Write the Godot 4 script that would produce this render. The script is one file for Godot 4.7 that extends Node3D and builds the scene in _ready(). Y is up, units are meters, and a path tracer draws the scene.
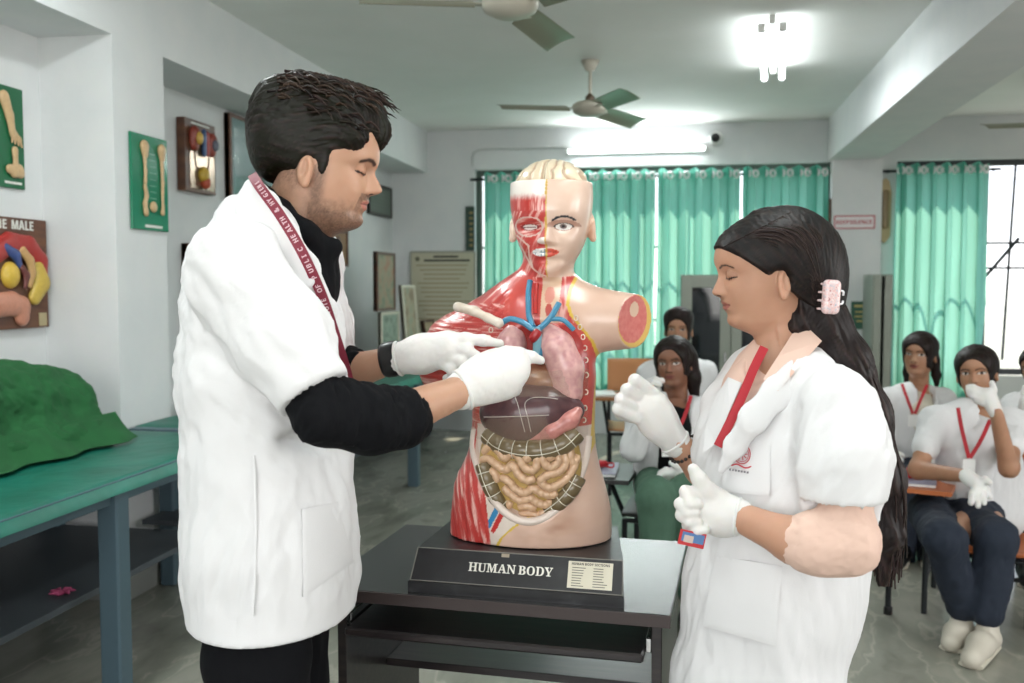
extends Node3D
# ---------------------------------------------------------------- camera frame
const F := 950.0
const CAM := Vector3(0, 1.37, 0)
var cam_basis := Basis.from_euler(Vector3(deg_to_rad(-3.4), deg_to_rad(10.2), 0))
var M := {}
var jobs := []
var rng := RandomNumberGenerator.new()
var ns := FastNoiseLite.new()
var only := ""

func _ready():
	var t0 := Time.get_ticks_msec()
	rng.seed = 7
	ns.seed = 11
	ns.noise_type = FastNoiseLite.TYPE_SIMPLEX_SMOOTH
	ns.frequency = 1.0
	ns.fractal_octaves = 3
	setup_camera()
	setup_light()
	setup_materials()
	build_room()
	build_windows()
	build_lamps()
	build_walls_decor()
	build_furniture()
	build_model()
	build_man()
	build_woman()
	build_students()
	build_small_things()
	run_jobs()
	print("built in ", Time.get_ticks_msec() - t0, " ms")

func setup_camera():
	var c := Camera3D.new()
	c.name = "camera"
	c.fov = rad_to_deg(2.0 * atan(341.5 / F))
	c.near = 0.05
	c.far = 200.0
	var a := CameraAttributesPhysical.new()
	a.frustum_focal_length = 32.0
	a.exposure_aperture = 4.5
	a.frustum_focus_distance = 1.85
	a.frustum_near = 0.05
	a.frustum_far = 200.0
	c.attributes = a
	add_child(c)
	c.transform = Transform3D(cam_basis, CAM)
	c.fov = rad_to_deg(2.0 * atan(341.5 / F))
	c.current = true

func setup_light():
	var e := Environment.new()
	e.background_mode = Environment.BG_SKY
	var sm := ProceduralSkyMaterial.new()
	sm.sky_top_color = Color(0.86, 0.92, 1.0)
	sm.sky_horizon_color = Color(1, 1, 1)
	sm.ground_bottom_color = Color(0.75, 0.76, 0.72)
	sm.ground_horizon_color = Color(0.98, 0.98, 0.96)
	sm.sun_angle_max = 1.0
	sm.sky_energy_multiplier = 1.0
	sm.ground_energy_multiplier = 1.0
	var sky := Sky.new()
	sky.sky_material = sm
	e.sky = sky
	e.background_energy_multiplier = SKY_ENERGY
	e.tonemap_mode = Environment.TONE_MAPPER_LINEAR
	e.tonemap_exposure = EXPOSURE
	e.sdfgi_enabled = true
	e.ssao_enabled = true
	e.ssil_enabled = true
	var we := WorldEnvironment.new()
	we.name = "world_environment"
	we.environment = e
	add_child(we)
	# daylight coming in at the windows behind and beside the photographer
	for w in [[Vector3(-0.6, 1.55, 2.56), Vector2(3.4, 1.6), 180.0, DAY_BACK], [Vector3(4.14, 1.55, -1.2), Vector2(3.0, 1.6), 90.0, DAY_SIDE]]:
		var al := AreaLight3D.new()
		al.name = "daylight"
		al.area_size = w[1]
		al.light_color = Color(1.0, 0.985, 0.97)
		al.light_energy = w[3]
		al.area_normalize_energy = true
		al.area_range = 20.0
		al.shadow_enabled = true
		add_child(al, true)
		al.position = w[0]
		# an area light shines along its own -Z
		al.rotation_degrees.y = 0.0 if w[2] == 180.0 else 90.0

const SKY_ENERGY := 2.6
const EXPOSURE := 1.0
const DAY_BACK := 7.0
const DAY_SIDE := 8.0

# ---------------------------------------------------------------- helpers
func at(px: float, py: float, d: float) -> Vector3:
	return CAM + cam_basis * (Vector3((px - 512.0) / F, -(py - 341.5) / F, -1.0) * d)

func ray_dir(px: float, py: float) -> Vector3:
	return cam_basis * Vector3((px - 512.0) / F, -(py - 341.5) / F, -1.0)

func hx(s: String) -> Color:
	return Color(s).srgb_to_linear()

func mat(key: String, col: Color, rough := 0.6, metal := 0.0) -> StandardMaterial3D:
	if M.has(key):
		return M[key]
	var m := StandardMaterial3D.new()
	m.resource_name = key
	m.albedo_color = col
	m.roughness = rough
	m.metallic = metal
	M[key] = m
	return m

func vmat(key: String, rough := 0.6) -> StandardMaterial3D:
	var m := mat(key, Color.WHITE, rough)
	m.vertex_color_use_as_albedo = true
	return m

func noise_tex(seed_: int, freq: float, size: int, stops: Array, octaves := 4, warp := 0.0, kind := FastNoiseLite.TYPE_SIMPLEX_SMOOTH) -> ImageTexture:
	var n := FastNoiseLite.new()
	n.seed = seed_
	n.noise_type = kind
	n.frequency = freq
	n.fractal_octaves = octaves
	if warp > 0.0:
		n.domain_warp_enabled = true
		n.domain_warp_amplitude = warp
		n.domain_warp_frequency = freq * 0.7
		n.domain_warp_fractal_octaves = 2
	var im := n.get_seamless_image(size, size)
	im.convert(Image.FORMAT_RGB8)
	var g := Gradient.new()
	g.offsets = PackedFloat32Array(stops.map(func(s): return s[0]))
	g.colors = PackedColorArray(stops.map(func(s): return s[1]))
	var lut := []
	for i in 256:
		lut.append(g.sample(i / 255.0))
	for y in size:
		for x in size:
			im.set_pixel(x, y, lut[int(im.get_pixel(x, y).r * 255.0)])
	im.generate_mipmaps()
	return ImageTexture.create_from_image(im)

func bump_tex(seed_: int, freq: float, size: int, strength: float, octaves := 3) -> ImageTexture:
	var n := FastNoiseLite.new()
	n.seed = seed_
	n.frequency = freq
	n.fractal_octaves = octaves
	var im := n.get_seamless_image(size, size)
	im.convert(Image.FORMAT_RGBA8)
	im.bump_map_to_normal_map(strength)
	im.generate_mipmaps()
	return ImageTexture.create_from_image(im)

func tri(m: StandardMaterial3D, scale: float, world := true) -> StandardMaterial3D:
	m.uv1_triplanar = true
	m.uv1_world_triplanar = world
	m.uv1_scale = Vector3.ONE * scale
	return m

var taken := {}
func numbered(n: String) -> String:
	if not taken.has(n):
		taken[n] = 0
		return n
	taken[n] += 1
	return "%s_%03d" % [n, taken[n]]

func tag(o: Node, label: String, category := "", group := "", kind := "") -> Node:
	if label:
		o.set_meta("label", label)
	if category:
		o.set_meta("category", category)
	if group:
		o.set_meta("group", group)
	if kind:
		o.set_meta("kind", kind)
	return o

func thing(called: String, label: String, category: String, pos := Vector3.ZERO, turn := 0.0, group := "") -> Node3D:
	var o := Node3D.new()
	o.name = numbered(called)
	add_child(o)
	o.position = pos
	o.rotation.y = turn
	tag(o, label, category, group)
	return o

func put(mesh: Mesh, called: String, material: Material, parent: Node = self) -> MeshInstance3D:
	var o := MeshInstance3D.new()
	o.name = numbered(called) if parent == self else called
	o.mesh = mesh
	if material:
		o.material_override = material
	parent.add_child(o, true)
	return o

func struct(called: String, b: Buf, material: Material, parent: Node = self) -> MeshInstance3D:
	var o := put(b.mesh(), called, material, parent)
	if parent == self:
		o.set_meta("kind", "structure")
	return o

# mesh buffer; faces run counter-clockwise here and are turned round on commit
class Buf:
	var v := PackedVector3Array()
	var c := PackedColorArray()
	var uv := PackedVector2Array()
	var idx := PackedInt32Array()
	var tint := Color.WHITE
	var xf := Transform3D.IDENTITY
	func add(p: Vector3, u := Vector2.ZERO) -> int:
		v.append(xf * p)
		c.append(tint)
		uv.append(u)
		return v.size() - 1
	func t3(a: int, b: int, d: int):
		idx.append(a); idx.append(b); idx.append(d)
	func tri(a: Vector3, b: Vector3, d: Vector3):
		t3(add(a), add(b), add(d))
	func quad(a: Vector3, b: Vector3, d: Vector3, e: Vector3):
		var i := add(a, Vector2(0, 1)); var j := add(b, Vector2(1, 1)); var k := add(d, Vector2(1, 0)); var l := add(e, Vector2(0, 0))
		t3(i, j, k); t3(i, k, l)
	func box(ctr: Vector3, size: Vector3, bev := 0.0, bas := Basis.IDENTITY) -> Buf:
		var h := size * 0.5
		var b := minf(bev, minf(h.x, minf(h.y, h.z)) * 0.9)
		var pt := func(ax: int, sx: float, sy: float, sz: float) -> Vector3:
			var q := Vector3(sx * (h.x - b), sy * (h.y - b), sz * (h.z - b))
			q[ax] = [sx * h.x, sy * h.y, sz * h.z][ax]
			return ctr + bas * q
		for ax in 3:
			var u := (ax + 1) % 3
			var w := (ax + 2) % 3
			for s in [-1.0, 1.0]:
				var q := []
				for k in [[-1, -1], [1, -1], [1, 1], [-1, 1]]:
					var sg := Vector3.ZERO
					sg[ax] = s; sg[u] = k[0]; sg[w] = k[1]
					q.append(pt.call(ax, sg.x, sg.y, sg.z))
				if s > 0: quad(q[0], q[1], q[2], q[3])
				else: quad(q[3], q[2], q[1], q[0])
			if b > 0.0:
				for s in [-1.0, 1.0]:
					for r in [-1.0, 1.0]:
						# edge along ax between faces u (sign s) and w (sign r)
						var A := []
						for e in [-1.0, 1.0]:
							var sg := Vector3.ZERO
							sg[ax] = e; sg[u] = s; sg[w] = r
							A.append([pt.call(u, sg.x, sg.y, sg.z), pt.call(w, sg.x, sg.y, sg.z)])
						if s * r > 0: quad(A[0][0], A[0][1], A[1][1], A[1][0])
						else: quad(A[0][0], A[1][0], A[1][1], A[0][1])
		if b > 0.0:
			for sx in [-1.0, 1.0]:
				for sy in [-1.0, 1.0]:
					for sz in [-1.0, 1.0]:
						var p0: Vector3 = pt.call(0, sx, sy, sz)
						var p1: Vector3 = pt.call(1, sx, sy, sz)
						var p2: Vector3 = pt.call(2, sx, sy, sz)
						if sx * sy * sz > 0: tri(p0, p1, p2)
						else: tri(p0, p2, p1)
		return self
	# rings of points -> skin; closed around, optional caps
	func skin(rings: Array, around := true, cap0 := true, cap1 := true):
		var n: int = rings[0].size()
		var base := v.size()
		for i in rings.size():
			for j in n:
				add(rings[i][j], Vector2(float(j) / n, float(i) / maxf(1, rings.size() - 1)))
		for i in rings.size() - 1:
			for j in (n if around else n - 1):
				var a := base + i * n + j
				var b := base + i * n + (j + 1) % n
				t3(a, b, b + n); t3(a, b + n, a + n)
		for e in [[cap0, 0], [cap1, rings.size() - 1]]:
			if e[0]:
				var m := Vector3.ZERO
				for p in rings[e[1]]: m += p
				var ci := add(m / n)
				var f := []
				for p in rings[e[1]]: f.append(add(p))
				for j in n:
					if e[1] == 0: t3(ci, f[(j + 1) % n], f[j])
					else: t3(ci, f[j], f[(j + 1) % n])
	func tube(pts: Array, rad, sides := 8, caps := true, flat := 1.0, flat_axis := Vector3.ZERO) -> Buf:
		var rings := []
		var up := Vector3.UP
		var d0: Vector3 = (pts[1] - pts[0]).normalized()
		if absf(d0.dot(up)) > 0.9: up = Vector3.RIGHT
		if flat_axis != Vector3.ZERO: up = flat_axis
		var x := d0.cross(up).normalized()
		for i in pts.size():
			var d: Vector3 = (pts[mini(i + 1, pts.size() - 1)] - pts[maxi(i - 1, 0)]).normalized()
			x = (x - d * x.dot(d)).normalized()
			var y := x.cross(d)
			if flat_axis != Vector3.ZERO:
				x = d.cross(flat_axis).normalized(); y = x.cross(d)
			var r: float = rad if (rad is float or rad is int) else rad[i]
			var ring := []
			for j in sides:
				var a := -TAU * j / sides
				ring.append(pts[i] + x * (cos(a) * r) + y * (sin(a) * r * flat))
			rings.append(ring)
		skin(rings, true, caps, caps)
		return self
	# profile of [radius, y] from bottom to top, about y
	func lathe(prof: Array, seg := 20, o := Vector3.ZERO, bas := Basis.IDENTITY, sx := 1.0, sz := 1.0, cap := true) -> Buf:
		var rings := []
		for p in prof:
			var ring := []
			for j in seg:
				var a := -TAU * j / seg
				ring.append(o + bas * Vector3(cos(a) * p[0] * sx, p[1], sin(a) * p[0] * sz))
			rings.append(ring)
		skin(rings, true, cap, cap)
		return self
	# outline (counter-clockwise seen from +z) pushed from z0 to z1
	func prism(poly: Array, z0: float, z1: float, o := Transform3D.IDENTITY) -> Buf:
		var pk := PackedVector2Array(poly)
		var ids := Geometry2D.triangulate_polygon(pk)
		if Geometry2D.is_polygon_clockwise(pk):
			poly = poly.duplicate(); poly.reverse(); pk = PackedVector2Array(poly); ids = Geometry2D.triangulate_polygon(pk)
		for i in range(0, ids.size(), 3):
			var a := pk[ids[i]]; var b := pk[ids[i + 1]]; var d := pk[ids[i + 2]]
			if (b - a).cross(d - a) < 0:
				var s := b; b = d; d = s
			tri(o * Vector3(a.x, a.y, z1), o * Vector3(b.x, b.y, z1), o * Vector3(d.x, d.y, z1))
			tri(o * Vector3(a.x, a.y, z0), o * Vector3(d.x, d.y, z0), o * Vector3(b.x, b.y, z0))
		for i in pk.size():
			var a := pk[i]; var b := pk[(i + 1) % pk.size()]
			quad(o * Vector3(a.x, a.y, z0), o * Vector3(b.x, b.y, z0), o * Vector3(b.x, b.y, z1), o * Vector3(a.x, a.y, z1))
		return self
	# sheet of (nu+1)x(nv+1) points fn(u, v) with a thickness
	func sheet(fn: Callable, nu: int, nv: int, thick := 0.0, color_fn = null) -> Buf:
		var g := []
		for j in nv + 1:
			for i in nu + 1:
				g.append(fn.call(float(i) / nu, float(j) / nv))
		var nn := []
		for j in nv + 1:
			for i in nu + 1:
				var dx: Vector3 = g[j * (nu + 1) + mini(i + 1, nu)] - g[j * (nu + 1) + maxi(i - 1, 0)]
				var dy: Vector3 = g[mini(j + 1, nv) * (nu + 1) + i] - g[maxi(j - 1, 0) * (nu + 1) + i]
				nn.append(dx.cross(dy).normalized())
		var sides := [0.5, -0.5] if thick > 0.0 else [0.0]
		var bases := []
		for s in sides:
			var base := v.size()
			bases.append(base)
			for j in nv + 1:
				for i in nu + 1:
					var k := j * (nu + 1) + i
					if color_fn != null: tint = color_fn.call(float(i) / nu, float(j) / nv)
					add(g[k] + nn[k] * (thick * s), Vector2(float(i) / nu, 1.0 - float(j) / nv))
			for j in nv:
				for i in nu:
					var a := base + j * (nu + 1) + i
					var b := a + 1; var d := a + nu + 2; var e := a + nu + 1
					if s >= 0.0: t3(a, b, d); t3(a, d, e)
					else: t3(a, d, b); t3(a, e, d)
		if thick > 0.0:
			var B0: int = bases[0]; var B1: int = bases[1]
			for i in nu:
				for j in [0, nv]:
					var a: int = j * (nu + 1) + i
					if j == 0: t3(B1 + a, B1 + a + 1, B0 + a + 1); t3(B1 + a, B0 + a + 1, B0 + a)
					else: t3(B0 + a, B0 + a + 1, B1 + a + 1); t3(B0 + a, B1 + a + 1, B1 + a)
			for j in nv:
				for i in [0, nu]:
					var a: int = j * (nu + 1) + i
					var b: int = a + nu + 1
					if i == 0: t3(B0 + a, B0 + b, B1 + b); t3(B0 + a, B1 + b, B1 + a)
					else: t3(B0 + a, B1 + a, B1 + b); t3(B0 + a, B1 + b, B0 + b)
		return self
	func mesh() -> ArrayMesh:
		var n := PackedVector3Array()
		n.resize(v.size())
		var out := PackedInt32Array()
		out.resize(idx.size())
		for i in range(0, idx.size(), 3):
			var a := idx[i]; var b := idx[i + 1]; var d := idx[i + 2]
			var f := (v[b] - v[a]).cross(v[d] - v[a])
			n[a] += f; n[b] += f; n[d] += f
			out[i] = a; out[i + 1] = d; out[i + 2] = b
		for i in n.size():
			n[i] = n[i].normalized()
		var arr := []
		arr.resize(Mesh.ARRAY_MAX)
		arr[Mesh.ARRAY_VERTEX] = v
		arr[Mesh.ARRAY_NORMAL] = n
		arr[Mesh.ARRAY_COLOR] = c
		arr[Mesh.ARRAY_TEX_UV] = uv
		arr[Mesh.ARRAY_INDEX] = out
		var am := ArrayMesh.new()
		am.add_surface_from_arrays(Mesh.PRIMITIVE_TRIANGLES, arr)
		return am

# where the ray through a photo position first meets a field
func march(f: SDF, px: float, py: float, near := 1.0, lift := 0.0) -> Vector3:
	var all := PackedInt32Array(range(f.t.size()))
	var d := ray_dir(px, py)
	var l := d.length()
	var t := near
	for i in 70:
		var e := f.eval(CAM + d * t, all)
		if e < 0.0005 + lift: break
		t += e * 0.7 / l
		if t > 12.0: break
	return CAM + d * t

func curve(pts: Array, n := 24) -> Array:
	# Catmull-Rom through the points (Vector3 or float arrays)
	var out := []
	var m := pts.size() - 1
	for i in n + 1:
		var t := float(i) / n * m
		var k := mini(int(t), m - 1)
		var f := t - k
		var a = pts[maxi(k - 1, 0)]; var b = pts[k]; var c = pts[k + 1]; var d = pts[mini(k + 2, m)]
		out.append(0.5 * ((2.0 * b) + (c - a) * f + (2.0 * a - 5.0 * b + 4.0 * c - d) * (f * f) + (3.0 * b - a - 3.0 * c + d) * (f * f * f)))
	return out

func lettering(text: String, size: float, depth := 0.001, serif := false, bold := false) -> TextMesh:
	var t := TextMesh.new()
	var f := SystemFont.new()
	f.font_names = PackedStringArray(["Droid Serif" if serif else "Droid Sans"])
	if bold: f.font_weight = 700
	t.font = f
	t.text = text
	t.font_size = 64
	t.pixel_size = size / 64.0
	t.depth = depth
	t.curve_step = 2.0
	return t

# ---------------------------------------------------------------- distance fields
class SDF:
	var t := PackedInt32Array()
	var op := PackedInt32Array()
	var a := PackedVector3Array()
	var b := PackedVector3Array()
	var ra := PackedFloat32Array()
	var rb := PackedFloat32Array()
	var k := PackedFloat32Array()
	var n := PackedVector3Array()
	var s := PackedFloat32Array()
	var il := PackedFloat32Array()
	var ext := []
	var lo := Vector3.ONE * 1e9
	var hi := Vector3.ONE * -1e9
	var cuts := []   # [plane normal, offset]: keep normal.p < offset
	func _push(ty: int, o: int, A: Vector3, B: Vector3, r0: float, r1: float, kk: float, nn := Vector3.ZERO, ss := 1.0, e = null):
		t.append(ty); op.append(o); a.append(A); b.append(B); ra.append(r0); rb.append(r1); k.append(kk); n.append(nn); s.append(ss); ext.append(e)
		il.append(0.0 if ty != 0 else 1.0 / maxf(B.length_squared(), 1e-9))
	func grow(p: Vector3, r: float):
		lo = lo.min(p - Vector3.ONE * r)
		hi = hi.max(p + Vector3.ONE * r)
	# cone from A to B; flattened along axis nn to the share ss
	func cone(A: Vector3, B: Vector3, r0: float, r1: float, kk := 0.02, nn := Vector3.ZERO, ss := 1.0, o := 0):
		var d := B - A
		var nrm := nn.normalized()
		if ss != 1.0: d += nrm * (d.dot(nrm) * (1.0 / ss - 1.0))
		_push(0, o, A, d, r0, r1, kk, nrm, 1.0 / ss - 1.0)
		if o == 0: grow(A, maxf(r0, r0 * ss)); grow(B, maxf(r1, r1 * ss))
	func ball(A: Vector3, r: float, kk := 0.02, o := 0):
		cone(A, A + Vector3(0, 1e-4, 0), r, r, kk, Vector3.ZERO, 1.0, o)
	func chain(pts: Array, rs: Array, kk := 0.02, nn := Vector3.ZERO, ss := 1.0, o := 0):
		for i in pts.size() - 1:
			cone(pts[i], pts[i + 1], rs[i], rs[i + 1], kk, nn, ss, o)
	func ell(ctr: Vector3, bas: Basis, r: Vector3, kk := 0.02, o := 0):
		var mi := (bas * Basis.from_scale(r)).inverse()
		_push(1, o, ctr, r, minf(r.x, minf(r.y, r.z)), 0, kk, Vector3.ZERO, 1.0, [mi, mi.transposed()])
		if o == 0: grow(ctr, maxf(r.x, maxf(r.y, r.z)))
	func rbox(ctr: Vector3, bas: Basis, half: Vector3, r: float, kk := 0.02, o := 0):
		_push(3, o, ctr, half - Vector3.ONE * r, r, 0, kk, Vector3.ZERO, 1.0, bas.inverse())
		if o == 0: grow(ctr, half.length())
	func head(x: Transform3D, h: HeadShape, kk := 0.015):
		_push(2, 0, x.origin, Vector3.ZERO, x.basis.get_scale().x, 0, kk, Vector3.ZERO, 1.0, [x.affine_inverse(), h])
		grow(x * Vector3(0, 0.115, 0), 0.165 * x.basis.get_scale().x)
	func one(i: int, p: Vector3) -> float:
		match t[i]:
			0:
				var q := p - a[i]
				if s[i] != 0.0: q += n[i] * (q.dot(n[i]) * s[i])
				var ba := b[i]
				var h := clampf(q.dot(ba) * il[i], 0.0, 1.0)
				return (q - ba * h).length() - (ra[i] + (rb[i] - ra[i]) * h)
			1:
				var q: Vector3 = ext[i][0] * (p - a[i])
				var l := q.length()
				if l < 1e-5: return -ra[i]
				var g: Vector3 = ext[i][1] * q
				return l * (l - 1.0) / g.length()
			2:
				return ext[i][1].dist(ext[i][0] * p) * ra[i]
			3:
				var q: Vector3 = ext[i] * (p - a[i])
				q = q.abs() - b[i]
				return q.max(Vector3.ZERO).length() + minf(maxf(q.x, maxf(q.y, q.z)), 0.0) - ra[i]
		return 1e9
	func eval(p: Vector3, list: PackedInt32Array) -> float:
		var d := 1e3
		for i in list:
			var di := one(i, p)
			var kk := k[i]
			if op[i] == 0:
				var h := maxf(kk - absf(d - di), 0.0)
				d = minf(d, di) - (h * h / kk * 0.25 if h > 0.0 else 0.0)
			else:
				di = -di
				var h := maxf(kk - absf(d - di), 0.0)
				d = maxf(d, di) + (h * h / kk * 0.25 if h > 0.0 else 0.0)
		for c in cuts:
			d = maxf(d, c[0].dot(p) - c[1])
		return d
	func net(cell: float, color_fn, disp_fn, smooth := 1) -> Array:
		# the surface is followed from cell to cell; corner values are kept
		var o := lo - Vector3.ONE * cell * 3.0
		var B := 6
		var sz := (hi - lo) / cell
		var bx := int(ceil((sz.x + 6) / B)); var by := int(ceil((sz.y + 6) / B)); var bz := int(ceil((sz.z + 6) / B))
		var nx := bx * B + 1; var ny := by * B + 1; var nz := bz * B + 1
		var nxy := nx * ny
		var val := PackedFloat32Array()
		val.resize(nxy * nz)
		val.fill(1e9)
		var vid := PackedInt32Array()
		vid.resize(nxy * nz)
		vid.fill(-1)
		var vs := PackedVector3Array()
		var qs := PackedInt32Array()
		var diag := cell * B * 0.5 * 1.7321
		var all := PackedInt32Array(range(t.size()))
		var lists := []
		lists.resize(bx * by * bz)
		# lattice of block corners: seeds where the sign changes between neighbours
		var cx := bx + 1; var cy := by + 1; var cz := bz + 1
		var lat := PackedFloat32Array()
		lat.resize(cx * cy * cz)
		var SB := 3
		for sz_ in range(0, cz, SB):
			for sy_ in range(0, cy, SB):
				for sx_ in range(0, cx, SB):
					var sc := o + Vector3(sx_ + (SB - 1) * 0.5, sy_ + (SB - 1) * 0.5, sz_ + (SB - 1) * 0.5) * (B * cell)
					var sd := (SB - 1) * 0.5 * 1.7321 * B * cell + B * cell * 1.8
					var sl := near(sc, sd, 1.3, all)
					for z in range(sz_, mini(sz_ + SB, cz)):
						for y in range(sy_, mini(sy_ + SB, cy)):
							for x in range(sx_, mini(sx_ + SB, cx)):
								lat[x + cx * (y + cy * z)] = eval(o + Vector3(x, y, z) * (B * cell), sl) if not sl.is_empty() else 5.0
		var stack := PackedInt32Array()
		var stp := [1, nx, nxy]
		for z in cz:
			for y in cy:
				for x in cx:
					var v0 := lat[x + cx * (y + cy * z)]
					if v0 > 4.0: continue
					for ax in 3:
						if [x, y, z][ax] + 1 >= [cx, cy, cz][ax]: continue
						var v1 := lat[x + cx * (y + cy * z) + [1, cx, cx * cy][ax]]
						if v1 > 4.0 or (v0 < 0) == (v1 < 0): continue
						var p0 := o + Vector3(x, y, z) * (B * cell)
						var st1 := Vector3.ZERO
						st1[ax] = cell
						var sl := near(p0 + st1 * (B * 0.5), B * cell, 1.3, all)
						var was := v0 < 0
						for k2 in B:
							var vv := eval(p0 + st1 * (k2 + 1), sl) if k2 < B - 1 else v1
							if (vv < 0) != was:
								stack.append((x * B + (k2 if ax == 0 else 0)) + nx * (y * B + (k2 if ax == 1 else 0)) + nxy * (z * B + (k2 if ax == 2 else 0)))
								break
		# small shapes slip through the lattice: walk out of every primitive as well
		for i in t.size():
			if op[i] != 0 or t[i] == 2: continue
			var g := (a[i] - o) / cell
			var ix := int(g.x); var iy := int(g.y); var iz := int(g.z)
			if ix < 1 or iy < 1 or iz < 1 or ix >= nx - 1 or iy >= ny - 1 or iz >= nz - 1: continue
			var was := eval(o + Vector3(ix, iy, iz) * cell, all) < 0
			if not was: continue
			for k2 in 400:
				ix += 1
				if ix >= nx - 1: break
				if eval(o + Vector3(ix, iy, iz) * cell, all) >= 0:
					stack.append((ix - 1) + nx * iy + nxy * iz)
					break
		# local copies: quicker to reach
		var t_ := t; var op_ := op; var a_ := a; var b_ := b; var ra_ := ra; var rb_ := rb; var k_ := k; var n_ := n; var s_ := s; var il_ := il; var ext_ := ext
		var cor := PackedInt32Array([0, 1, nx, nx + 1, nxy, nxy + 1, nxy + nx, nxy + nx + 1])
		var cv := PackedFloat32Array()
		cv.resize(8)
		while stack.size() > 0:
			var gi := stack[stack.size() - 1]
			stack.resize(stack.size() - 1)
			if vid[gi] != -1: continue
			var gz := gi / nxy
			var gy := (gi - gz * nxy) / nx
			var gx := gi - gz * nxy - gy * nx
			if gx < 1 or gy < 1 or gz < 1 or gx >= nx - 1 or gy >= ny - 1 or gz >= nz - 1: continue
			var neg := 0
			for c8 in 8:
				var ci := gi + cor[c8]
				var d := val[ci]
				if d == 1e9:
					var x := gx + (c8 & 1); var y := gy + ((c8 >> 1) & 1); var z := gz + (c8 >> 2)
					var p := o + Vector3(x, y, z) * cell
					var bi := mini(x / B, bx - 1) + bx * (mini(y / B, by - 1) + by * mini(z / B, bz - 1))
					var list = lists[bi]
					if list == null:
						list = near(o + Vector3(mini(x / B, bx - 1) + 0.5, mini(y / B, by - 1) + 0.5, mini(z / B, bz - 1) + 0.5) * (B * cell), diag, 1.25, all)
						lists[bi] = list
					d = 1e3
					for i in list:
						var di: float
						if t_[i] == 0:
							var q := p - a_[i]
							if s_[i] != 0.0: q += n_[i] * (q.dot(n_[i]) * s_[i])
							var h := clampf(q.dot(b_[i]) * il_[i], 0.0, 1.0)
							di = (q - b_[i] * h).length() - (ra_[i] + (rb_[i] - ra_[i]) * h)
						else:
							di = one(i, p)
						var kk := k_[i]
						if op_[i] == 0:
							var h2 := kk - absf(d - di)
							d = minf(d, di)
							if h2 > 0.0: d -= h2 * h2 / kk * 0.25
						else:
							var h2 := kk - absf(d + di)
							d = maxf(d, -di)
							if h2 > 0.0: d += h2 * h2 / kk * 0.25
					for c in cuts:
						d = maxf(d, c[0].dot(p) - c[1])
					val[ci] = d
				cv[c8] = d
				if d < 0: neg += 1
			if neg == 0 or neg == 8:
				vid[gi] = -2
				continue
			var v0 := cv[0]; var v1 := cv[1]; var v2 := cv[2]; var v3 := cv[3]; var v4 := cv[4]; var v5 := cv[5]; var v6 := cv[6]; var v7 := cv[7]
			var s0 := v0 < 0; var s1 := v1 < 0; var s2 := v2 < 0; var s3 := v3 < 0; var s4 := v4 < 0; var s5 := v5 < 0; var s6 := v6 < 0; var s7 := v7 < 0
			var sum := Vector3.ZERO
			var cnt := 0
			if s0 != s1: sum += Vector3(v0 / (v0 - v1), 0, 0); cnt += 1
			if s2 != s3: sum += Vector3(v2 / (v2 - v3), 1, 0); cnt += 1
			if s4 != s5: sum += Vector3(v4 / (v4 - v5), 0, 1); cnt += 1
			if s6 != s7: sum += Vector3(v6 / (v6 - v7), 1, 1); cnt += 1
			if s0 != s2: sum += Vector3(0, v0 / (v0 - v2), 0); cnt += 1
			if s1 != s3: sum += Vector3(1, v1 / (v1 - v3), 0); cnt += 1
			if s4 != s6: sum += Vector3(0, v4 / (v4 - v6), 1); cnt += 1
			if s5 != s7: sum += Vector3(1, v5 / (v5 - v7), 1); cnt += 1
			if s0 != s4: sum += Vector3(0, 0, v0 / (v0 - v4)); cnt += 1
			if s1 != s5: sum += Vector3(1, 0, v1 / (v1 - v5)); cnt += 1
			if s2 != s6: sum += Vector3(0, 1, v2 / (v2 - v6)); cnt += 1
			if s3 != s7: sum += Vector3(1, 1, v3 / (v3 - v7)); cnt += 1
			vid[gi] = vs.size()
			vs.append(o + (Vector3(gx, gy, gz) + sum / cnt) * cell)
			if s0 != s1: qs.append(gi); qs.append(0 if s0 else 3)
			if s0 != s2: qs.append(gi); qs.append(1 if s0 else 4)
			if s0 != s4: qs.append(gi); qs.append(2 if s0 else 5)
			if not (s0 == s2 and s2 == s4 and s4 == s6) and vid[gi - 1] == -1: stack.append(gi - 1)
			if not (s1 == s3 and s3 == s5 and s5 == s7) and vid[gi + 1] == -1: stack.append(gi + 1)
			if not (s0 == s1 and s1 == s4 and s4 == s5) and vid[gi - nx] == -1: stack.append(gi - nx)
			if not (s2 == s3 and s3 == s6 and s6 == s7) and vid[gi + nx] == -1: stack.append(gi + nx)
			if not (s0 == s1 and s1 == s2 and s2 == s3) and vid[gi - nxy] == -1: stack.append(gi - nxy)
			if not (s4 == s5 and s5 == s6 and s6 == s7) and vid[gi + nxy] == -1: stack.append(gi + nxy)
		var idx := PackedInt32Array()
		for i in range(0, qs.size(), 2):
			var gi := qs[i]
			var ax := qs[i + 1] % 3
			var u: int = stp[(ax + 1) % 3]
			var w: int = stp[(ax + 2) % 3]
			var p0 := vid[gi]; var p1 := vid[gi - u]; var p2 := vid[gi - u - w]; var p3 := vid[gi - w]
			if p0 < 0 or p1 < 0 or p2 < 0 or p3 < 0: continue
			if qs[i + 1] < 3:
				idx.append(p0); idx.append(p1); idx.append(p2); idx.append(p0); idx.append(p2); idx.append(p3)
			else:
				idx.append(p0); idx.append(p2); idx.append(p1); idx.append(p0); idx.append(p3); idx.append(p2)
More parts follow.
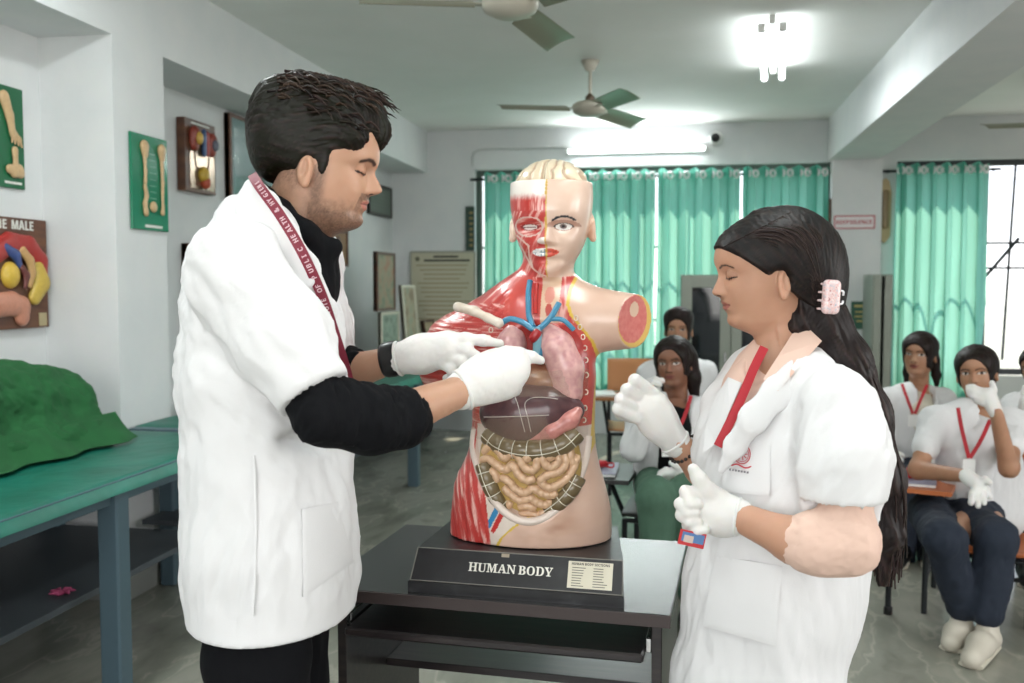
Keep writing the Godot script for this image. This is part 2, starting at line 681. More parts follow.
		for it in smooth:
			var acc := PackedVector3Array(); acc.resize(vs.size())
			var cn := PackedFloat32Array(); cn.resize(vs.size())
			for i in range(0, idx.size(), 3):
				var A := idx[i]; var Bb := idx[i + 1]; var C := idx[i + 2]
				acc[A] += vs[Bb] + vs[C]; acc[Bb] += vs[A] + vs[C]; acc[C] += vs[A] + vs[Bb]
				cn[A] += 2; cn[Bb] += 2; cn[C] += 2
			for i in vs.size():
				if cn[i] > 0: vs[i] = vs[i].lerp(acc[i] / cn[i], 0.45)
		var nrm := normals(vs, idx)
		var col := PackedColorArray()
		col.resize(vs.size())
		if disp_fn != null:
			var w2 := vs.duplicate()
			for i in vs.size():
				w2[i] = vs[i] + nrm[i] * disp_fn.call(vs[i], nrm[i])
			if color_fn != null:
				for i in vs.size(): col[i] = color_fn.call(vs[i], nrm[i])
			vs = w2
			nrm = normals(vs, idx)
		elif color_fn != null:
			for i in vs.size(): col[i] = color_fn.call(vs[i], nrm[i])
		if color_fn == null: col.fill(Color.WHITE)
		var out := PackedInt32Array()
		out.resize(idx.size())
		for i in range(0, idx.size(), 3):
			out[i] = idx[i]; out[i + 1] = idx[i + 2]; out[i + 2] = idx[i + 1]
		return [vs, nrm, col, out]
	func normals(vs: PackedVector3Array, idx: PackedInt32Array) -> PackedVector3Array:
		var nrm := PackedVector3Array(); nrm.resize(vs.size())
		for i in range(0, idx.size(), 3):
			var A := idx[i]; var Bb := idx[i + 1]; var C := idx[i + 2]
			var f := (vs[Bb] - vs[A]).cross(vs[C] - vs[A])
			nrm[A] += f; nrm[Bb] += f; nrm[C] += f
		for i in nrm.size(): nrm[i] = nrm[i].normalized()
		return nrm
	# primitives that can matter within diag of p; empty when all are far outside
	func near(p: Vector3, diag: float, L: float, from: PackedInt32Array) -> PackedInt32Array:
		var ds := PackedFloat32Array()
		var m := 1e3
		var r := diag * L
		for i in from:
			var d := one(i, p)
			ds.append(d)
			if op[i] == 0: m = minf(m, d)
		var out := PackedInt32Array()
		if m > r + 0.05: return out
		for j in from.size():
			var i := from[j]
			if op[i] == 0:
				if ds[j] < m + 2.0 * r + k[i]: out.append(i)
			elif ds[j] < r + k[i]: out.append(i)
		return out

# a head: profile tables over the height, face towards +z, chin at y 0
class HeadShape:
	var zf := PackedFloat32Array()
	var zb := PackedFloat32Array()
	var w := PackedFloat32Array()
	var nose := PackedFloat32Array()
	var nw := PackedFloat32Array()
	var lip := PackedFloat32Array()
	const Y0 := -0.03
	const ST := 0.004
	const N := 68
	var top := 0.3
	var eye_y := 0.115
	var socket := 0.010
	var cheek := 0.004
	static func table(pts: Array) -> PackedFloat32Array:
		var o := PackedFloat32Array()
		for i in N:
			var y := Y0 + ST * i
			var v: float = pts[0][1]
			if y >= pts[-1][0]: v = pts[-1][1]
			else:
				for j in pts.size() - 1:
					if y >= pts[j][0] and y < pts[j + 1][0]:
						var f: float = (y - pts[j][0]) / (pts[j + 1][0] - pts[j][0])
						var p0: float = pts[maxi(j - 1, 0)][1]; var p1: float = pts[j][1]; var p2: float = pts[j + 1][1]; var p3: float = pts[mini(j + 2, pts.size() - 1)][1]
						var m1 := (p2 - p0) * 0.5; var m2 := (p3 - p1) * 0.5
						v = (2 * f * f * f - 3 * f * f + 1) * p1 + (f * f * f - 2 * f * f + f) * m1 + (-2 * f * f * f + 3 * f * f) * p2 + (f * f * f - f * f) * m2
						break
			o.append(v)
		return o
	func dist(p: Vector3) -> float:
		var fy := clampf((p.y - Y0) / ST, 0.0, N - 1.001)
		var i := int(fy)
		var f := fy - i
		var A := zf[i] + (zf[i + 1] - zf[i]) * f
		var Bk := zb[i] + (zb[i + 1] - zb[i]) * f
		var W := w[i] + (w[i + 1] - w[i]) * f
		var x := absf(p.x)
		var z := p.z
		var ax: float
		if z > 0.0:
			var nz := nose[i] + (nose[i + 1] - nose[i]) * f
			var bump := 0.0
			if nz > 0.0002:
				var q := x / (nw[i] + (nw[i + 1] - nw[i]) * f)
				bump += nz * exp(-q * q * q * q * 0.6 - q * q * 0.5)
			var lp := lip[i] + (lip[i + 1] - lip[i]) * f
			if absf(lp) > 0.0002:
				bump += lp * exp(-pow(x / 0.021, 4.0))
			var ey := (p.y - eye_y) / 0.0135
			var ex := (x - 0.032) / 0.019
			var e := ex * ex + ey * ey
			if e < 6.0: bump -= socket * exp(-e)
			ey = (p.y - 0.078) / 0.022; ex = (x - 0.040) / 0.022
			e = ex * ex + ey * ey
			if e < 6.0: bump += cheek * exp(-e)
			z -= bump
			ax = A
		else:
			ax = -Bk
		ax = maxf(ax, 0.004); W = maxf(W, 0.004)
		var nx := x / W
		var nz2 := absf(z) / ax
		var s := pow(pow(nx, 2.35) + pow(nz2, 2.35), 1.0 / 2.35)
		var d := (s - 1.0) * minf(W, ax) * 0.9
		if p.y > Y0 + ST * (N - 1): d = maxf(d, p.y - (Y0 + ST * (N - 1)))
		d = maxf(d, p.y - top)
		if p.y < Y0: d = maxf(d, Y0 - p.y)
		return d

# fields: one SDF, or a list of [SDF, cell] joined into one mesh
func sdf_job(f, cell: float, called: String, material: Material, parent: Node, color_fn = null, disp_fn = null, smooth := 1) -> MeshInstance3D:
	var o := MeshInstance3D.new()
	o.name = called
	parent.add_child(o, true)
	o.material_override = material
	var list: Array = f if f is Array else [[f, cell]]
	jobs.append({"f": list, "o": o, "c": color_fn, "d": disp_fn, "s": smooth, "r": null, "ms": 0})
	return o

func run_jobs():
	var run := func(i: int):
		var j = jobs[i]
		var t := Time.get_ticks_msec()
		var all := []
		for e in j.f:
			var r: Array = e[0].net(e[1], j.c, j.d, j.s)
			if all.is_empty():
				all = r
			else:
				var base: int = all[0].size()
				for k in 3: all[k].append_array(r[k])
				var ids: PackedInt32Array = r[3]
				for k in ids.size(): ids[k] += base
				all[3].append_array(ids)
		j.r = all
		j.ms = Time.get_ticks_msec() - t
	var g := WorkerThreadPool.add_group_task(run, jobs.size(), -1, true)
	WorkerThreadPool.wait_for_group_task_completion(g)
	for j in jobs:
		var arr := []
		arr.resize(Mesh.ARRAY_MAX)
		arr[Mesh.ARRAY_VERTEX] = j.r[0]
		arr[Mesh.ARRAY_NORMAL] = j.r[1]
		arr[Mesh.ARRAY_COLOR] = j.r[2]
		arr[Mesh.ARRAY_INDEX] = j.r[3]
		if j.r[0].size() == 0:
			print("EMPTY ", j.o.name)
			continue
		var am := ArrayMesh.new()
		am.add_surface_from_arrays(Mesh.PRIMITIVE_TRIANGLES, arr)
		j.o.mesh = am
		if j.ms > 1500: print(j.o.get_parent().name, "/", j.o.name, " ", j.r[0].size(), " verts ", j.ms, " ms")

func on_y(px: float, py: float, h: float) -> Vector3:
	var r := ray_dir(px, py)
	return CAM + r * ((h - CAM.y) / r.y)
func on_x(px: float, py: float, X: float) -> Vector3:
	var r := ray_dir(px, py)
	return CAM + r * ((X - CAM.x) / r.x)
func on_z(px: float, py: float, Z: float) -> Vector3:
	var r := ray_dir(px, py)
	return CAM + r * ((Z - CAM.z) / r.z)

const XR := -2.715   # recess wall
const XP := -2.37    # face of the left pillar and beam
const ZB := -8.7     # back wall
const XE := 4.2      # right wall
const ZF := 2.6      # wall behind the photographer
const HC := 2.8

func setup_materials():
	var plaster := mat("wall paint", Color.WHITE, 0.75)
	plaster.albedo_texture = noise_tex(3, 0.012, 512, [[0.0, Color("d2d5d6")], [0.45, Color("d6d8d9")], [1.0, Color("dadbdb")]], 5)
	plaster.normal_enabled = true
	plaster.normal_texture = bump_tex(5, 0.05, 512, 1.2)
	plaster.normal_scale = 0.12
	tri(plaster, 0.5)
	var ceil := mat("ceiling paint", Color.WHITE, 0.8)
	ceil.albedo_texture = noise_tex(8, 0.01, 512, [[0.0, Color("e6e7e4")], [0.5, Color("e9e9e6")], [1.0, Color("ececea")]], 5)
	tri(ceil, 0.3)
	var marble := mat("marble", Color.WHITE, 0.22)
	marble.albedo_texture = noise_tex(21, 0.005, 1024, [[0.0, Color("6a6b61")], [0.3, Color("84857a")], [0.47, Color("8d8e83")], [0.52, Color("a3a195")], [0.57, Color("8e8f84")], [0.75, Color("98978c")], [1.0, Color("73746a")]], 6, 90.0)
	tri(marble, 0.42)
	marble.uv1_scale = Vector3(0.55, 0.3, 0.24)
	mat("teal fabric", Color("1fb39a"), 0.8)
	mat("dark metal", Color("26292b"), 0.45, 0.6)
	mat("blue grey paint", Color("4d626c"), 0.45)
	mat("shelf grey", Color("4a5055"), 0.5)
	mat("white plastic", Color("e4e4e2"), 0.35)
	mat("black plastic", Color("0d0d0f"), 0.3)
	mat("chrome", Color("c8c8c8"), 0.2, 1.0)
	mat("cream", Color("cfc9b8"), 0.5)

func wall_box(b: Buf, x0: float, x1: float, y0: float, y1: float, z0: float, z1: float):
	b.box(Vector3((x0 + x1) / 2, (y0 + y1) / 2, (z0 + z1) / 2), Vector3(absf(x1 - x0), absf(y1 - y0), absf(z1 - z0)))

func build_room():
	var b := Buf.new()
	wall_box(b, -3.0, XE + 0.2, -0.15, 0.0, ZB - 0.2, ZF + 0.2)
	struct("floor", b, M["marble"])
	b = Buf.new()
	wall_box(b, -3.0, XE + 0.2, HC, HC + 0.15, ZB - 0.2, ZF + 0.2)
	struct("ceiling", b, M["ceiling paint"])
	b = Buf.new()
	wall_box(b, XR - 0.2, XR, 0, HC, ZB - 0.2, ZF + 0.2)
	struct("wall_left", b, M["wall paint"])
	b = Buf.new()
	wall_box(b, XR, XP, 2.42, HC, ZB, ZF)
	struct("beam", b, M["wall paint"])
	for z in [[-4.09, -3.69], [0.35, 0.75]]:
		b = Buf.new()
		wall_box(b, XR, XP, 0, 2.42, z[0], z[1])
		struct("pillar", b, M["wall paint"])
	b = Buf.new()
	wall_box(b, 1.22, 1.63, 2.44, HC, ZB, ZF)
	struct("beam", b, M["wall paint"])
	b = Buf.new()
	wall_box(b, 1.25, 1.66, 0, 2.44, ZB - 0.1, ZB + 0.12)
	struct("pillar", b, M["wall paint"])
	# back wall round its two windows
	b = Buf.new()
	for q in [[-3.0, -1.92, 0.0, HC], [-1.92, 1.25, 0.0, 0.6], [-1.92, 1.25, 2.44, HC], [1.25, 1.66, 0.0, HC], [1.66, 1.80, 0.6, 2.44], [1.66, 4.0, 0, 0.6], [1.66, 4.0, 2.44, HC], [4.0, XE + 0.2, 0, HC]]:
		wall_box(b, q[0], q[1], q[2], q[3], ZB - 0.2, ZB)
	struct("wall_back", b, M["wall paint"])
	b = Buf.new()
	for q in [[ZB - 0.2, -2.7, 0.0, HC], [-2.7, 0.3, 0, 0.75], [-2.7, 0.3, 2.35, HC], [0.3, ZF + 0.2, 0, HC]]:
		wall_box(b, XE, XE + 0.2, q[2], q[3], q[0], q[1])
	struct("wall_right", b, M["wall paint"])
	b = Buf.new()
	for q in [[-3.0, -2.3, 0.0, HC], [-2.3, 1.1, 0, 0.75], [-2.3, 1.1, 2.35, HC], [1.1, XE + 0.2, 0, HC]]:
		wall_box(b, q[0], q[1], q[2], q[3], ZF, ZF + 0.2)
	struct("wall_front", b, M["wall paint"])
	b = Buf.new()
	for q in [[-8.7, -4.09, XR], [-3.69, 0.35, XR]]:
		wall_box(b, q[2], q[2] + 0.015, 0, 0.1, q[0], q[1])
	wall_box(b, XR, XP + 0.015, 0, 0.1, -4.105, -3.675)
	struct("baseboard_left", b, mat("skirting", Color("8d8f8a"), 0.4))

func window_frame(n: int, axis: int, c: Vector3, w: float, h: float, parts: int, fm: Material):
	# axis 0: the window lies in a wall across z; 1: in a wall across x
	var root := Node3D.new()
	root.name = "window_%d" % n
	root.set_meta("kind", "structure")
	add_child(root)
	root.position = c
	root.rotation.y = 0.0 if axis == 0 else PI / 2
	var b := Buf.new()
	for s in [-1.0, 1.0]:
		b.box(Vector3(s * (w / 2 - 0.025), 0, 0), Vector3(0.05, h, 0.07), 0.004)
		b.box(Vector3(0, s * (h / 2 - 0.025), 0), Vector3(w - 0.1, 0.05, 0.07), 0.004)
	put(b.mesh(), "frame", fm, root)
	for i in range(1, parts):
		b = Buf.new().box(Vector3(-w / 2 + w * i / parts, 0, 0), Vector3(0.045, h - 0.1, 0.06), 0.004)
		put(b.mesh(), "mullion", fm, root)
	return root

func curtain(x0: float, x1: float, y0: float, y1: float, z: float, pleats: int, seed_: float, label: String, amp := 0.07):
	var t := thing("curtain", label, "curtain", Vector3((x0 + x1) / 2, y0, z), 0.0, "teal eyelet curtains on the back windows")
	var w := x1 - x0
	var b := Buf.new()
	var fold := func(u: float, v: float) -> Vector3:
		var ph := u * pleats * TAU
		var top := 0.012 * sin(ph) * smoothstep(0.97, 1.0, v)
		var drift := 0.9 * ns.get_noise_2d(u * 3.0 + seed_, v * 1.2) * (1.0 - v)
		var a := amp * (0.75 + 0.35 * ns.get_noise_2d(u * 5.0, v * 1.5 + seed_))
		var zz := a * sin(ph + drift * 2.2) + 0.35 * a * sin(ph * 2.0 + 1.3 * seed_ + drift * 4.0) * (1.0 - v)
		return Vector3((u - 0.5) * w + 0.02 * drift + 0.30 * (w / pleats) / TAU * 2.2 * sin(2.0 * ph + drift * 2.0) * (1.0 - 0.8 * smoothstep(0.9, 1.0, v)), v * (y1 - y0) + top, zz)
	b.sheet(fold, pleats * 20, 26)
	put(b.mesh(), "cloth", M["curtain"], t)
	for i in pleats * 2:
		var u := (i + 0.5) / (pleats * 2)
		b = Buf.new()
		var ring := []
		for k in 13:
			ring.append(Vector3(0, cos(TAU * k / 12.0) * 0.028, sin(TAU * k / 12.0) * 0.028))
		b.tube(ring, 0.011, 6)
		var o := put(b.mesh(), "eyelet", mat("eyelet steel", Color("e8e8e8"), 0.3, 0.4), t)
		o.position = Vector3((u - 0.5) * w, y1 - y0 - 0.05, 0.02)
		o.rotation.y = 0.9 if i % 2 == 0 else -0.9

func build_windows():
	var fm := mat("window frame", Color("57635c"), 0.5)
	var g := Buf.new()
	window_frame(1, 0, Vector3(-0.335, 1.52, ZB - 0.12), 3.17, 1.84, 4, fm)
	var w2 = window_frame(2, 0, Vector3(2.90, 1.52, ZB - 0.12), 2.20, 1.84, 1, mat("grille black", Color("33363a"), 0.5))
	window_frame(3, 0, Vector3(-0.6, 1.55, ZF + 0.12), 3.4, 1.6, 3, fm)
	window_frame(4, 1, Vector3(XE + 0.12, 1.55, -1.2), 3.0, 1.6, 3, fm)
	# iron grille of the far windows
	var gm: Material = M["grille black"]
	var bar := func(root: Node3D, A: Vector3, B: Vector3, r: float):
		var b := Buf.new().tube([root.to_local(A), root.to_local(B)], r, 6)
		put(b.mesh(), "bar", gm, root)
	var zg := ZB - 0.1
	var p := func(x: float, y: float) -> Vector3: return on_z(x, y, zg)
	bar.call(w2, p.call(1016, 160), p.call(1002, 360), 0.012)
	for y in [243.0, 268.0]:
		bar.call(w2, Vector3(2.5, p.call(1000, y).y, zg), Vector3(3.95, p.call(1000, y).y, zg), 0.012)
	bar.call(w2, p.call(986, 276), p.call(1019, 238), 0.016)
	bar.call(w2, Vector3(2.54, 0.65, zg), Vector3(2.54, 2.4, zg), 0.03)
	bar.call(w2, Vector3(3.2, 0.65, zg), Vector3(3.2, 2.4, zg), 0.015)
	var w1: Node3D = get_node("window_1")
	for i in 7:
		bar.call(w1, Vector3(-1.7 + i * 0.46, 0.65, zg - 0.05), Vector3(-1.7 + i * 0.46, 2.4, zg - 0.05), 0.012)
	for y in [1.05, 1.72]:
		bar.call(w1, Vector3(-1.9, y, zg - 0.05), Vector3(1.2, y, zg - 0.05), 0.014)
	# ornamental arcs of the grille
	for i in 6:
		var arc := []
		for k in 13:
			var a := PI * k / 12.0
			arc.append(w1.to_local(Vector3(-1.47 + i * 0.46 + 0.23 * cos(a), 1.05 + 0.36 * sin(a) * (1 if i % 2 == 0 else -1), zg - 0.05)))
		put(Buf.new().tube(arc, 0.013, 6).mesh(), "bar", gm, w1)
	for i in 2:
		var arc := []
		for k in 13:
			var a := PI * k / 12.0
			arc.append(w2.to_local(Vector3(1.95 + i * 0.42 + 0.21 * cos(a), 1.2 + 0.4 * sin(a), zg - 0.05)))
		put(Buf.new().tube(arc, 0.013, 6).mesh(), "bar", gm, w2)
	# curtain rods
	for r in [[-1.95, 1.24], [1.67, 2.62]]:
		var rod := thing("curtain_rod", "dark metal curtain rod above the %s curtains" % ["long row of teal" if r[0] < 0 else "far right-hand teal"], "curtain rod", Vector3(0, 2.345, ZB + 0.035))
		put(Buf.new().tube([Vector3(r[0], 0, 0), Vector3(r[1], 0, 0)], 0.012, 8).mesh(), "rod", M["dark metal"], rod)
		for x in ([r[0] + 0.05, (r[0] + r[1]) / 2, r[1] - 0.05]):
			put(Buf.new().box(Vector3(x, 0, -0.02), Vector3(0.02, 0.03, 0.03), 0.002).mesh(), "bracket", M["dark metal"], rod)
	var cm := mat("curtain", Color("0a8f78"), 0.8)
	cm.backlight_enabled = true
	cm.backlight = Color(0.6, 0.8, 0.75)
	cm.cull_mode = BaseMaterial3D.CULL_DISABLED
	curtain(-1.80, -1.02, 0.42, 2.385, ZB + 0.135, 6, 0.0, "teal eyelet curtain behind the model's red shoulder, leftmost of the row")
	curtain(-1.00, -0.25, 0.42, 2.385, ZB + 0.135, 6, 3.7, "teal eyelet curtain directly right of the model's head")
	curtain(-0.23, 0.48, 0.42, 2.385, ZB + 0.135, 5, 7.1, "teal eyelet curtain hanging behind the steel cabinet with glass doors")
	curtain(0.50, 1.22, 0.42, 2.385, ZB + 0.135, 5, 9.9, "teal eyelet curtain hanging just left of the white pillar")
	curtain(1.77, 2.50, 0.42, 2.385, ZB + 0.135, 6, 13.3, "teal eyelet curtain right of the white pillar beside bare window", 0.06)
	# the sun outside, high behind the far windows
	var sun := DirectionalLight3D.new()
	sun.name = "sun"
	sun.light_color = Color(1.0, 0.95, 0.86)
	sun.light_energy = 2.8
	sun.light_angular_distance = 1.0
	sun.shadow_enabled = true
	add_child(sun)
	sun.look_at_from_position(Vector3.ZERO, Vector3(-0.25, -1.0, 0.75), Vector3.UP)

func tube_light(pos: Vector3, along: Basis, length: float, twin: bool, label: String, energy: float, cool := Color(0.97, 1.0, 1.0)):
	# local frame: length along x, light shines along -y
	var t := thing("tube_light", label, "light", pos)
	t.basis = along
	var glow := mat("tube glow", Color.WHITE, 0.4)
	glow.emission_enabled = true
	glow.emission = Color(0.97, 1.0, 1.0)
	glow.emission_energy_multiplier = 16.0
	put(Buf.new().box(Vector3(0, 0.028, 0), Vector3(length + 0.06, 0.045, 0.05 if not twin else 0.035), 0.006).mesh(), "batten", M["white plastic"], t)
	for s in ([-1.0, 1.0] if twin else [0.0]):
		var z: float = s * 0.055
		put(Buf.new().tube([Vector3(-length / 2, -0.025, z), Vector3(length / 2, -0.025, z)], 0.017, 12).mesh(), "tube", glow, t)
		for e in [-1.0, 1.0]:
			put(Buf.new().box(Vector3(e * (length / 2 + 0.012), -0.012, z), Vector3(0.024, 0.05, 0.04), 0.005).mesh(), "end_holder", M["white plastic"], t)
	for e in ([0.0]):
		var al := AreaLight3D.new()
		al.name = "tube_glow"
		al.area_size = Vector2(length, 0.05 if not twin else 0.16)
		al.light_color = cool
		al.light_energy = energy
		al.area_normalize_energy = true
		al.area_range = 20.0
		al.shadow_enabled = true
		t.add_child(al)
		al.position = Vector3(0, -0.05, 0)
		al.rotation = Vector3(-PI / 2, 0, 0)

func fan(hub: Vector3, angles: Array, label: String):
	var t := thing("ceiling_fan", label, "ceiling fan", hub, 0.0, "ceiling fans")
	var cream := mat("fan cream", Color("b9b3a6"), 0.35)
	put(Buf.new().lathe([[0.0, -0.055], [0.06, -0.052], [0.105, -0.03], [0.118, -0.005], [0.112, 0.02], [0.09, 0.035], [0.03, 0.042], [0.0, 0.043]], 28, Vector3.ZERO, Basis.IDENTITY, 1, 1, false).mesh(), "motor", cream, t)
	put(Buf.new().lathe([[0.0, 0.04], [0.035, 0.042], [0.03, 0.07], [0.014, 0.09], [0.0, 0.09]], 14, Vector3.ZERO, Basis.IDENTITY, 1, 1, false).mesh(), "shackle", mat("fan brown", Color("6a5c4e"), 0.4, 0.4), t)
	put(Buf.new().tube([Vector3(0, 0.08, 0), Vector3(0, HC - hub.y - 0.01, 0)], 0.012, 10).mesh(), "rod", cream, t)
	put(Buf.new().lathe([[0.0, HC - hub.y - 0.07], [0.03, HC - hub.y - 0.065], [0.06, HC - hub.y - 0.004], [0.0, HC - hub.y]], 18, Vector3.ZERO, Basis.IDENTITY, 1, 1, false).mesh(), "canopy", cream, t)
	var bm := mat("fan blade", Color("9a9886"), 0.3, 0.5)
	for a in angles:
		var b := Buf.new()
		var fn := func(u: float, v: float) -> Vector3:
			var w := lerpf(0.055, 0.068, u)
			return Vector3(0.15 + u * 0.45, -0.01 - 0.012 * u + (v - 0.5) * 0.05 + 0.01 * sin(v * PI), (v - 0.5) * 2.0 * w)
		b.sheet(fn, 6, 6, 0.004)
		var o := put(b.mesh(), "blade", bm, t)
		o.rotation.y = a
		var arm := put(Buf.new().box(Vector3(0.14, -0.008, 0), Vector3(0.1, 0.006, 0.035), 0.002).mesh(), "blade_arm", cream, t)
		arm.rotation.y = a

func build_lamps():
	# wall tube faces into the room: local -y turned to +z
	tube_light(Vector3(-0.43, 2.575, ZB + 0.055), Basis(Vector3.RIGHT, Vector3(0, 0, -1), Vector3(0, 1, 0)), 1.2, false, "lit white tube light on the back wall above the curtains", 1.2)
	tube_light(Vector3(0.507, HC - 0.055, -5.9), Basis(Vector3(0.093, 0, -0.9957), Vector3(0, 1, 0), Vector3(0.9957, 0, 0.093)), 1.2, true, "lit twin tube light fixed on the ceiling beside the big beam", 2.2)
	tube_light(Vector3(0.35, HC - 0.055, -1.7), Basis(Vector3(0, 0, -1), Vector3(0, 1, 0), Vector3(1, 0, 0)), 1.2, true, "lit twin tube light on the ceiling above the demonstration table", NEAR_TUBE)
	tube_light(Vector3(-1.1, HC - 0.055, -0.2), Basis(Vector3(0, 0, -1), Vector3(0, 1, 0), Vector3(1, 0, 0)), 1.2, true, "lit twin tube light on the ceiling behind the demonstration table", NEAR_TUBE)
	tube_light(Vector3(-1.6, HC - 0.055, -2.5), Basis(Vector3(0, 0, -1), Vector3(0, 1, 0), Vector3(1, 0, 0)), 1.2, true, "lit twin tube light on the ceiling above the green bench", 1.6)
	var ang := func(h: Vector3, tips: Array) -> Array:
		return tips.map(func(q):
			var d: Vector3 = on_y(q[0], q[1], h.y) - h
			return atan2(-d.z, d.x))
	var h1 := on_y(590, 108, 2.5)
	fan(h1, ang.call(h1, [[495, 103], [655, 78], [640, 121]]), "three-blade ceiling fan on a rod above the model's head")
	var h2 := on_y(510, 4, 2.5)
	fan(h2, [PI + 0.35, -0.72, 1.35], "three-blade ceiling fan cut off by the top of picture")
	var h3 := Vector3(2.60, 2.47, -7.1)
	fan(h3, [PI + 0.15, 1.25, -0.95], "three-blade ceiling fan beyond the beam at the right edge")

const NEAR_TUBE := 0.8
# ---------------------------------------------------------------- anatomical torso model
const TABLE_H := 0.75
var mx: Transform3D      # local frame of the model: origin on the table, z towards its front

func ml(px: float, py: float, z: float) -> Vector3:
	var o := mx.affine_inverse() * CAM
	var d := mx.basis.inverse() * ray_dir(px, py)
	return o + d * ((z - o.z) / d.z)

# flat front view of the model: local x, y -> paint coordinates
var uv0: Vector3
var uv_s := Vector2.ONE
func paint_uv(p: Vector3) -> Vector2:
	return Vector2(528.0 + (p.x - uv0.x) / uv_s.x, 400.0 - (p.y - uv0.y) / uv_s.y)

func poly_y(pts: Array, v: float) -> float:
	# x of a line given as [y, x] pairs
	if v <= pts[0][0]: return pts[0][1]
	for i in pts.size() - 1:
		if v < pts[i + 1][0]:
			return lerpf(pts[i][1], pts[i + 1][1], (v - pts[i][0]) / (pts[i + 1][0] - pts[i][0]))
	return pts[-1][1]

func fibre(u: float, v: float, ang: float, f: float, sd := 0.0) -> float:
	var c := cos(ang); var s := sin(ang)
	return ns.get_noise_3d((u * c + v * s) * 0.02, (-u * s + v * c) * f, sd)

func seg_dist(p: Vector2, a: Vector2, b: Vector2) -> float:
	var ab := b - a
	var t := clampf((p - a).dot(ab) / maxf(ab.length_squared(), 1e-9), 0, 1)
	return p.distance_to(a + ab * t)

func line_dist(p: Vector2, pts: Array) -> float:
	var d := 1e9
	for i in pts.size() - 1: d = minf(d, seg_dist(p, pts[i], pts[i + 1]))
	return d

var MUSCLE := hx("c2413b")
var MUSCLE_PALE := hx("efc0b6")
var MODEL_SKIN := hx("dcbdab")
var FASCIA := hx("e2d6cb")

func muscle(u: float, v: float, ang: float, f := 0.16, sd := 0.0) -> Color:
	var n := fibre(u, v, ang, f, sd)
	var c := MUSCLE.lerp(MUSCLE_PALE, smoothstep(0.02, 0.5, n) * 0.9)
	return c.lerp(hx("a02a29"), smoothstep(0.15, 0.6, -n) * 0.6)

func default_head(top := 0.222) -> HeadShape:
	var h := HeadShape.new()
	h.top = top - 0.004
	h.zf = HeadShape.table(crown([[-0.03, 0.020], [-0.008, 0.036], [0.006, 0.062], [0.015, 0.077], [0.026, 0.083], [0.038, 0.079], [0.050, 0.081], [0.064, 0.082], [0.075, 0.082], [0.10, 0.083], [0.115, 0.083], [0.130, 0.089], [0.150, 0.090], [0.175, 0.083], [0.20, 0.065], [0.22, 0.036], [0.228, 0.016], [0.233, 0.0]], top))
	h.zb = HeadShape.table(crown([[-0.03, 0.0], [0.0, -0.015], [0.03, -0.04], [0.06, -0.065], [0.09, -0.085], [0.12, -0.096], [0.15, -0.098], [0.175, -0.090], [0.20, -0.070], [0.22, -0.038], [0.228, -0.016], [0.233, 0.0]], top))
	h.w = HeadShape.table(crown([[-0.03, 0.018], [-0.01, 0.028], [0.005, 0.037], [0.02, 0.047], [0.05, 0.059], [0.08, 0.067], [0.115, 0.072], [0.15, 0.075], [0.175, 0.071], [0.20, 0.057], [0.22, 0.033], [0.228, 0.016], [0.233, 0.0]], top))
	h.nose = HeadShape.table([[0.068, 0.0], [0.074, 0.008], [0.080, 0.021], [0.086, 0.0235], [0.094, 0.018], [0.104, 0.011], [0.114, 0.006], [0.124, 0.003], [0.134, 0.0]])
	h.nw = HeadShape.table([[0.06, 0.019], [0.078, 0.018], [0.088, 0.013], [0.1, 0.009], [0.12, 0.008], [0.14, 0.012]])
	h.lip = HeadShape.table([[0.040, 0.0], [0.046, 0.003], [0.0515, 0.0065], [0.0565, 0.0015], [0.061, 0.0065], [0.066, 0.004], [0.073, 0.0]])
	return h

func crown(pts: Array, top: float) -> Array:
	# bring the top of a head down to a height
	return pts.map(func(q): return [q[0] if q[0] <= 0.13 else 0.13 + (q[0] - 0.13) * (top - 0.13) / 0.103, q[1]])

func ear(f: SDF, x: Transform3D, side: float, s := 1.0, dy := 0.0):
	# an ear with a rim, a bowl and a lobe, on the side of a head
	var b := x.basis.orthonormalized() * Basis(Vector3.UP, side * 0.42) * Basis(Vector3.RIGHT, -0.12)
	var sc := x.basis.get_scale().x * s
	var c := x * Vector3(side * 0.0735, 0.094 + dy, -0.014)
	f.ell(c, b, Vector3(0.0080, 0.027, 0.0160) * sc, 0.006)
	f.ell(c + b * Vector3(side * 0.0075, 0.005, 0.001) * sc, b, Vector3(0.0070, 0.0165, 0.0095) * sc, 0.003, 1)
	f.cone(c + b * Vector3(side * 0.003, 0.012, -0.004) * sc, c + b * Vector3(side * 0.003, -0.004, -0.006) * sc, 0.0028 * sc, 0.0028 * sc, 0.003)
	f.ell(c + b * Vector3(side * 0.002, -0.022, 0.004) * sc, b, Vector3(0.0055, 0.0085, 0.0075) * sc, 0.006)

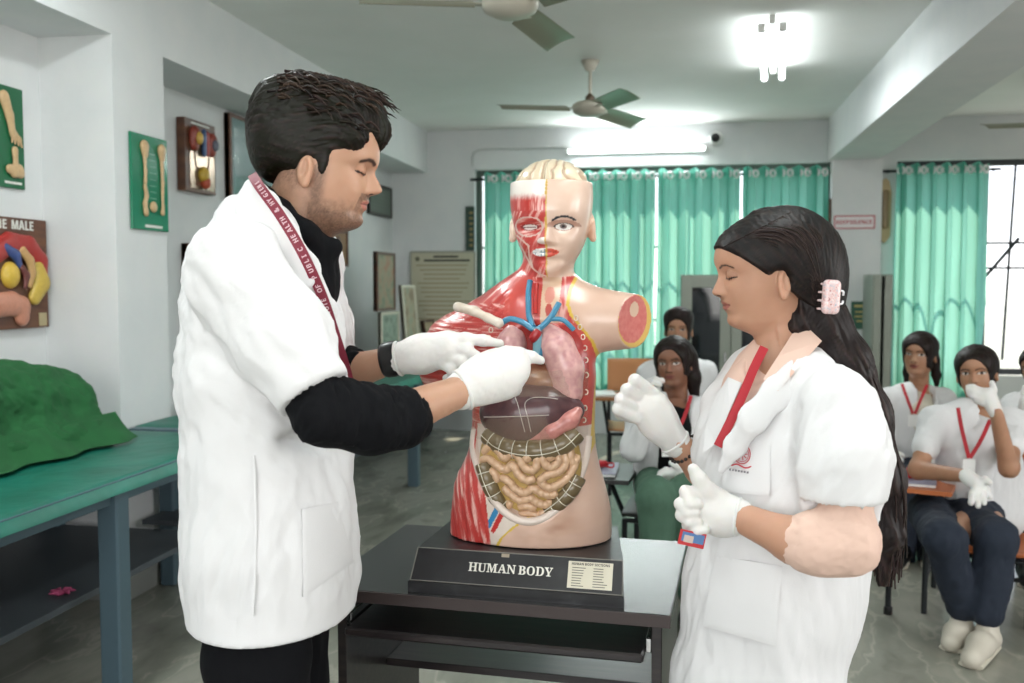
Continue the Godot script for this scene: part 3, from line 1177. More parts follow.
func build_model():
	var root := thing("anatomical_torso", "life-size painted anatomy torso with open chest, half its face skinned red", "anatomy model", Vector3(-0.32, TABLE_H, -1.98), deg_to_rad(-3.0))
	mx = root.transform
	uv0 = ml(528, 400, 0.08)
	var q := ml(628, 500, 0.08)
	uv_s = Vector2((q.x - uv0.x) / 100.0, (uv0.y - q.y) / 100.0)
	var px := uv_s.x
	# -------- body
	var f := SDF.new()
	var Z := Vector3(0, 0, 1)
	var P := func(u: float, v: float, z: float) -> Vector3: return ml(u, v, z)
	f.chain([P.call(537, 325, -0.02), P.call(534, 375, -0.01), P.call(533, 425, -0.005), P.call(532, 470, -0.01), P.call(533, 510, -0.02), P.call(535, 575, -0.03)], [0.108, 0.120, 0.118, 0.126, 0.156, 0.172], 0.05, Z, 0.74)
	f.cone(P.call(546, 270, -0.035), P.call(543, 320, -0.04), 0.050, 0.064, 0.035)
	f.cone(P.call(562, 318, -0.03), P.call(640, 321, -0.03), 0.062, 0.055, 0.045)        # skin-side shoulder and arm stump
	f.cone(P.call(520, 318, -0.03), P.call(452, 350, -0.03), 0.070, 0.058, 0.045)
	f.cone(P.call(452, 350, -0.03), P.call(440, 372, -0.03), 0.056, 0.050, 0.03)
	f.cone(P.call(540, 292, -0.055), P.call(462, 338, -0.05), 0.042, 0.050, 0.05)           # trapezius
	f.cone(P.call(552, 294, -0.055), P.call(612, 322, -0.05), 0.040, 0.042, 0.05)
	f.cone(P.call(484, 490, 0.0), P.call(481, 560, 0.005), 0.058, 0.066, 0.04)
	# chest and belly openings
	f.ell(P.call(539, 372, 0.09), Basis.IDENTITY, Vector3(44 * px, 58 * px, 0.056), 0.008, 1)
	f.ell(P.call(530, 455, 0.10), Basis.IDENTITY, Vector3(52 * px, 66 * px, 0.060), 0.008, 1)
	var hd := default_head()
	hd.top = 0.3
	hd.w = HeadShape.table([[-0.03, 0.018], [-0.01, 0.022], [0.005, 0.027], [0.02, 0.037], [0.05, 0.052], [0.08, 0.063], [0.115, 0.070], [0.15, 0.075], [0.18, 0.077], [0.24, 0.076]])
	hd.zf = HeadShape.table([[-0.03, 0.035], [-0.012, 0.052], [0.0, 0.072], [0.012, 0.083], [0.026, 0.084], [0.038, 0.079], [0.050, 0.081], [0.064, 0.082], [0.075, 0.082], [0.10, 0.083], [0.115, 0.083], [0.130, 0.089], [0.150, 0.092], [0.175, 0.090], [0.20, 0.084], [0.24, 0.07]])
	var hb := Basis(Vector3.UP, deg_to_rad(4.0)) * Basis(Vector3.RIGHT, deg_to_rad(3.0))
	var hs := 1.13
	var chin := P.call(546.5, 279.5, 0.05)
	var hx_ := Transform3D(hb * Basis.from_scale(Vector3(hs, 0.905, hs)), chin - hb * Vector3(0, 0, 0.085) * hs + Vector3(0, 0.004, 0))
	f.head(hx_, hd, 0.02)
	ear(f, hx_, -1, 0.92, 0.018)
	ear(f, hx_, 1, 0.92, 0.018)
	var inv := hx_.affine_inverse()
	var cut_y := (hx_ * Vector3(0, 0.2185, 0.05)).y
	var bottom := 0.0848
	f.cuts = [[Vector3(0, 1, 0), cut_y], [Vector3(0, -1, 0), -bottom], [Vector3(0.875, -0.05, 0.48).normalized(), Vector3(0.875, -0.05, 0.48).normalized().dot(P.call(633, 319, -0.02))]]
	f.rbox(P.call(410, 395, -0.03), Basis(Vector3(0, 0, 1), 0.55), Vector3(0.05, 0.09, 0.12), 0.004, 0.006, 1)
	f.lo = Vector3(-0.3, bottom - 0.01, -0.18); f.hi = Vector3(0.3, cut_y + 0.01, 0.16)
	var edge := [[262, 570], [285, 565], [300, 564], [312, 568], [325, 578], [340, 588], [352, 591], [380, 591], [420, 589], [450, 588], [475, 580], [495, 567], [510, 552], [519, 536], [526, 524], [534, 514], [545, 503], [560, 495]]
	var rim := [[430, 473], [450, 474], [470, 479], [490, 489], [505, 503], [517, 520], [523, 535]]
	var paint := func(p: Vector3, n: Vector3) -> Color:
		var w := paint_uv(p)
		var u := w.x; var v := w.y
		var h: Vector3 = inv * p
		if h.y > 0.0 and p.y > chin.y - 0.01 and (absf(h.x) < 0.1):
			if h.z > -0.02 or h.y > 0.05:
				return face_paint(h)
		# stump of the arm
		if n.x > 0.75 and n.z > 0.25 and u > 608:
			var c: Vector3 = P.call(633, 319, -0.02)
			var r := Vector2((p.z - c.z) / 0.050, (p.y - c.y) / 0.056).length()
			if r > 0.90: return hx("d9b45c")
			if Vector2((p.z - c.z + 0.002) / 0.014, (p.y - c.y - 0.020) / 0.016).length() < 1.0: return hx("d9b9a0")
			return hx("c65a55").lerp(hx("d9857c"), 0.5 + 0.5 * ns.get_noise_3d(p.x * 60, p.y * 60, p.z * 60))
		var ex := poly_y(edge, v)
		var mottled := 0.5 + 0.5 * ns.get_noise_3d(p.x * 14, p.y * 14, p.z * 14)
		var skin := MODEL_SKIN.lerp(hx("cfa48a"), mottled * 0.55)
		# browned, rubbed patch low on the belly
		skin = skin.lerp(hx("9a6a50"), 0.85 * smoothstep(0.25, 0.75, 0.5 + 0.5 * ns.get_noise_3d(p.x * 9, p.y * 16, 4.0)) * smoothstep(34, 0, Vector2((u - 545) * 0.7, v - 530).length()))
		if p.z < -0.06 or (u > ex + 1.6):
			if u < 500 and v < 420: return muscle(u, v, 0.9 if v < 330 else 0.4)
			return skin
		if absf(u - ex) <= 1.6 and v > 262: return hx("d8b648")
		# throat
		if v < 320 and u > 525:
			if u > 556: return muscle(u, v, 1.45)
			if u > 538: 
				if Vector2((u - 546) / 5.0, (v - 291) / 9.0).length() < 1.0: return hx("d28b7c")
				if Vector2((u - 546) / 3.2, (v - 306) / 7.0).length() < 1.0: return hx("b5483f")
				return hx("dcc0a4").lerp(hx("c9a187"), mottled)
			if u > 532: return hx("b8322c")
			return muscle(u, v, 1.2)
		# inside the openings
		if v > 322 and v < 425 and Vector2((u - 539) / 46.0, (v - 372) / 62.0).length() < 1.0 and n.z < 0.97:
			return hx("a83430")
		if v < 428:
			if u > 500: return hx("bf3f39").lerp(hx("d9685c"), mottled * 0.6)
			var ang := lerpf(0.75, 0.15, clampf((v - 290) / 60.0, 0, 1)) if v > 300 else 0.75
			return muscle(u, v, -ang if v < 318 else ang * 0.4, 0.16)
		# rim of the belly
		var rx := poly_y(rim, v)
		if v > 428 and u > rx - 1.0 and Vector2((u - 530) / 46.0, (v - 455) / 60.0).length() > 0.98:
			return hx("ddd0c6").lerp(hx("c9aea4"), mottled * 0.6)
		if v > 428 and Vector2((u - 530) / 60.0, (v - 455) / 72.0).length() < 1.0:
			return hx("d9c3b5").lerp(hx("bd9482"), mottled * 0.7)
		# groin and thigh
		var th := poly_y([[430, 476], [470, 480], [500, 484], [547, 491]], v)
		if u < th:
			return muscle(u, v, 1.35, 0.2, 3.0)
		var vessel := line_dist(w, [Vector2(502, 506), Vector2(496, 519), Vector2(488, 535)])
		if vessel < 2.8: return hx("2f7fb0")
		if line_dist(w, [Vector2(509, 509), Vector2(503, 520), Vector2(494, 538)]) < 2.6: return hx("bf2f2b")
		return FASCIA.lerp(hx("cdb9a9"), mottled * 0.5)
	var bulge := func(p: Vector3, n: Vector3) -> float:
		var w := paint_uv(p)
		var h: Vector3 = inv * p
		if p.y > chin.y - 0.01:
			return 0.0
		if n.z > 0.1 and w.x < 505 and w.y < 425 and w.y > 285: return 0.0016 * fibre(w.x, w.y, -0.75 if w.y < 318 else 0.1, 0.16)
		if n.z > -0.2 and w.y > 430 and w.x < poly_y([[430, 476], [470, 480], [500, 484], [547, 491]], w.y): return 0.0018 * fibre(w.x, w.y, 1.35, 0.2, 3.0)
		return 0.0
	var mm := vmat("model paint", 0.28)
	mm.clearcoat_enabled = true
	mm.clearcoat = 0.35
	mm.clearcoat_roughness = 0.2
	sdf_job(f, 0.0024, "torso", mm, root, paint, bulge)
	# -------- brain: two halves with folds
	for s in [-1.0, 1.0]:
		var b := SDF.new()
		var bc := Vector3(chin.x - 0.008, cut_y - 0.012, hx_.origin.z - 0.004)
		b.ell(bc, Basis.IDENTITY, Vector3(0.080, 0.063, 0.086), 0.01)
		b.cuts = [[Vector3(0, -1, 0), -(cut_y - 0.004)], [Vector3(-s, 0, 0), -s * bc.x - 0.0012]]
		var sd := 5.0 if s > 0 else 0.0
		var fold := func(p: Vector3) -> float:
			return sin((p.x - bc.x) / 0.0048 * (1.0 + 0.8 * (p.y - cut_y) / 0.05) + 3.4 * ns.get_noise_3d(p.x * 14.0 + sd, p.y * 16.0, p.z * 14.0))
		var gyri := func(p: Vector3, n: Vector3) -> float:
			if n.y < -0.5 or absf(n.x) > 0.995: return 0.0
			return 0.0030 * (smoothstep(-1.0, -0.2, fold.call(p)) - 0.6)
		var bcol := func(p: Vector3, _n: Vector3) -> Color:
			return hx("b3977c").lerp(hx("d6c6ac"), smoothstep(-0.95, -0.45, fold.call(p)))
		sdf_job(b, 0.0020, "brain_half", mm, root, bcol, gyri)
	# -------- collar bone
	var cb := SDF.new()
	cb.chain([P.call(458, 307, 0.052), P.call(474, 311, 0.066), P.call(488, 318, 0.074), P.call(499, 323, 0.078)], [0.011, 0.0095, 0.0085, 0.0105], 0.008)
	var plain := func(c: Color, c2: Color, fr: float) -> Callable:
		return func(p: Vector3, _n: Vector3) -> Color: return c.lerp(c2, clampf(0.5 + 0.8 * ns.get_noise_3d(p.x * fr, p.y * fr, p.z * fr), 0, 1))
	sdf_job(cb, 0.0025, "collar_bone", mm, root, plain.call(hx("efe6da"), hx("d8c9b6"), 30.0))
	# -------- vessels of the neck and chest
	var vz := 0.078
	var tube_part := func(called: String, pts: Array, rad, col: Color, sides := 10):
		var b := Buf.new()
		b.tint = col
		b.tube(curve(pts, 4 * pts.size()), rad, sides)
		return put(b.mesh(), called, mm, root)
	var blue := hx("3f86a8")
	tube_part.call("vein", [surface_z(f, 530, 281), surface_z(f, 528.5, 292), surface_z(f, 528.5, 304), surface_z(f, 529, 316), P.call(533, 327, vz)], 0.0062, blue)
	tube_part.call("artery", [surface_z(f, 536.5, 284), surface_z(f, 535.5, 298), surface_z(f, 535.5, 314)], 0.0052, hx("b42a26"))
	tube_part.call("vein", [P.call(498, 326, 0.070), P.call(509, 319, 0.076), P.call(522, 322, 0.078), P.call(533, 329, vz), P.call(540, 328, vz), P.call(551, 317, 0.076), P.call(559, 303, 0.064)], 0.0062, blue)
	tube_part.call("vein", [P.call(551, 319, 0.075), P.call(563, 320, 0.077), P.call(574, 330, 0.072)], 0.0050, blue)
	tube_part.call("vein", [P.call(537, 327, vz), P.call(537.5, 342, 0.075), P.call(537, 360, 0.068)], [0.010, 0.010, 0.0095, 0.0095, 0.0095, 0.0095, 0.0095, 0.0095, 0.0095, 0.0095, 0.0095, 0.0095, 0.0095], hx("7fb0bf"))
	tube_part.call("vein", [P.call(545, 342, 0.074), P.call(542, 352, 0.075), P.call(537, 362, 0.070)], 0.0055, blue)
	tube_part.call("artery", [P.call(539, 330, 0.082), P.call(534, 337, 0.084), P.call(532, 341, 0.080)], [0.008, 0.009, 0.0095, 0.0098, 0.0098, 0.0098, 0.0098, 0.0095, 0.009, 0.008, 0.0075, 0.007, 0.006], hx("a01f22"))
	# -------- lungs, midriff, liver, stomach
	var lung := plain.call(hx("e6b9b2"), hx("c98f92"), 55.0)
	var l := SDF.new()
	l.chain([P.call(514, 332, 0.048), P.call(511, 345, 0.052), P.call(507, 385, 0.048)], [0.021, 0.028, 0.034], 0.02)
	sdf_job(l, 0.003, "lung", mm, root, lung)
	l = SDF.new()
	l.chain([P.call(548, 333, 0.048), P.call(557, 347, 0.056), P.call(566, 368, 0.054), P.call(567, 392, 0.050)], [0.022, 0.032, 0.033, 0.033], 0.02)
	l.cuts = [[Vector3(-0.36, -0.93, 0.0), Vector3(-0.36, -0.93, 0).dot(P.call(557, 393, 0.08))]]
	sdf_job(l, 0.003, "lung", mm, root, lung)
	l = SDF.new()
	l.ell(P.call(540, 381, 0.045), Basis.IDENTITY, Vector3(0.062, 0.036, 0.036), 0.01)
	sdf_job(l, 0.003, "diaphragm", mm, root, plain.call(hx("a77a5c"), hx("8c5a48"), 40.0))
	l = SDF.new()
	l.chain([P.call(503, 413, 0.062), P.call(520, 413, 0.070), P.call(548, 411, 0.070), P.call(572, 410, 0.064)], [0.050, 0.056, 0.046, 0.026], 0.03, Z, 0.75)
	var liver := l
	sdf_job(l, 0.003, "liver", mm, root, plain.call(hx("5c3a3c"), hx("472a30"), 45.0))
	l = SDF.new()
	l.chain([P.call(533, 437, 0.084), P.call(552, 430, 0.092), P.call(570, 420, 0.086), P.call(577, 412, 0.078)], [0.010, 0.017, 0.018, 0.012], 0.01)
	sdf_job(l, 0.0028, "stomach", mm, root, plain.call(hx("cf8f86"), hx("b06a66"), 50.0))
	for ln in [[[514, 394], [518, 405], [521, 417], [525, 432]], [[558, 399], [545, 397.5], [532, 398], [525, 404], [528, 418], [531, 432]], [[484, 417], [497, 417], [512, 416.5], [530, 416], [549, 415]]]:
		var pts := []
		for w in ln: pts.append(surface_z(liver, w[0], w[1]) + Vector3(0, 0, 0.0008))
		tube_part.call("liver_line", pts, 0.0009, hx("c9bfb8"), 6)
	# -------- bowel bed, coils and colon
	l = SDF.new()
	l.ell(P.call(530, 462, 0.062), Basis.IDENTITY, Vector3(0.108, 0.118, 0.033), 0.01)
	sdf_job(l, 0.0035, "bowel_bed", mm, root, plain.call(hx("c2a561"), hx("a8854a"), 30.0))
	var coils := [
		[[486, 455], [492, 448], [500, 452], [506, 459], [513, 454], [520, 459], [525, 468], [534, 470], [537, 461], [535, 452]],
		[[484, 462], [491, 460], [499, 466], [507, 470], [514, 466], [519, 474], [527, 480], [535, 478]],
		[[541, 452], [543, 463], [550, 468], [557, 462], [556, 453]],
		[[562, 452], [564, 464], [557, 472], [547, 475], [540, 481], [548, 487], [557, 484], [566, 477], [571, 468], [575, 456]],
		[[568, 449], [569, 460], [573, 466]],
		[[502, 477], [510, 481], [516, 488], [525, 492], [533, 488], [541, 492], [550, 494], [556, 491]],
		[[505, 486], [512, 493], [521, 499], [530, 497], [537, 501], [545, 503], [551, 499]],
		[[512, 500], [509, 508], [517, 513], [528, 511], [538, 513], [545, 509]],
		[[519, 505], [528, 504], [536, 507]],
		[[490, 470], [497, 474], [500, 482]],
		[[547, 452], [549, 459], [552, 453]],
		[[524, 455], [528, 460], [530, 453]]]
	for c in coils:
		var pts := []
		for w0_ in c:
			var w := [530.0 + (w0_[0] - 530.0) * 1.06, 480.0 + (w0_[1] - 480.0) * 1.06]
			var g := Vector2((w[0] - 530) / 54.0, (w[1] - 464) / 58.0)
			pts.append(P.call(w[0], w[1], 0.1000 - 0.030 * minf(g.length_squared(), 1.0)))
		var cp := curve(pts, 8 * (pts.size() - 1))
		var rr := []
		for i in cp.size():
			var e := minf(i, cp.size() - 1 - i)
			rr.append((0.0090 + 0.0006 * sin(i * 1.3)) * (0.6 + 0.4 * minf(e / 3.0, 1.0)))
		var b := Buf.new()
		b.tint = hx("d0ab8a")
		b.tube(cp, rr, 10)
		put(b.mesh(), "small_bowel", mm, root)
	var colon := func(pts: Array, rad: float, every: int):
		var cp := curve(pts, 40)
		var rr := []
		for i in cp.size():
			rr.append(rad * (0.93 + 0.10 * absf(sin(PI * i / every))))
		var b := Buf.new()
		b.tint = hx("6f5f43")
		b.tube(cp, rr, 16)
		var o := put(b.mesh(), "colon", mm, root)
		var bands := Buf.new()
		bands.tint = hx("d8d4c4")
		for i in range(every, cp.size() - 1, every):
			var d: Vector3 = (cp[i + 1] - cp[i - 1]).normalized()
			var x := d.cross(Z).normalized()
			var ring := []
			for k in 13:
				var a := PI * k / 12.0
				ring.append(cp[i] + (x * cos(a) + x.cross(d).normalized() * -sin(a) * -1.0) * (rad * 0.955))
			bands.tube(ring, 0.0011, 5)
		var along := []
		for i in cp.size():
			var d: Vector3 = (cp[mini(i + 1, cp.size() - 1)] - cp[maxi(i - 1, 0)]).normalized()
			var x := d.cross(Z).normalized()
			along.append(cp[i] + x * rad * 0.30 + x.cross(d).normalized() * rad * 0.95)
		bands.tube(along, 0.0011, 5)
		put(bands.mesh(), "colon_band", mm, o)
	colon.call([P.call(488, 433, 0.066), P.call(500, 443, 0.078), P.call(518, 449, 0.086), P.call(540, 450, 0.088), P.call(562, 444, 0.084), P.call(577, 431, 0.074)], 0.0225, 5)
	colon.call([P.call(483, 463, 0.078), P.call(488, 480, 0.082), P.call(496, 497, 0.080), P.call(507, 511, 0.070)], 0.0175, 8)
	colon.call([P.call(579, 476, 0.074), P.call(571, 490, 0.080), P.call(560, 502, 0.078), P.call(548, 511, 0.070)], 0.0165, 8)
	# -------- pale rim of the belly wall
	var rp := []
	for w in [[475, 428], [473, 445], [476, 462], [482, 480], [491, 497], [504, 512], [520, 521], [537, 521], [554, 512], [569, 496], [580, 476], [586, 455], [588, 436]]:
		rp.append(surface_z(f, w[0], w[1]) - Vector3(0, 0, 0.003))
	var rimb := Buf.new()
	rimb.tint = hx("dccdc2")
	rimb.tube(curve(rp, 72), 0.0085, 10)
	put(rimb.mesh(), "belly_rim", mm, root)
	# -------- cut rib ends along the edge of the chest
	for w in [[489, 338], [491, 330], [497, 323], [576, 318], [580, 327], [583, 337], [585, 348], [586, 360], [586.5, 375], [586, 392], [585, 408], [584, 420]]:
		var b := Buf.new()
		b.tint = hx("e6d8c8")
		var ring := []
		for k in 11: ring.append(Vector3(cos(TAU * k / 10.0), 1.25 * sin(TAU * k / 10.0), 0) * 0.0042)
		b.tube(ring, 0.0014, 5)
		var o := put(b.mesh(), "rib_end", mm, root)
		var zz := surface_z(f, w[0], w[1])
		o.position = zz + Vector3(0, 0, 0.001)
	# -------- clear film wound round the middle
	var film := mat("clear film", Color(0.80, 0.72, 0.62, 0.15), 0.3)
	film.metallic_specular = 0.25
	film.transparency = BaseMaterial3D.TRANSPARENCY_ALPHA
	film.cull_mode = BaseMaterial3D.CULL_DISABLED
	for st in [[366.0, 388.0, 372.0, 366.0, 392.0], [412.0, 436.0, 408.0, 404.0, 431.0]]:
		var b := Buf.new()
		var fn := func(u: float, v: float) -> Vector3:
			var a := lerpf(-1.35, 1.35, u)
			var py := lerpf(lerpf(st[1], st[4], u), lerpf(st[0], st[3], u), v)
			var r := Vector2(0.126, 0.119)
			var c: Vector3 = P.call(533, py, 0.0)
			return Vector3(c.x + r.x * sin(a), c.y + 0.003 * ns.get_noise_2d(u * 9.0, v * 4.0), r.y * cos(a) + 0.004 * ns.get_noise_2d(u * 14.0 + v * 6.0, st[0]))
		b.sheet(fn, 48, 8)
		put(b.mesh(), "clear_film", film, root)
	# -------- pedestal
	var ped := thing("model_plinth", "black wooden plinth lettered HUMAN BODY under the anatomy torso", "plinth", Vector3(-0.32, TABLE_H, -1.98), deg_to_rad(-3.0))
	var bk := mat("plinth black", Color("17171a"), 0.38)
	bk.albedo_texture = noise_tex(31, 0.02, 256, [[0.0, Color("0f0f12")], [0.6, Color("1a1b1e")], [0.85, Color("26272a")], [1.0, Color("3a3a3c")]], 5)
	bk.albedo_color = Color.WHITE
	tri(bk, 3.0)
	var zf := 0.168; var zbk := -0.14
	put(Buf.new().prism([Vector2(-0.214, zbk), Vector2(0.185, zbk), Vector2(0.224, zf), Vector2(-0.214, zf)], 0.0, 0.0225, Transform3D(Basis(Vector3(1, 0, 0), Vector3(0, 0, 1), Vector3(0, 1, 0)), Vector3.ZERO)).mesh(), "foot_board", bk, ped)
	var bb := Buf.new()
	var w0 := 0.210; var w1 := 0.203
	var lo4 := [Vector3(-w0, 0.024, zf - 0.004), Vector3(w0 + 0.010, 0.024, zf - 0.004), Vector3(w0 - 0.028, 0.024, zbk + 0.004), Vector3(-w0, 0.024, zbk + 0.004)]
	var hi4 := [Vector3(-w1, 0.083, zf - 0.034), Vector3(w1 + 0.014, 0.083, zf - 0.034), Vector3(w1 - 0.028, 0.083, zbk + 0.012), Vector3(-w1, 0.083, zbk + 0.012)]
	for i in 4: bb.quad(lo4[i], lo4[(i + 1) % 4], hi4[(i + 1) % 4], hi4[i])
	bb.quad(hi4[0], hi4[1], hi4[2], hi4[3])
	bb.quad(lo4[3], lo4[2], lo4[1], lo4[0])
	put(bb.mesh(), "body", bk, ped)
	# worn pale edges of the board
	var wear := mat("worn edge", Color("7d7a73"), 0.5)
	for e in [[lo4[0], lo4[1]], [hi4[0], hi4[1]], [lo4[0], hi4[0]], [lo4[1], hi4[1]]]:
		put(Buf.new().tube([e[0], e[1]], 0.0012, 5).mesh(), "worn_edge", wear, ped)
	var slope := atan2(0.030, 0.059)
	var face := Basis(Vector3.RIGHT, -slope)
	var fp := func(x: float, y: float) -> Vector3:   # a point on the sloping front, y from its foot
		return Vector3(x, 0.024 + y * cos(slope), zf - 0.004 - y * sin(slope)) + face * Vector3(0, 0, 0.0006)
	for w in [["HUMAN", -0.043], ["BODY", 0.046]]:
		var tm := put(lettering(w[0], 0.0242, 0.001, true, true), "lettering", mat("sign white", Color("e6e4da"), 0.5), ped)
		tm.transform = Transform3D(face, fp.call(w[1], 0.034))
	put_note(ped, face, fp.call(0.155, 0.033))
	var scrap := put(Buf.new().box(Vector3.ZERO, Vector3(0.016, 0.007, 0.0006)).mesh(), "tape_scrap", mat("tape", Color("9c8f7c"), 0.5), ped)
	scrap.transform = Transform3D(face, fp.call(-0.018, 0.061))

func put_note(ped: Node3D, face: Basis, pos: Vector3):
	var note := Node3D.new()
	note.name = "paper_note"
	ped.add_child(note)
	note.transform = Transform3D(face, pos)
	put(Buf.new().box(Vector3.ZERO, Vector3(0.088, 0.052, 0.0008)).mesh(), "sheet", mat("aged paper", Color("d6d0bd"), 0.7), note)
	var ink := mat("ink", Color("2a2a2c"), 0.7)
	var h := put(lettering("HUMAN BODY SECTIONS", 0.0065, 0.0004, false, true), "heading", ink, note)
	h.position = Vector3(0, 0.021, 0.0006)
	var b := Buf.new()
	for c in 2:
		for i in 8:
			var w := 0.018 + 0.014 * absf(ns.get_noise_2d(i * 3.1, c * 7.7 + 0.3))
			b.box(Vector3(-0.036 + c * 0.042 + w / 2, 0.0135 - i * 0.005, 0.0006), Vector3(w, 0.0012, 0.0003))
	put(b.mesh(), "print_lines", ink, note)

# point of a field's front surface under a paint position
func surface_z(f: SDF, u: float, v: float) -> Vector3:
	var all := PackedInt32Array(range(f.t.size()))
	var o := mx.affine_inverse() * CAM
	var d := (ml(u, v, 0.08) - o).normalized()
	var t := o.distance_to(ml(u, v, 0.16))
	for i in 40:
		var e := f.eval(o + d * t, all)
		if e < 0.0003: break
		t += e * 0.6
	return o + d * t

func face_paint(h: Vector3) -> Color:
	var x := h.x; var y := h.y
	var p := Vector2(x, y)
	if h.z < 0.02 and absf(x) > 0.06 and h.y < 0.135 and h.y > 0.06: 
		return hx("e6d3c2") if x < 0 else hx("dcb79f")
	if h.z > 0.0 and absf(x) < 0.0014: return hx("caa548")
	var n := 0.5 + 0.5 * ns.get_noise_3d(x * 22, y * 22, h.z * 22)
	if x > 0 or h.z < -0.03:
		if x < 0: return muscle(x * 480, y * 480, 1.5)
		var skin := hx("e0c5b4").lerp(hx("d0ab96"), n * 0.6)
		if h.z < 0.02: return skin.lerp(hx("cfa085"), 0.5 * n)
		# brow
		var br := line_dist(p, [Vector2(0.0115, 0.1285), Vector2(0.020, 0.1345), Vector2(0.031, 0.1370), Vector2(0.042, 0.1345), Vector2(0.050, 0.1285)])
		if br < 0.0023: return hx("2a2c36")
		var e := Vector2((x - 0.030) / 0.0145, (y - 0.1135) / 0.0074)
		var el := e.length()
		if el < 1.0:
			var ir := p.distance_to(Vector2(0.029, 0.1145))
			if ir < 0.0026: return hx("1c1716")
			if ir < 0.0058: return hx("7d6a66")
			return hx("e6e2dd")
		if el < 1.22 and y > 0.1125: return hx("3a3230")
		if el < 1.15: return hx("a06a58")
		if el < 2.1 and y > 0.113: return hx("b78f7f")
		# lips
		var lx := x / 0.0235
		if lx < 1.0:
			var up := 0.0655 - 0.009 * lx * lx + 0.0016 * sin(lx * PI)
			var lo := 0.0455 + 0.011 * lx * lx
			if y < up and y > lo:
				return hx("8f2a22") if absf(y - 0.0568) < 0.0011 else hx("cf4f3c")
		return skin
	# skinned half
	if y > 0.192: return hx("ece4dc")
	if y > 0.150:
		var t := smoothstep(0.172, 0.192, y + 0.006 * ns.get_noise_1d(x * 900))
		return muscle(x * 480, y * 480, 1.5, 0.22).lerp(hx("ece4dc"), t)
	var e2 := Vector2((x + 0.032) / 0.0145, (y - 0.1135) / 0.0060)
	if e2.length() < 1.0: return hx("6b3b36") if absf(y - 0.1125) < 0.0009 else hx("ded5cf")
	if e2.length() < 1.3: return hx("8e2a28")
	var ring := Vector2((x + 0.034) / 0.0275, (y - 0.1145) / 0.0215).length()
	if absf(ring - 1.0) < 0.075: return hx("d9bdb2")
	if ring < 1.0: return muscle(x * 480, y * 480, 0.2, 0.2, 2.0)
	# nose tip and teeth
	if Vector2((x + 0.004) / 0.012, (y - 0.083) / 0.008).length() < 1.0: return hx("e9e2da")
	if Vector2((x + 0.009) / 0.017, (y - 0.0565) / 0.0095).length() < 1.0:
		return hx("6d8a96") if absf(y - 0.0565) < 0.0008 or absf(fposmod(x, 0.006) - 0.003) < 0.0004 else hx("e4e4e0")
	for ln in [[Vector2(-0.060, 0.095), Vector2(-0.045, 0.082), Vector2(-0.034, 0.072), Vector2(-0.034, 0.045), Vector2(-0.028, 0.022)], [Vector2(-0.062, 0.085), Vector2(-0.050, 0.068), Vector2(-0.043, 0.050), Vector2(-0.030, 0.022), Vector2(-0.012, 0.006), Vector2(0, 0.002)]]:
		if line_dist(p, ln) < 0.0019: return hx("dcbcb0")
	return muscle(x * 480, y * 480, 1.2, 0.2, 1.0)
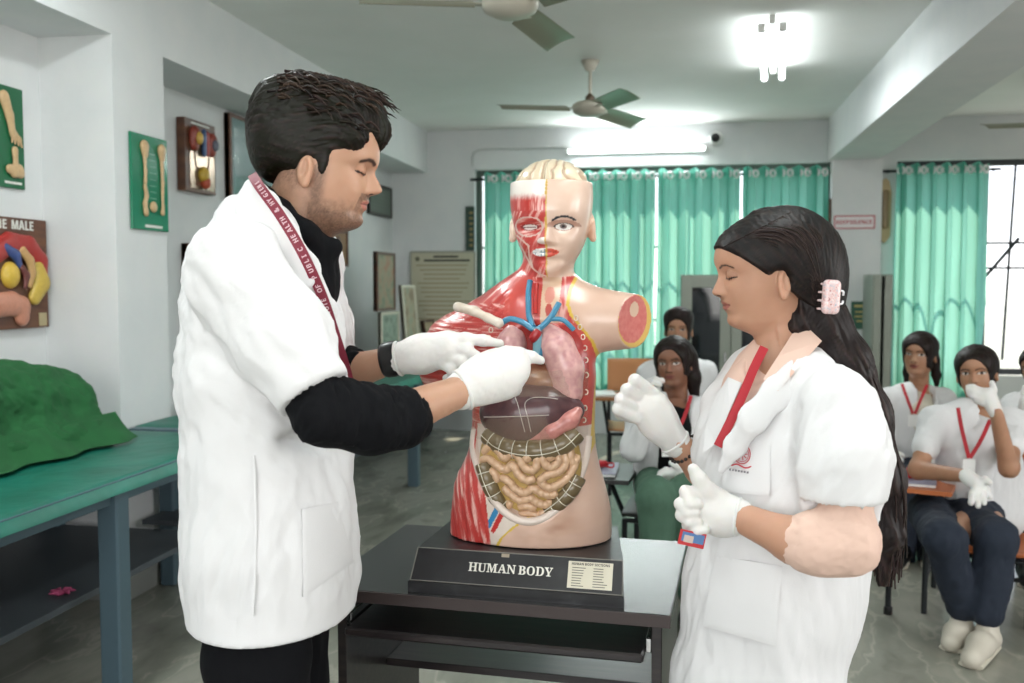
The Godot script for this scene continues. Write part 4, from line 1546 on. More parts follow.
# ---------------------------------------------------------------- furniture
func build_furniture():
	var wood := mat("wenge", Color.WHITE, 0.3)
	wood.albedo_texture = noise_tex(41, 0.015, 512, [[0.0, Color("231f20")], [0.5, Color("2c2728")], [0.75, Color("352e2d")], [1.0, Color("3c3331")]], 4)
	tri(wood, 1.0, false)
	wood.uv1_scale = Vector3(0.5, 6.0, 6.0)
	var top := mat("wenge top", Color("2c2c2d"), 0.24)
	var t := thing("computer_table", "dark brown wooden computer table with a pull-out tray carrying the plinth", "table", Vector3(-0.36, 0, -2.062), deg_to_rad(-3.5))
	var W := 0.72; var D := 0.53
	put(Buf.new().box(Vector3(0, TABLE_H - 0.0105, 0), Vector3(W, 0.021, D), 0.002).mesh(), "table_top", top, t)
	put(Buf.new().box(Vector3(0, TABLE_H - 0.0125, D / 2 + 0.001), Vector3(W, 0.024, 0.003), 0.001).mesh(), "edge_band", mat("edge band", Color("3a302f"), 0.45), t)
	for s in [-1.0, 1.0]:
		put(Buf.new().box(Vector3(s * (W / 2 - 0.03), (TABLE_H - 0.021) / 2, -0.02), Vector3(0.02, TABLE_H - 0.021, D - 0.07), 0.0015).mesh(), "side_panel", wood, t)
		put(Buf.new().box(Vector3(s * (W / 2 - 0.046), 0.668, 0.02), Vector3(0.012, 0.03, 0.38), 0.002).mesh(), "slide_rail", M["chrome"], t)
	put(Buf.new().box(Vector3(0, 0.655, 0.085), Vector3(W - 0.105, 0.018, 0.33), 0.004).mesh(), "keyboard_tray", wood, t)
	put(Buf.new().box(Vector3(0, 0.485, -0.13), Vector3(W - 0.08, 0.018, 0.22), 0.001).mesh(), "middle_shelf", wood, t)
	put(Buf.new().box(Vector3(0, 0.1, -0.02), Vector3(W - 0.08, 0.018, D - 0.12), 0.001).mesh(), "bottom_shelf", wood, t)
	# benches along the left wall
	var rex := mat("green rexine", Color.WHITE, 0.42)
	rex.albedo_texture = noise_tex(45, 0.01, 256, [[0.0, Color("085b4b")], [0.5, Color("0b6857")], [1.0, Color("107463")]], 4)
	rex.normal_enabled = true
	rex.normal_texture = bump_tex(46, 0.02, 256, 4.0)
	rex.normal_scale = 0.25
	tri(rex, 1.2)
	for k in 2:
		var x0: float = [-2.69, -2.35][k]; var z0: float = [-3.665, -8.42][k]; var z1: float = [-0.6, -3.70][k]
		var x1 := -1.75
		var c := Vector3((x0 + x1) / 2, 0, (z0 + z1) / 2)
		var b := thing("long_bench", ["long bench topped in green rexine under the draped green cloth", "long bench topped in green rexine farther back along the left wall"][k], "bench", c, 0.0, "green benches along the wall")
		var w := x1 - x0; var l := z1 - z0
		var sh := func(u: float, v: float) -> Vector3:
			var a := (u - 0.5) * (w + 0.02); var e := (v - 0.5) * (l + 0.02)
			var drop := 0.0
			if u < 0.02 or u > 0.98 or v < 0.001 or v > 0.999: drop = 0.045
			return Vector3(a, 0.757 - drop + 0.002 * ns.get_noise_2d(a * 6.0, e * 4.0), -e)
		put(Buf.new().sheet(sh, 50, 60, 0.0).mesh(), "rexine_cover", rex, b)
		put(Buf.new().box(Vector3(0, 0.735, 0), Vector3(w - 0.01, 0.036, l - 0.01), 0.002).mesh(), "top_board", M["blue grey paint"], b)
		put(Buf.new().box(Vector3(-0.08, 0.335, 0), Vector3(w - 0.22, 0.022, l - 0.1), 0.002).mesh(), "shelf", M["shelf grey"], b)
		put(Buf.new().box(Vector3(w / 2 - 0.045, 0.695, 0), Vector3(0.03, 0.045, l - 0.06), 0.002).mesh(), "rail", M["blue grey paint"], b)
		for z in ([-2.74, -0.75, -3.6] if k == 0 else [-6.2, -8.35, -3.95]):
			for x in [w / 2 - 0.045, -w / 2 + 0.05]:
				put(Buf.new().box(Vector3(x, 0.36, z - c.z), Vector3(0.072, 0.72, 0.072), 0.006).mesh(), "leg", M["blue grey paint"], b)
	build_cabinets()

func build_cabinets():
	var steel := mat("grey enamel", Color("8f9489"), 0.4)
	var glass := mat("cabinet glass", Color(0.10, 0.13, 0.15, 0.75), 0.05)
	glass.transparency = BaseMaterial3D.TRANSPARENCY_ALPHA
	for k in 2:
		var x0: float = [-0.02, 1.50][k]; var x1: float = [0.80, 2.10][k]
		var zc: float = [-8.24, -8.24][k]
		var c := thing("steel_cabinet", ["grey steel cabinet with dark glass doors behind the seated students", "narrow grey steel cabinet right of the white pillar"][k], "cabinet", Vector3((x0 + x1) / 2, 0, zc), 0.0, "steel cabinets")
		if k == 1: c.position = Vector3(1.575, 0, -8.24); x1 = x0 + 0.155
		var w := x1 - x0; var h := 1.455; var d := 0.40
		var b := Buf.new()
		for s in [-1.0, 1.0]: b.box(Vector3(s * (w / 2 - 0.01), h / 2, 0), Vector3(0.02, h, d), 0.002)
		b.box(Vector3(0, h - 0.01, 0), Vector3(w - 0.04, 0.02, d), 0.002)
		b.box(Vector3(0, 0.05, 0), Vector3(w - 0.04, 0.1, d), 0.002)
		b.box(Vector3(0, h / 2, -d / 2 + 0.01), Vector3(w - 0.04, h - 0.04, 0.02))
		put(b.mesh(), "body", steel, c)
		for y in [0.45, 0.80, 1.12]:
			put(Buf.new().box(Vector3(0, y, -0.01), Vector3(w - 0.045, 0.018, d - 0.06)).mesh(), "shelf", steel, c)
		var nd := 2 if k == 0 else 1
		for i in nd:
			var dw := (w - 0.01) / nd
			var dx := -w / 2 + 0.005 + dw * (i + 0.5)
			var f := Buf.new()
			for s in [-1.0, 1.0]:
				f.box(Vector3(s * (dw / 2 - 0.045), 0, 0), Vector3(0.085, h - 0.12, 0.02), 0.003)
				f.box(Vector3(0, s * ((h - 0.12) / 2 - 0.045), 0), Vector3(dw - 0.17, 0.09, 0.02), 0.003)
			var door := put(f.mesh(), "door", steel, c)
			door.position = Vector3(dx, h / 2 + 0.045, d / 2 + 0.011)
			if dw > 0.25:
				put(Buf.new().box(Vector3.ZERO, Vector3(dw - 0.172, h - 0.302, 0.006)).mesh(), "pane", glass, door)
				put(Buf.new().box(Vector3((dw / 2 - 0.045) * (1 if i == 0 else -1), 0, 0.02), Vector3(0.012, 0.09, 0.02), 0.003).mesh(), "handle", M["chrome"], door)
			else:
				put(Buf.new().box(Vector3.ZERO, Vector3(maxf(dw - 0.172, 0.01), h - 0.302, 0.006)).mesh(), "panel", steel, door)
# ---------------------------------------------------------------- people
func person(label: String, base: Vector3, group := "") -> Node3D:
	return thing("person", label, "person", base, 0.0, group)

func wjob(f, cell: float, called: String, material: Material, root: Node3D, color_fn = null, disp_fn = null, smooth := 1) -> MeshInstance3D:
	# field given in world coordinates, node hung under the person
	var o := sdf_job(f, cell, called, material, root, color_fn, disp_fn, smooth)
	o.transform = root.transform.affine_inverse()
	return o

func wput(b: Buf, called: String, material: Material, root: Node3D) -> MeshInstance3D:
	var o := put(b.mesh(), called, material, root)
	o.transform = root.transform.affine_inverse()
	return o

func setup_cloth():
	var c := mat("white cotton", Color("dededf"), 0.85)
	c.normal_enabled = true
	c.normal_texture = bump_tex(61, 0.35, 256, 3.0, 2)
	c.normal_scale = 0.12
	tri(c, 5.0)
	mat("glove latex", Color("dedcd9"), 0.5)
	M["glove latex"].subsurf_scatter_enabled = true
	M["glove latex"].subsurf_scatter_strength = 0.1
	var k := mat("black cloth", Color("090a0e"), 0.85)
	k.metallic_specular = 0.3
	k.normal_enabled = true
	k.normal_texture = M["white cotton"].normal_texture
	k.normal_scale = 0.15
	tri(k, 5.0)
	mat("pink cloth", Color("dcbcac"), 0.85)
	mat("maroon strap", Color("7c1f34"), 0.6)
	mat("red strap", Color("b01f2c"), 0.6)
	mat("navy cloth", Color("1b2433"), 0.85)
	mat("green cloth", Color("4b6a58"), 0.85)
	var s := vmat("skin", 0.48)
	s.subsurf_scatter_enabled = true
	s.subsurf_scatter_strength = 0.12
	var h := vmat("hair", 0.5)
	h.metallic_specular = 0.35

# colours of a face in head coordinates
func skin_fn(hinv: Transform3D, pal: Dictionary) -> Callable:
	var base: Color = pal.skin
	var dark: Color = pal.get("brow", hx("1d1512"))
	var lips: Color = pal.get("lips", hx("a5564a"))
	var beard: float = pal.get("beard", 0.0)
	var open_eyes: bool = pal.get("open", false)
	var blush: Color = pal.get("warm", base.lerp(hx("a4543c"), 0.35))
	return func(p: Vector3, _n: Vector3) -> Color:
		var h := hinv * p
		var m := 0.5 + 0.5 * ns.get_noise_3d(p.x * 25, p.y * 25, p.z * 25)
		var c := base.lerp(blush, 0.35 * m)
		if h.y < -0.05 or h.y > 0.24 or absf(h.x) > 0.11: return c
		var ax := absf(h.x)
		if h.z > 0.025:
			var q := Vector2(ax, h.y)
			var br := line_dist(q, [Vector2(0.012, 0.1290), Vector2(0.024, 0.1335), Vector2(0.036, 0.1335), Vector2(0.047, 0.1275)])
			var bw: float = pal.get("brow_w", 0.0034)
			if br < bw: return c.lerp(dark, 0.85 * smoothstep(bw, bw * 0.35, br) + 0.1)
			if open_eyes:
				var e := Vector2((ax - 0.031) / 0.0145, (h.y - 0.1135) / 0.0062)
				if e.length() < 1.0:
					if Vector2((ax - 0.031), (h.y - 0.1140)).length() < 0.0060: return hx("1a100c")
					return hx("c9c1b8")
				if e.length() < 1.3 and h.y > 0.112: return hx("2a1a14")
			else:
				var lash := line_dist(q, [Vector2(0.017, 0.1085), Vector2(0.031, 0.1060), Vector2(0.045, 0.1095)])
				if lash < 0.0016: return hx("20140f")
				if Vector2((ax - 0.031) / 0.017, (h.y - 0.1130) / 0.010).length() < 1.0: c = c.lerp(pal.get("lid", blush), 0.45)
			var lx := ax / 0.0235
			if lx < 1.0:
				var up := 0.0655 - 0.008 * lx * lx
				var lo := 0.0455 + 0.010 * lx * lx
				if h.y < up and h.y > lo:
					return lips.lerp(hx("4a1d18"), 0.7) if absf(h.y - 0.0568) < 0.0012 else lips
			if Vector2((ax - 0.009) / 0.0035, (h.y - 0.0765) / 0.002).length() < 1.0: return hx("3a2018")
		if beard > 0.0:
			var b := 0.0
			if h.z > 0.0: b = smoothstep(0.056, 0.026, h.y + 0.010 * ns.get_noise_3d(p.x * 60, p.y * 60, p.z * 60))
			if h.z > 0.03 and ax < 0.030 and h.y > 0.0635 and h.y < 0.0745: b = 0.9
			if h.z > 0.03 and ax > 0.020 and ax < 0.032 and h.y < 0.066 and h.y > 0.03: b = maxf(b, 0.75)
			if ax > 0.040 and ax < 0.071 and h.y < 0.135 and h.y > 0.03:
				b = maxf(b, smoothstep(0.020, 0.002, absf(h.z - 0.010 - 0.15 * maxf(0.05 - h.y, 0.0))) * 0.95)
			if ax > 0.035 and h.z > -0.03: b = maxf(b, 0.8 * smoothstep(-0.026, 0.004, h.z) * smoothstep(0.062, 0.030, h.y + 0.012 * ns.get_noise_3d(p.x * 60, p.y * 60, p.z * 60)))
			if h.y < -0.012: b *= smoothstep(-0.035, -0.012, h.y)
			b *= 0.45 + 0.75 * (0.5 + 0.5 * ns.get_noise_3d(p.x * 210, p.y * 210, p.z * 210))
			c = c.lerp(hx("2a1c17"), clampf(b * beard, 0, 0.86))
		if pal.has("fade") and h.z < 0.0 and h.y > 0.0:
			# clipped hair at the back and sides of the head
			var fd := smoothstep(0.02, 0.085, h.y + 0.012 * ns.get_noise_3d(p.x * 50, p.y * 50, p.z * 50)) * smoothstep(0.0, -0.030, h.z)
			if ax < 0.0735: c = c.lerp(hx("211714"), 0.85 * fd * (0.6 + 0.4 * ns.get_noise_3d(p.x * 230, p.y * 230, p.z * 230)))
		return c

# cloth folds: soft creases, drawn out along an axis
func folds(amp: float, axis: Vector3, f_along: float, f_across: float, sd := 0.0) -> Callable:
	var ax := axis.normalized()
	return func(p: Vector3, nn: Vector3) -> float:
		if nn.y < -0.75: return 0.0
		var l := p.dot(ax)
		var q := p - ax * l
		var w := q * f_across + ax * (l * f_along) + Vector3(sd, sd * 0.7, 0)
		var n := ns.get_noise_3d(w.x, w.y, w.z)
		var n2 := ns.get_noise_3d(w.y * 2.1 + 9.0, w.z * 2.1, w.x * 2.1)
		return amp * (n + (0.35 - absf(n2)) * 0.6)

func strap_on(f: SDF, path: Array, w: float, near := 1.0, lift := 0.004) -> Buf:
	# a flat ribbon lying on a field along photo positions
	var pts := []
	for q in path: pts.append(march(f, q[0], q[1], near, 0.0))
	var cp := curve(pts, 6 * (pts.size() - 1))
	return ribbon(cp, w, lift, f)

func ribbon(cp: Array, w: float, lift: float, f: SDF = null, thick := 0.0022) -> Buf:
	var b := Buf.new()
	var all := PackedInt32Array(range(f.t.size())) if f else PackedInt32Array()
	var rings := []
	for i in cp.size():
		var p: Vector3 = cp[i]
		var d: Vector3 = (cp[mini(i + 1, cp.size() - 1)] - cp[maxi(i - 1, 0)]).normalized()
		var n := (CAM - p).normalized()
		if f:
			var h := 0.004
			n = Vector3(f.eval(p + Vector3(h, 0, 0), all) - f.eval(p - Vector3(h, 0, 0), all), f.eval(p + Vector3(0, h, 0), all) - f.eval(p - Vector3(0, h, 0), all), f.eval(p + Vector3(0, 0, h), all) - f.eval(p - Vector3(0, 0, h), all)).normalized()
		var s := d.cross(n).normalized()
		n = s.cross(d)
		var o := p + n * lift
		rings.append([o - s * w / 2, o - s * w / 2 + n * thick, o + s * w / 2 + n * thick, o + s * w / 2])
	b.skin(rings, true, true, true)
	return b

# a patch of cloth lying on a field inside four photo corners
func patch_on(f: SDF, corners: Array, lift: float, near := 1.0, n := 10) -> Buf:
	var g := {}
	var fn := func(u: float, v: float) -> Vector3:
		var a := Vector2(corners[0][0], corners[0][1]).lerp(Vector2(corners[1][0], corners[1][1]), u)
		var b := Vector2(corners[3][0], corners[3][1]).lerp(Vector2(corners[2][0], corners[2][1]), u)
		var q := a.lerp(b, v)
		var p := march(f, q.x, q.y, near, 0.0)
		return p + (CAM - p).normalized() * lift
	# corners run bottom-left, bottom-right, top-right, top-left as seen
	var out := Buf.new()
	out.sheet(fn, n, n, 0.0024)
	return out

func hand_at(h: SDF, pts: Array, r: Array, k := 0.006):
	h.chain(pts, r, k)

func build_man():
	setup_cloth()
	var D := 1.72
	var root := person("man in a short-sleeved white coat pointing gloved hands at the model", on_y(270, 1000, 0.0) * Vector3(1, 0, 1) if false else Vector3(at(268, 600, D).x, 0, at(268, 600, D).z))
	var X := cam_basis.x; var FW := -cam_basis.z
	var fw2 := Vector3(FW.x, 0, FW.z).normalized()
	# head: faces picture-right, bowed
	var face := (X * cos(deg_to_rad(13.0)) + Vector3.DOWN * sin(deg_to_rad(13.0)) - fw2 * 0.06).normalized()
	var side := Vector3.UP.cross(face).normalized()
	var hb := Basis(side, face.cross(side).normalized(), face)
	var hd := default_head()
	hd.nose = HeadShape.table([[0.068, 0.0], [0.074, 0.006], [0.080, 0.020], [0.087, 0.0265], [0.095, 0.022], [0.105, 0.0155], [0.114, 0.009], [0.124, 0.004], [0.134, 0.0]])
	hd.zf = HeadShape.table(crown([[-0.03, 0.025], [-0.008, 0.042], [0.006, 0.068], [0.015, 0.081], [0.026, 0.086], [0.038, 0.081], [0.050, 0.082], [0.064, 0.083], [0.075, 0.083], [0.10, 0.083], [0.115, 0.082], [0.130, 0.091], [0.150, 0.089], [0.175, 0.083], [0.20, 0.067], [0.22, 0.036], [0.228, 0.016], [0.233, 0.0]], 0.222))
	hd.w = HeadShape.table(crown([[-0.03, 0.025], [-0.01, 0.036], [0.005, 0.045], [0.02, 0.053], [0.05, 0.062], [0.08, 0.068], [0.115, 0.072], [0.15, 0.076], [0.175, 0.072], [0.20, 0.058], [0.22, 0.033], [0.228, 0.016], [0.233, 0.0]], 0.222))
	var hx_ := Transform3D(hb, at(354.0, 234.5, D) - hb * Vector3(0, 0.0, 0.076))
	var hf := SDF.new()
	hf.head(hx_, hd, 0.015)
	for s in [-1.0, 1.0]:
		ear(hf, hx_, s, 1.0, -0.006)
		hf.ball(hx_ * Vector3(s * 0.031, 0.1130, 0.0665), 0.0130, 0.005)
	hf.cone(hx_ * Vector3(0, 0.03, -0.035), at(287, 244, D), 0.056, 0.062, 0.03)
	hf.cone(at(287, 244, D), at(280, 262, D), 0.062, 0.066, 0.02)
	var bf := SDF.new()
	bf.chain([at(287, 244, D), at(272, 330, D), at(270, 470, D), at(270, 600, D)], [0.060, 0.11, 0.11, 0.12], 0.05, X, 0.75)
	# right arm: near the camera
	var sh_r := at(236, 268, 1.54); var el_r := at(326, 412, 1.47); var wr_r := at(468, 388, 1.665)
	bf.chain([at(275, 262, 1.70), sh_r, el_r, at(400, 415, 1.56), wr_r], [0.06, 0.050, 0.042, 0.038, 0.027], 0.02)
	var sh_l := at(300, 266, 1.90); var el_l := at(318, 395, 1.97); var wr_l := at(398, 358, 1.86)
	bf.chain([at(275, 262, 1.74), sh_l, el_l, at(352, 372, 1.93), wr_l], [0.06, 0.050, 0.042, 0.037, 0.026], 0.02)
	bf.cone(wr_r, at(500, 374, 1.70), 0.024, 0.016, 0.01)
	bf.cone(wr_l, at(440, 350, 1.84), 0.021, 0.014, 0.01)
	var foot := root.position
	for s in [-1.0, 1.0]:
		var o: Vector3 = fw2 * (s * 0.10)
		bf.chain([at(270, 560, D) + o * 0.8, foot + o + X * 0.02 + Vector3(0, 0.48, 0), foot + o - X * 0.01 + Vector3(0, 0.09, 0)], [0.07, 0.055, 0.04], 0.02)
		bf.cone(foot + o - X * 0.03 + Vector3(0, 0.05, 0), foot + o + X * 0.14 + Vector3(0, 0.035, 0), 0.04, 0.03, 0.02)
	var pal := {"skin": hx("bd937a"), "lips": hx("b8766a"), "beard": 0.72, "brow": hx("1a120f"), "fade": true, "brow_w": 0.0048, "warm": hx("a57559")}
	wjob([[hf, 0.0024], [bf, 0.009]], 0, "body", M["skin"], root, skin_fn(hx_.affine_inverse(), pal))
	# ---- hair
	var hair := SDF.new()
	hair.ell(at(310, 126, D), hb, Vector3(0.084, 0.080, 0.108), 0.03)
	hair.ell(at(284, 138, D), hb, Vector3(0.080, 0.085, 0.062), 0.03)
	hair.ell(at(300, 103, D), hb, Vector3(0.062, 0.050, 0.078), 0.03)
	hair.ell(at(347, 112, D), hb, Vector3(0.064, 0.050, 0.070), 0.03)
	hair.cone(at(350, 124, D), at(376, 136, D), 0.044, 0.024, 0.03)
	# sideburns and nape, close to the skull
	for s in [-1.0, 1.0]:
		hair.ell(hx_ * Vector3(s * 0.050, 0.135, -0.035), hb, Vector3(0.030, 0.055, 0.060), 0.02)
		# keep ears and temples free
		hair.ell(hx_ * Vector3(s * 0.084, 0.086, -0.014), hb, Vector3(0.030, 0.028, 0.015), 0.005, 1)
		hair.ell(hx_ * Vector3(s * 0.0675, 0.120, 0.013), hb, Vector3(0.0065, 0.034, 0.011), 0.008)
		hair.ell(hx_ * Vector3(s * 0.066, 0.112, 0.082), hb, Vector3(0.045, 0.026, 0.036), 0.01, 1)
		hair.ell(hx_ * Vector3(s * 0.048, 0.165, 0.022), hb, Vector3(0.034, 0.036, 0.055), 0.02)
	hair.ell(hx_ * Vector3(0, 0.092, 0.108), hb, Vector3(0.07, 0.048, 0.05), 0.01, 1)
	hair.cuts = [[(-hb.y * 0.75 - hb.z * 0.66).normalized(), (-hb.y * 0.75 - hb.z * 0.66).normalized().dot(hx_ * Vector3(0, 0.022, -0.072))]]
	var comb := func(p: Vector3) -> float:
		var h := hx_.affine_inverse() * p
		var phi := atan2(h.x, h.y - 0.10)
		return ns.get_noise_3d(phi * 19.0 + 1.8 * sin(h.z * 26.0 + 3.0 * phi), h.z * 12.0 - 0.8 * phi, 3.0)
	var hcol := func(p: Vector3, _n: Vector3) -> Color:
		return hx("120d0b").lerp(hx("30241f"), smoothstep(0.0, 0.7, comb.call(p)))
	var hdisp := func(p: Vector3, _n: Vector3) -> float:
		var h := hx_.affine_inverse() * p
		var up := smoothstep(0.12, 0.18, h.y)
		return lerpf(0.0012, 0.0048, up) * comb.call(p) + up * 0.007 * ns.get_noise_3d(p.x * 16, p.y * 16, p.z * 16)
	var ho := wjob(hair, 0.0034, "hair", M["hair"], root, hcol, hdisp, 1)
	# loose locks over the top
	var locks := Buf.new()
	rng.seed = 5
	for i in 300:
		var u := rng.randf(); var v := rng.randf_range(-1.0, 1.0)
		var q := hx_ * Vector3(v * 0.075, 0.30, lerpf(-0.10, 0.070, u))
		var dn := -hb.y
		var all := PackedInt32Array(range(hair.t.size()))
		var t := 0.0
		for k in 30:
			var e := hair.eval(q + dn * t, all)
			if e < 0.001: break
			t += e
			if t > 0.25: break
		if t > 0.17: continue
		var p0 := q + dn * (t + 0.002)
		var fwd: Vector3 = (hb.z * rng.randf_range(0.5, 1.0) + hb.x * rng.randf_range(-0.55, 0.55) + hb.y * rng.randf_range(-0.1, 0.22)).normalized()
		var ln := rng.randf_range(0.022, 0.045)
		locks.tint = hx("15100e").lerp(hx("3a2c24"), rng.randf())
		var bend := -hb.y * rng.randf_range(0.004, 0.014)
		locks.tube([p0 - fwd * ln * 0.3, p0 + fwd * ln * 0.25 + hb.y * 0.003, p0 + fwd * ln * 0.65 + bend * 0.4 + hb.y * 0.002, p0 + fwd * ln + bend], [0.0026, 0.0024, 0.0016, 0.0003], 5, false)
	var lo := wput(locks, "hair_locks", M["hair"], root)
	lo.set_meta("kind", "stuff")
	# ---- black shirt: collar, chest, sleeves
	var shirt := SDF.new()
	shirt.chain([at(270, 220, D), at(297, 246, D), at(302, 280, D)], [0.066, 0.064, 0.066], 0.02)
	shirt.cone(at(282, 262, D), at(276, 330, D), 0.085, 0.105, 0.03)
	shirt.cone(at(316, 250, 1.69), at(330, 247, 1.70), 0.030, 0.020, 0.015)
	shirt.chain([at(257, 192, 1.72), at(264, 196, 1.655), at(282, 210, 1.645), at(306, 232, 1.650), at(324, 246, 1.69)], [0.015, 0.016, 0.016, 0.017, 0.018], 0.012)
	shirt.chain([at(300, 190, D), at(318, 226, D)], [0.056, 0.048], 0.008, Vector3.ZERO, 1.0, 1)
	shirt.cuts = [[Vector3.UP, at(260, 184, D).y]]
	wjob(shirt, 0.0045, "shirt", M["black cloth"], root, null, folds(0.004, Vector3.UP, 8.0, 16.0, 2.0))
	for sl in [[sh_r.lerp(el_r, 0.45), el_r, at(370, 419, 1.52), at(406, 419, 1.565), 0], [sh_l.lerp(el_l, 0.6), el_l, at(338, 378, 1.95), at(355, 370, 1.925), 1]]:
		var sv := SDF.new()
		sv.chain([sl[0], sl[1], sl[2], sl[3]], [0.044, 0.048, 0.052, 0.047] if sl[4] == 0 else [0.055, 0.052, 0.045, 0.044], 0.03)
		var dir: Vector3 = (sl[3] - sl[2]).normalized()
		sv.rbox(sl[3] + dir * 0.065, basis_along(dir), Vector3(0.08, 0.08, 0.06), 0.002, 0.004, 1)
		# rolled cuff
		sv.cone(sl[3] - dir * 0.030, sl[3] - dir * 0.008, 0.050 if sl[4] == 0 else 0.046, 0.050 if sl[4] == 0 else 0.046, 0.006)
		wjob(sv, 0.0045, "shirt_sleeve", M["black cloth"], root, null, folds(0.009, dir, 26.0, 9.0, 5.0))
	# ---- white coat
	var coat := SDF.new()
	coat.chain([at(264, 276, 1.71), at(262, 310, D), at(266, 380, D), at(270, 460, D), at(273, 540, D), at(275, 680, D)], [0.135, 0.176, 0.190, 0.190, 0.196, 0.200], 0.04, X, 0.74)
	coat.chain([at(270, 228, 1.70), at(244, 268, 1.57)], [0.066, 0.072], 0.05)
	coat.chain([at(276, 228, 1.74), at(292, 268, 1.88)], [0.066, 0.072], 0.05)
	coat.chain([sh_r + Vector3(0, -0.01, 0), sh_r.lerp(el_r, 0.5), el_r + (el_r - sh_r) * 0.2], [0.080, 0.070, 0.056], 0.035)
	coat.chain([sh_l, sh_l.lerp(el_l, 0.5), el_l], [0.080, 0.080, 0.078], 0.045)
	coat.rbox(at(344, 450, 1.45), basis_along((el_r - sh_r).normalized()), Vector3(0.12, 0.12, 0.10), 0.002, 0.004, 1)
	coat.rbox(el_l + (el_l - sh_l).normalized() * 0.04, basis_along((el_l - sh_l).normalized()), Vector3(0.09, 0.09, 0.08), 0.002, 0.004, 1)
	# open neck
	coat.chain([at(290, 185, 1.71), at(310, 245, 1.71), at(330, 290, 1.72)], [0.072, 0.070, 0.040], 0.012, Vector3.ZERO, 1.0, 1)
	coat.cuts = [[Vector3.DOWN, -0.785]]
	var dirs := func(p: Vector3, n: Vector3) -> float:
		var low := clampf((1.25 - p.y) / 0.35, 0, 1)
		var a: float = folds(0.014, Vector3(0.25, 1, 0.1), 2.4, 8.0, 1.0).call(p, n)
		var b: float = folds(0.016, X * 0.75 - Vector3.UP * 0.65, 2.4, 8.0, 4.0).call(p, n)
		return lerpf(b, a, low) * smoothstep(0.79, 0.85, p.y)
	wjob(coat, 0.0065, "coat", M["white cotton"], root, null, dirs)
	# collar, pocket and seams of the coat
	var lap := SDF.new()
	lap.chain([at(254, 196, 1.63), at(258, 208, 1.58), at(276, 236, 1.555), at(300, 270, 1.558), at(324, 310, 1.60), at(336, 345, 1.63)], [0.028, 0.034, 0.034, 0.030, 0.020, 0.006], 0.02, fw2 + Vector3.DOWN * 0.5, 0.34)
	lap.chain([at(256, 198, 1.62), at(252, 198, 1.72), at(264, 198, 1.82)], [0.026, 0.030, 0.024], 0.02, X, 0.5)
	wjob(lap, 0.004, "coat_collar", M["white cotton"], root)
	wput(patch_on(coat, [[303, 597], [353, 562], [345, 500], [302, 509]], 0.006), "coat_pocket", M["white cotton"], root)
	wput(strap_on(coat, [[254, 455], [256, 520], [255, 575], [253, 615]], 0.004, 1.0, 0.0035), "coat_seam", M["white cotton"], root)
	# lanyard
	var sp := curve([at(256, 181, 1.70), at(262, 190, 1.598), at(282, 218, 1.555), at(303, 254, 1.545), at(322, 296, 1.575), at(336, 338, 1.60), at(348, 378, 1.64), at(352, 402, 1.66)], 140)
	wput(ribbon(sp, 0.017, 0.012), "lanyard", M["maroon strap"], root)
	var words := "INSTITUTE OF PUBLIC HEALTH & HYGIENE"
	for i in words.length():
		if words[i] == " ": continue
		var k: int = 98 - int(78.0 * i / (words.length() - 1))
		var d: Vector3 = (sp[k - 1] - sp[k + 1]).normalized()
		var n: Vector3 = (CAM - sp[k]).normalized()
		var upv := n.cross(d).normalized()
		n = d.cross(upv)
		var lt := put(lettering(words[i], 0.0112, 0.0008, false, true), "letter", mat("strap print", Color("d8b9bf"), 0.6), root)
		lt.transform = root.transform.affine_inverse() * Transform3D(Basis(d, upv, n), sp[k] + n * 0.0152)
	# trousers and shoes
	var tr := SDF.new()
	for s in [-1.0, 1.0]:
		var o: Vector3 = fw2 * (s * 0.085)
		tr.chain([at(270, 545, D) + o * 0.6, at(270, 640, D) + o, foot + o + X * 0.02 + Vector3(0, 0.48, 0), foot + o + Vector3(0, 0.06, 0)], [0.095, 0.086, 0.078, 0.068], 0.02)
	tr.cuts = [[Vector3.DOWN, -0.04], [Vector3.UP, 0.95]]
	wjob(tr, 0.011, "trousers", M["black cloth"], root, null, folds(0.008, Vector3.UP, 3.0, 9.0, 7.0))
	for s in [-1.0, 1.0]:
		var o: Vector3 = fw2 * (s * 0.085)
		var sh := SDF.new()
		sh.chain([foot + o - X * 0.05 + Vector3(0, 0.045, 0), foot + o + X * 0.16 + Vector3(0, 0.035, 0)], [0.052, 0.045], 0.02)
		sh.cuts = [[Vector3.DOWN, 0.0]]
		wjob(sh, 0.008, "shoe", M["black plastic"], root)
	# ---- gloves
	var g := SDF.new()      # right hand: loose fist, forefinger out
	g.chain([at(461, 391, 1.655), at(482, 380, 1.675), at(500, 374, 1.69)], [0.0335, 0.040, 0.043], 0.02, FW, 0.85)
	g.cone(at(500, 374, 1.69), at(512, 366, 1.70), 0.043, 0.034, 0.02, FW, 0.80)
	g.chain([at(507, 356, 1.70), at(519, 354.5, 1.705), at(531, 357, 1.715), at(541, 360.5, 1.725)], [0.0165, 0.0120, 0.0102, 0.0080], 0.008)
	for i in 3:
		var y := 367.0 + i * 10.0
		g.chain([at(507, y - 1, 1.70), at(518 - i * 1.5, y + 1, 1.715), at(517 - i * 1.5, y + 3, 1.745), at(503, y + 3, 1.752)], [0.0150, 0.0125, 0.0115, 0.010], 0.006)
	g.chain([at(484, 362, 1.71), at(496, 364, 1.745), at(509, 370, 1.760)], [0.016, 0.0125, 0.010], 0.010)
	wjob(g, 0.0028, "glove", M["glove latex"], root, null, folds(0.0010, FW, 24.0, 34.0, 1.0))
	cuff_ring(root, at(463, 390, 1.657), (at(500, 374, 1.69) - wr_r).normalized(), 0.0345, FW, "glove_cuff", M["glove latex"])
	g = SDF.new()           # left hand: pointing at the lung
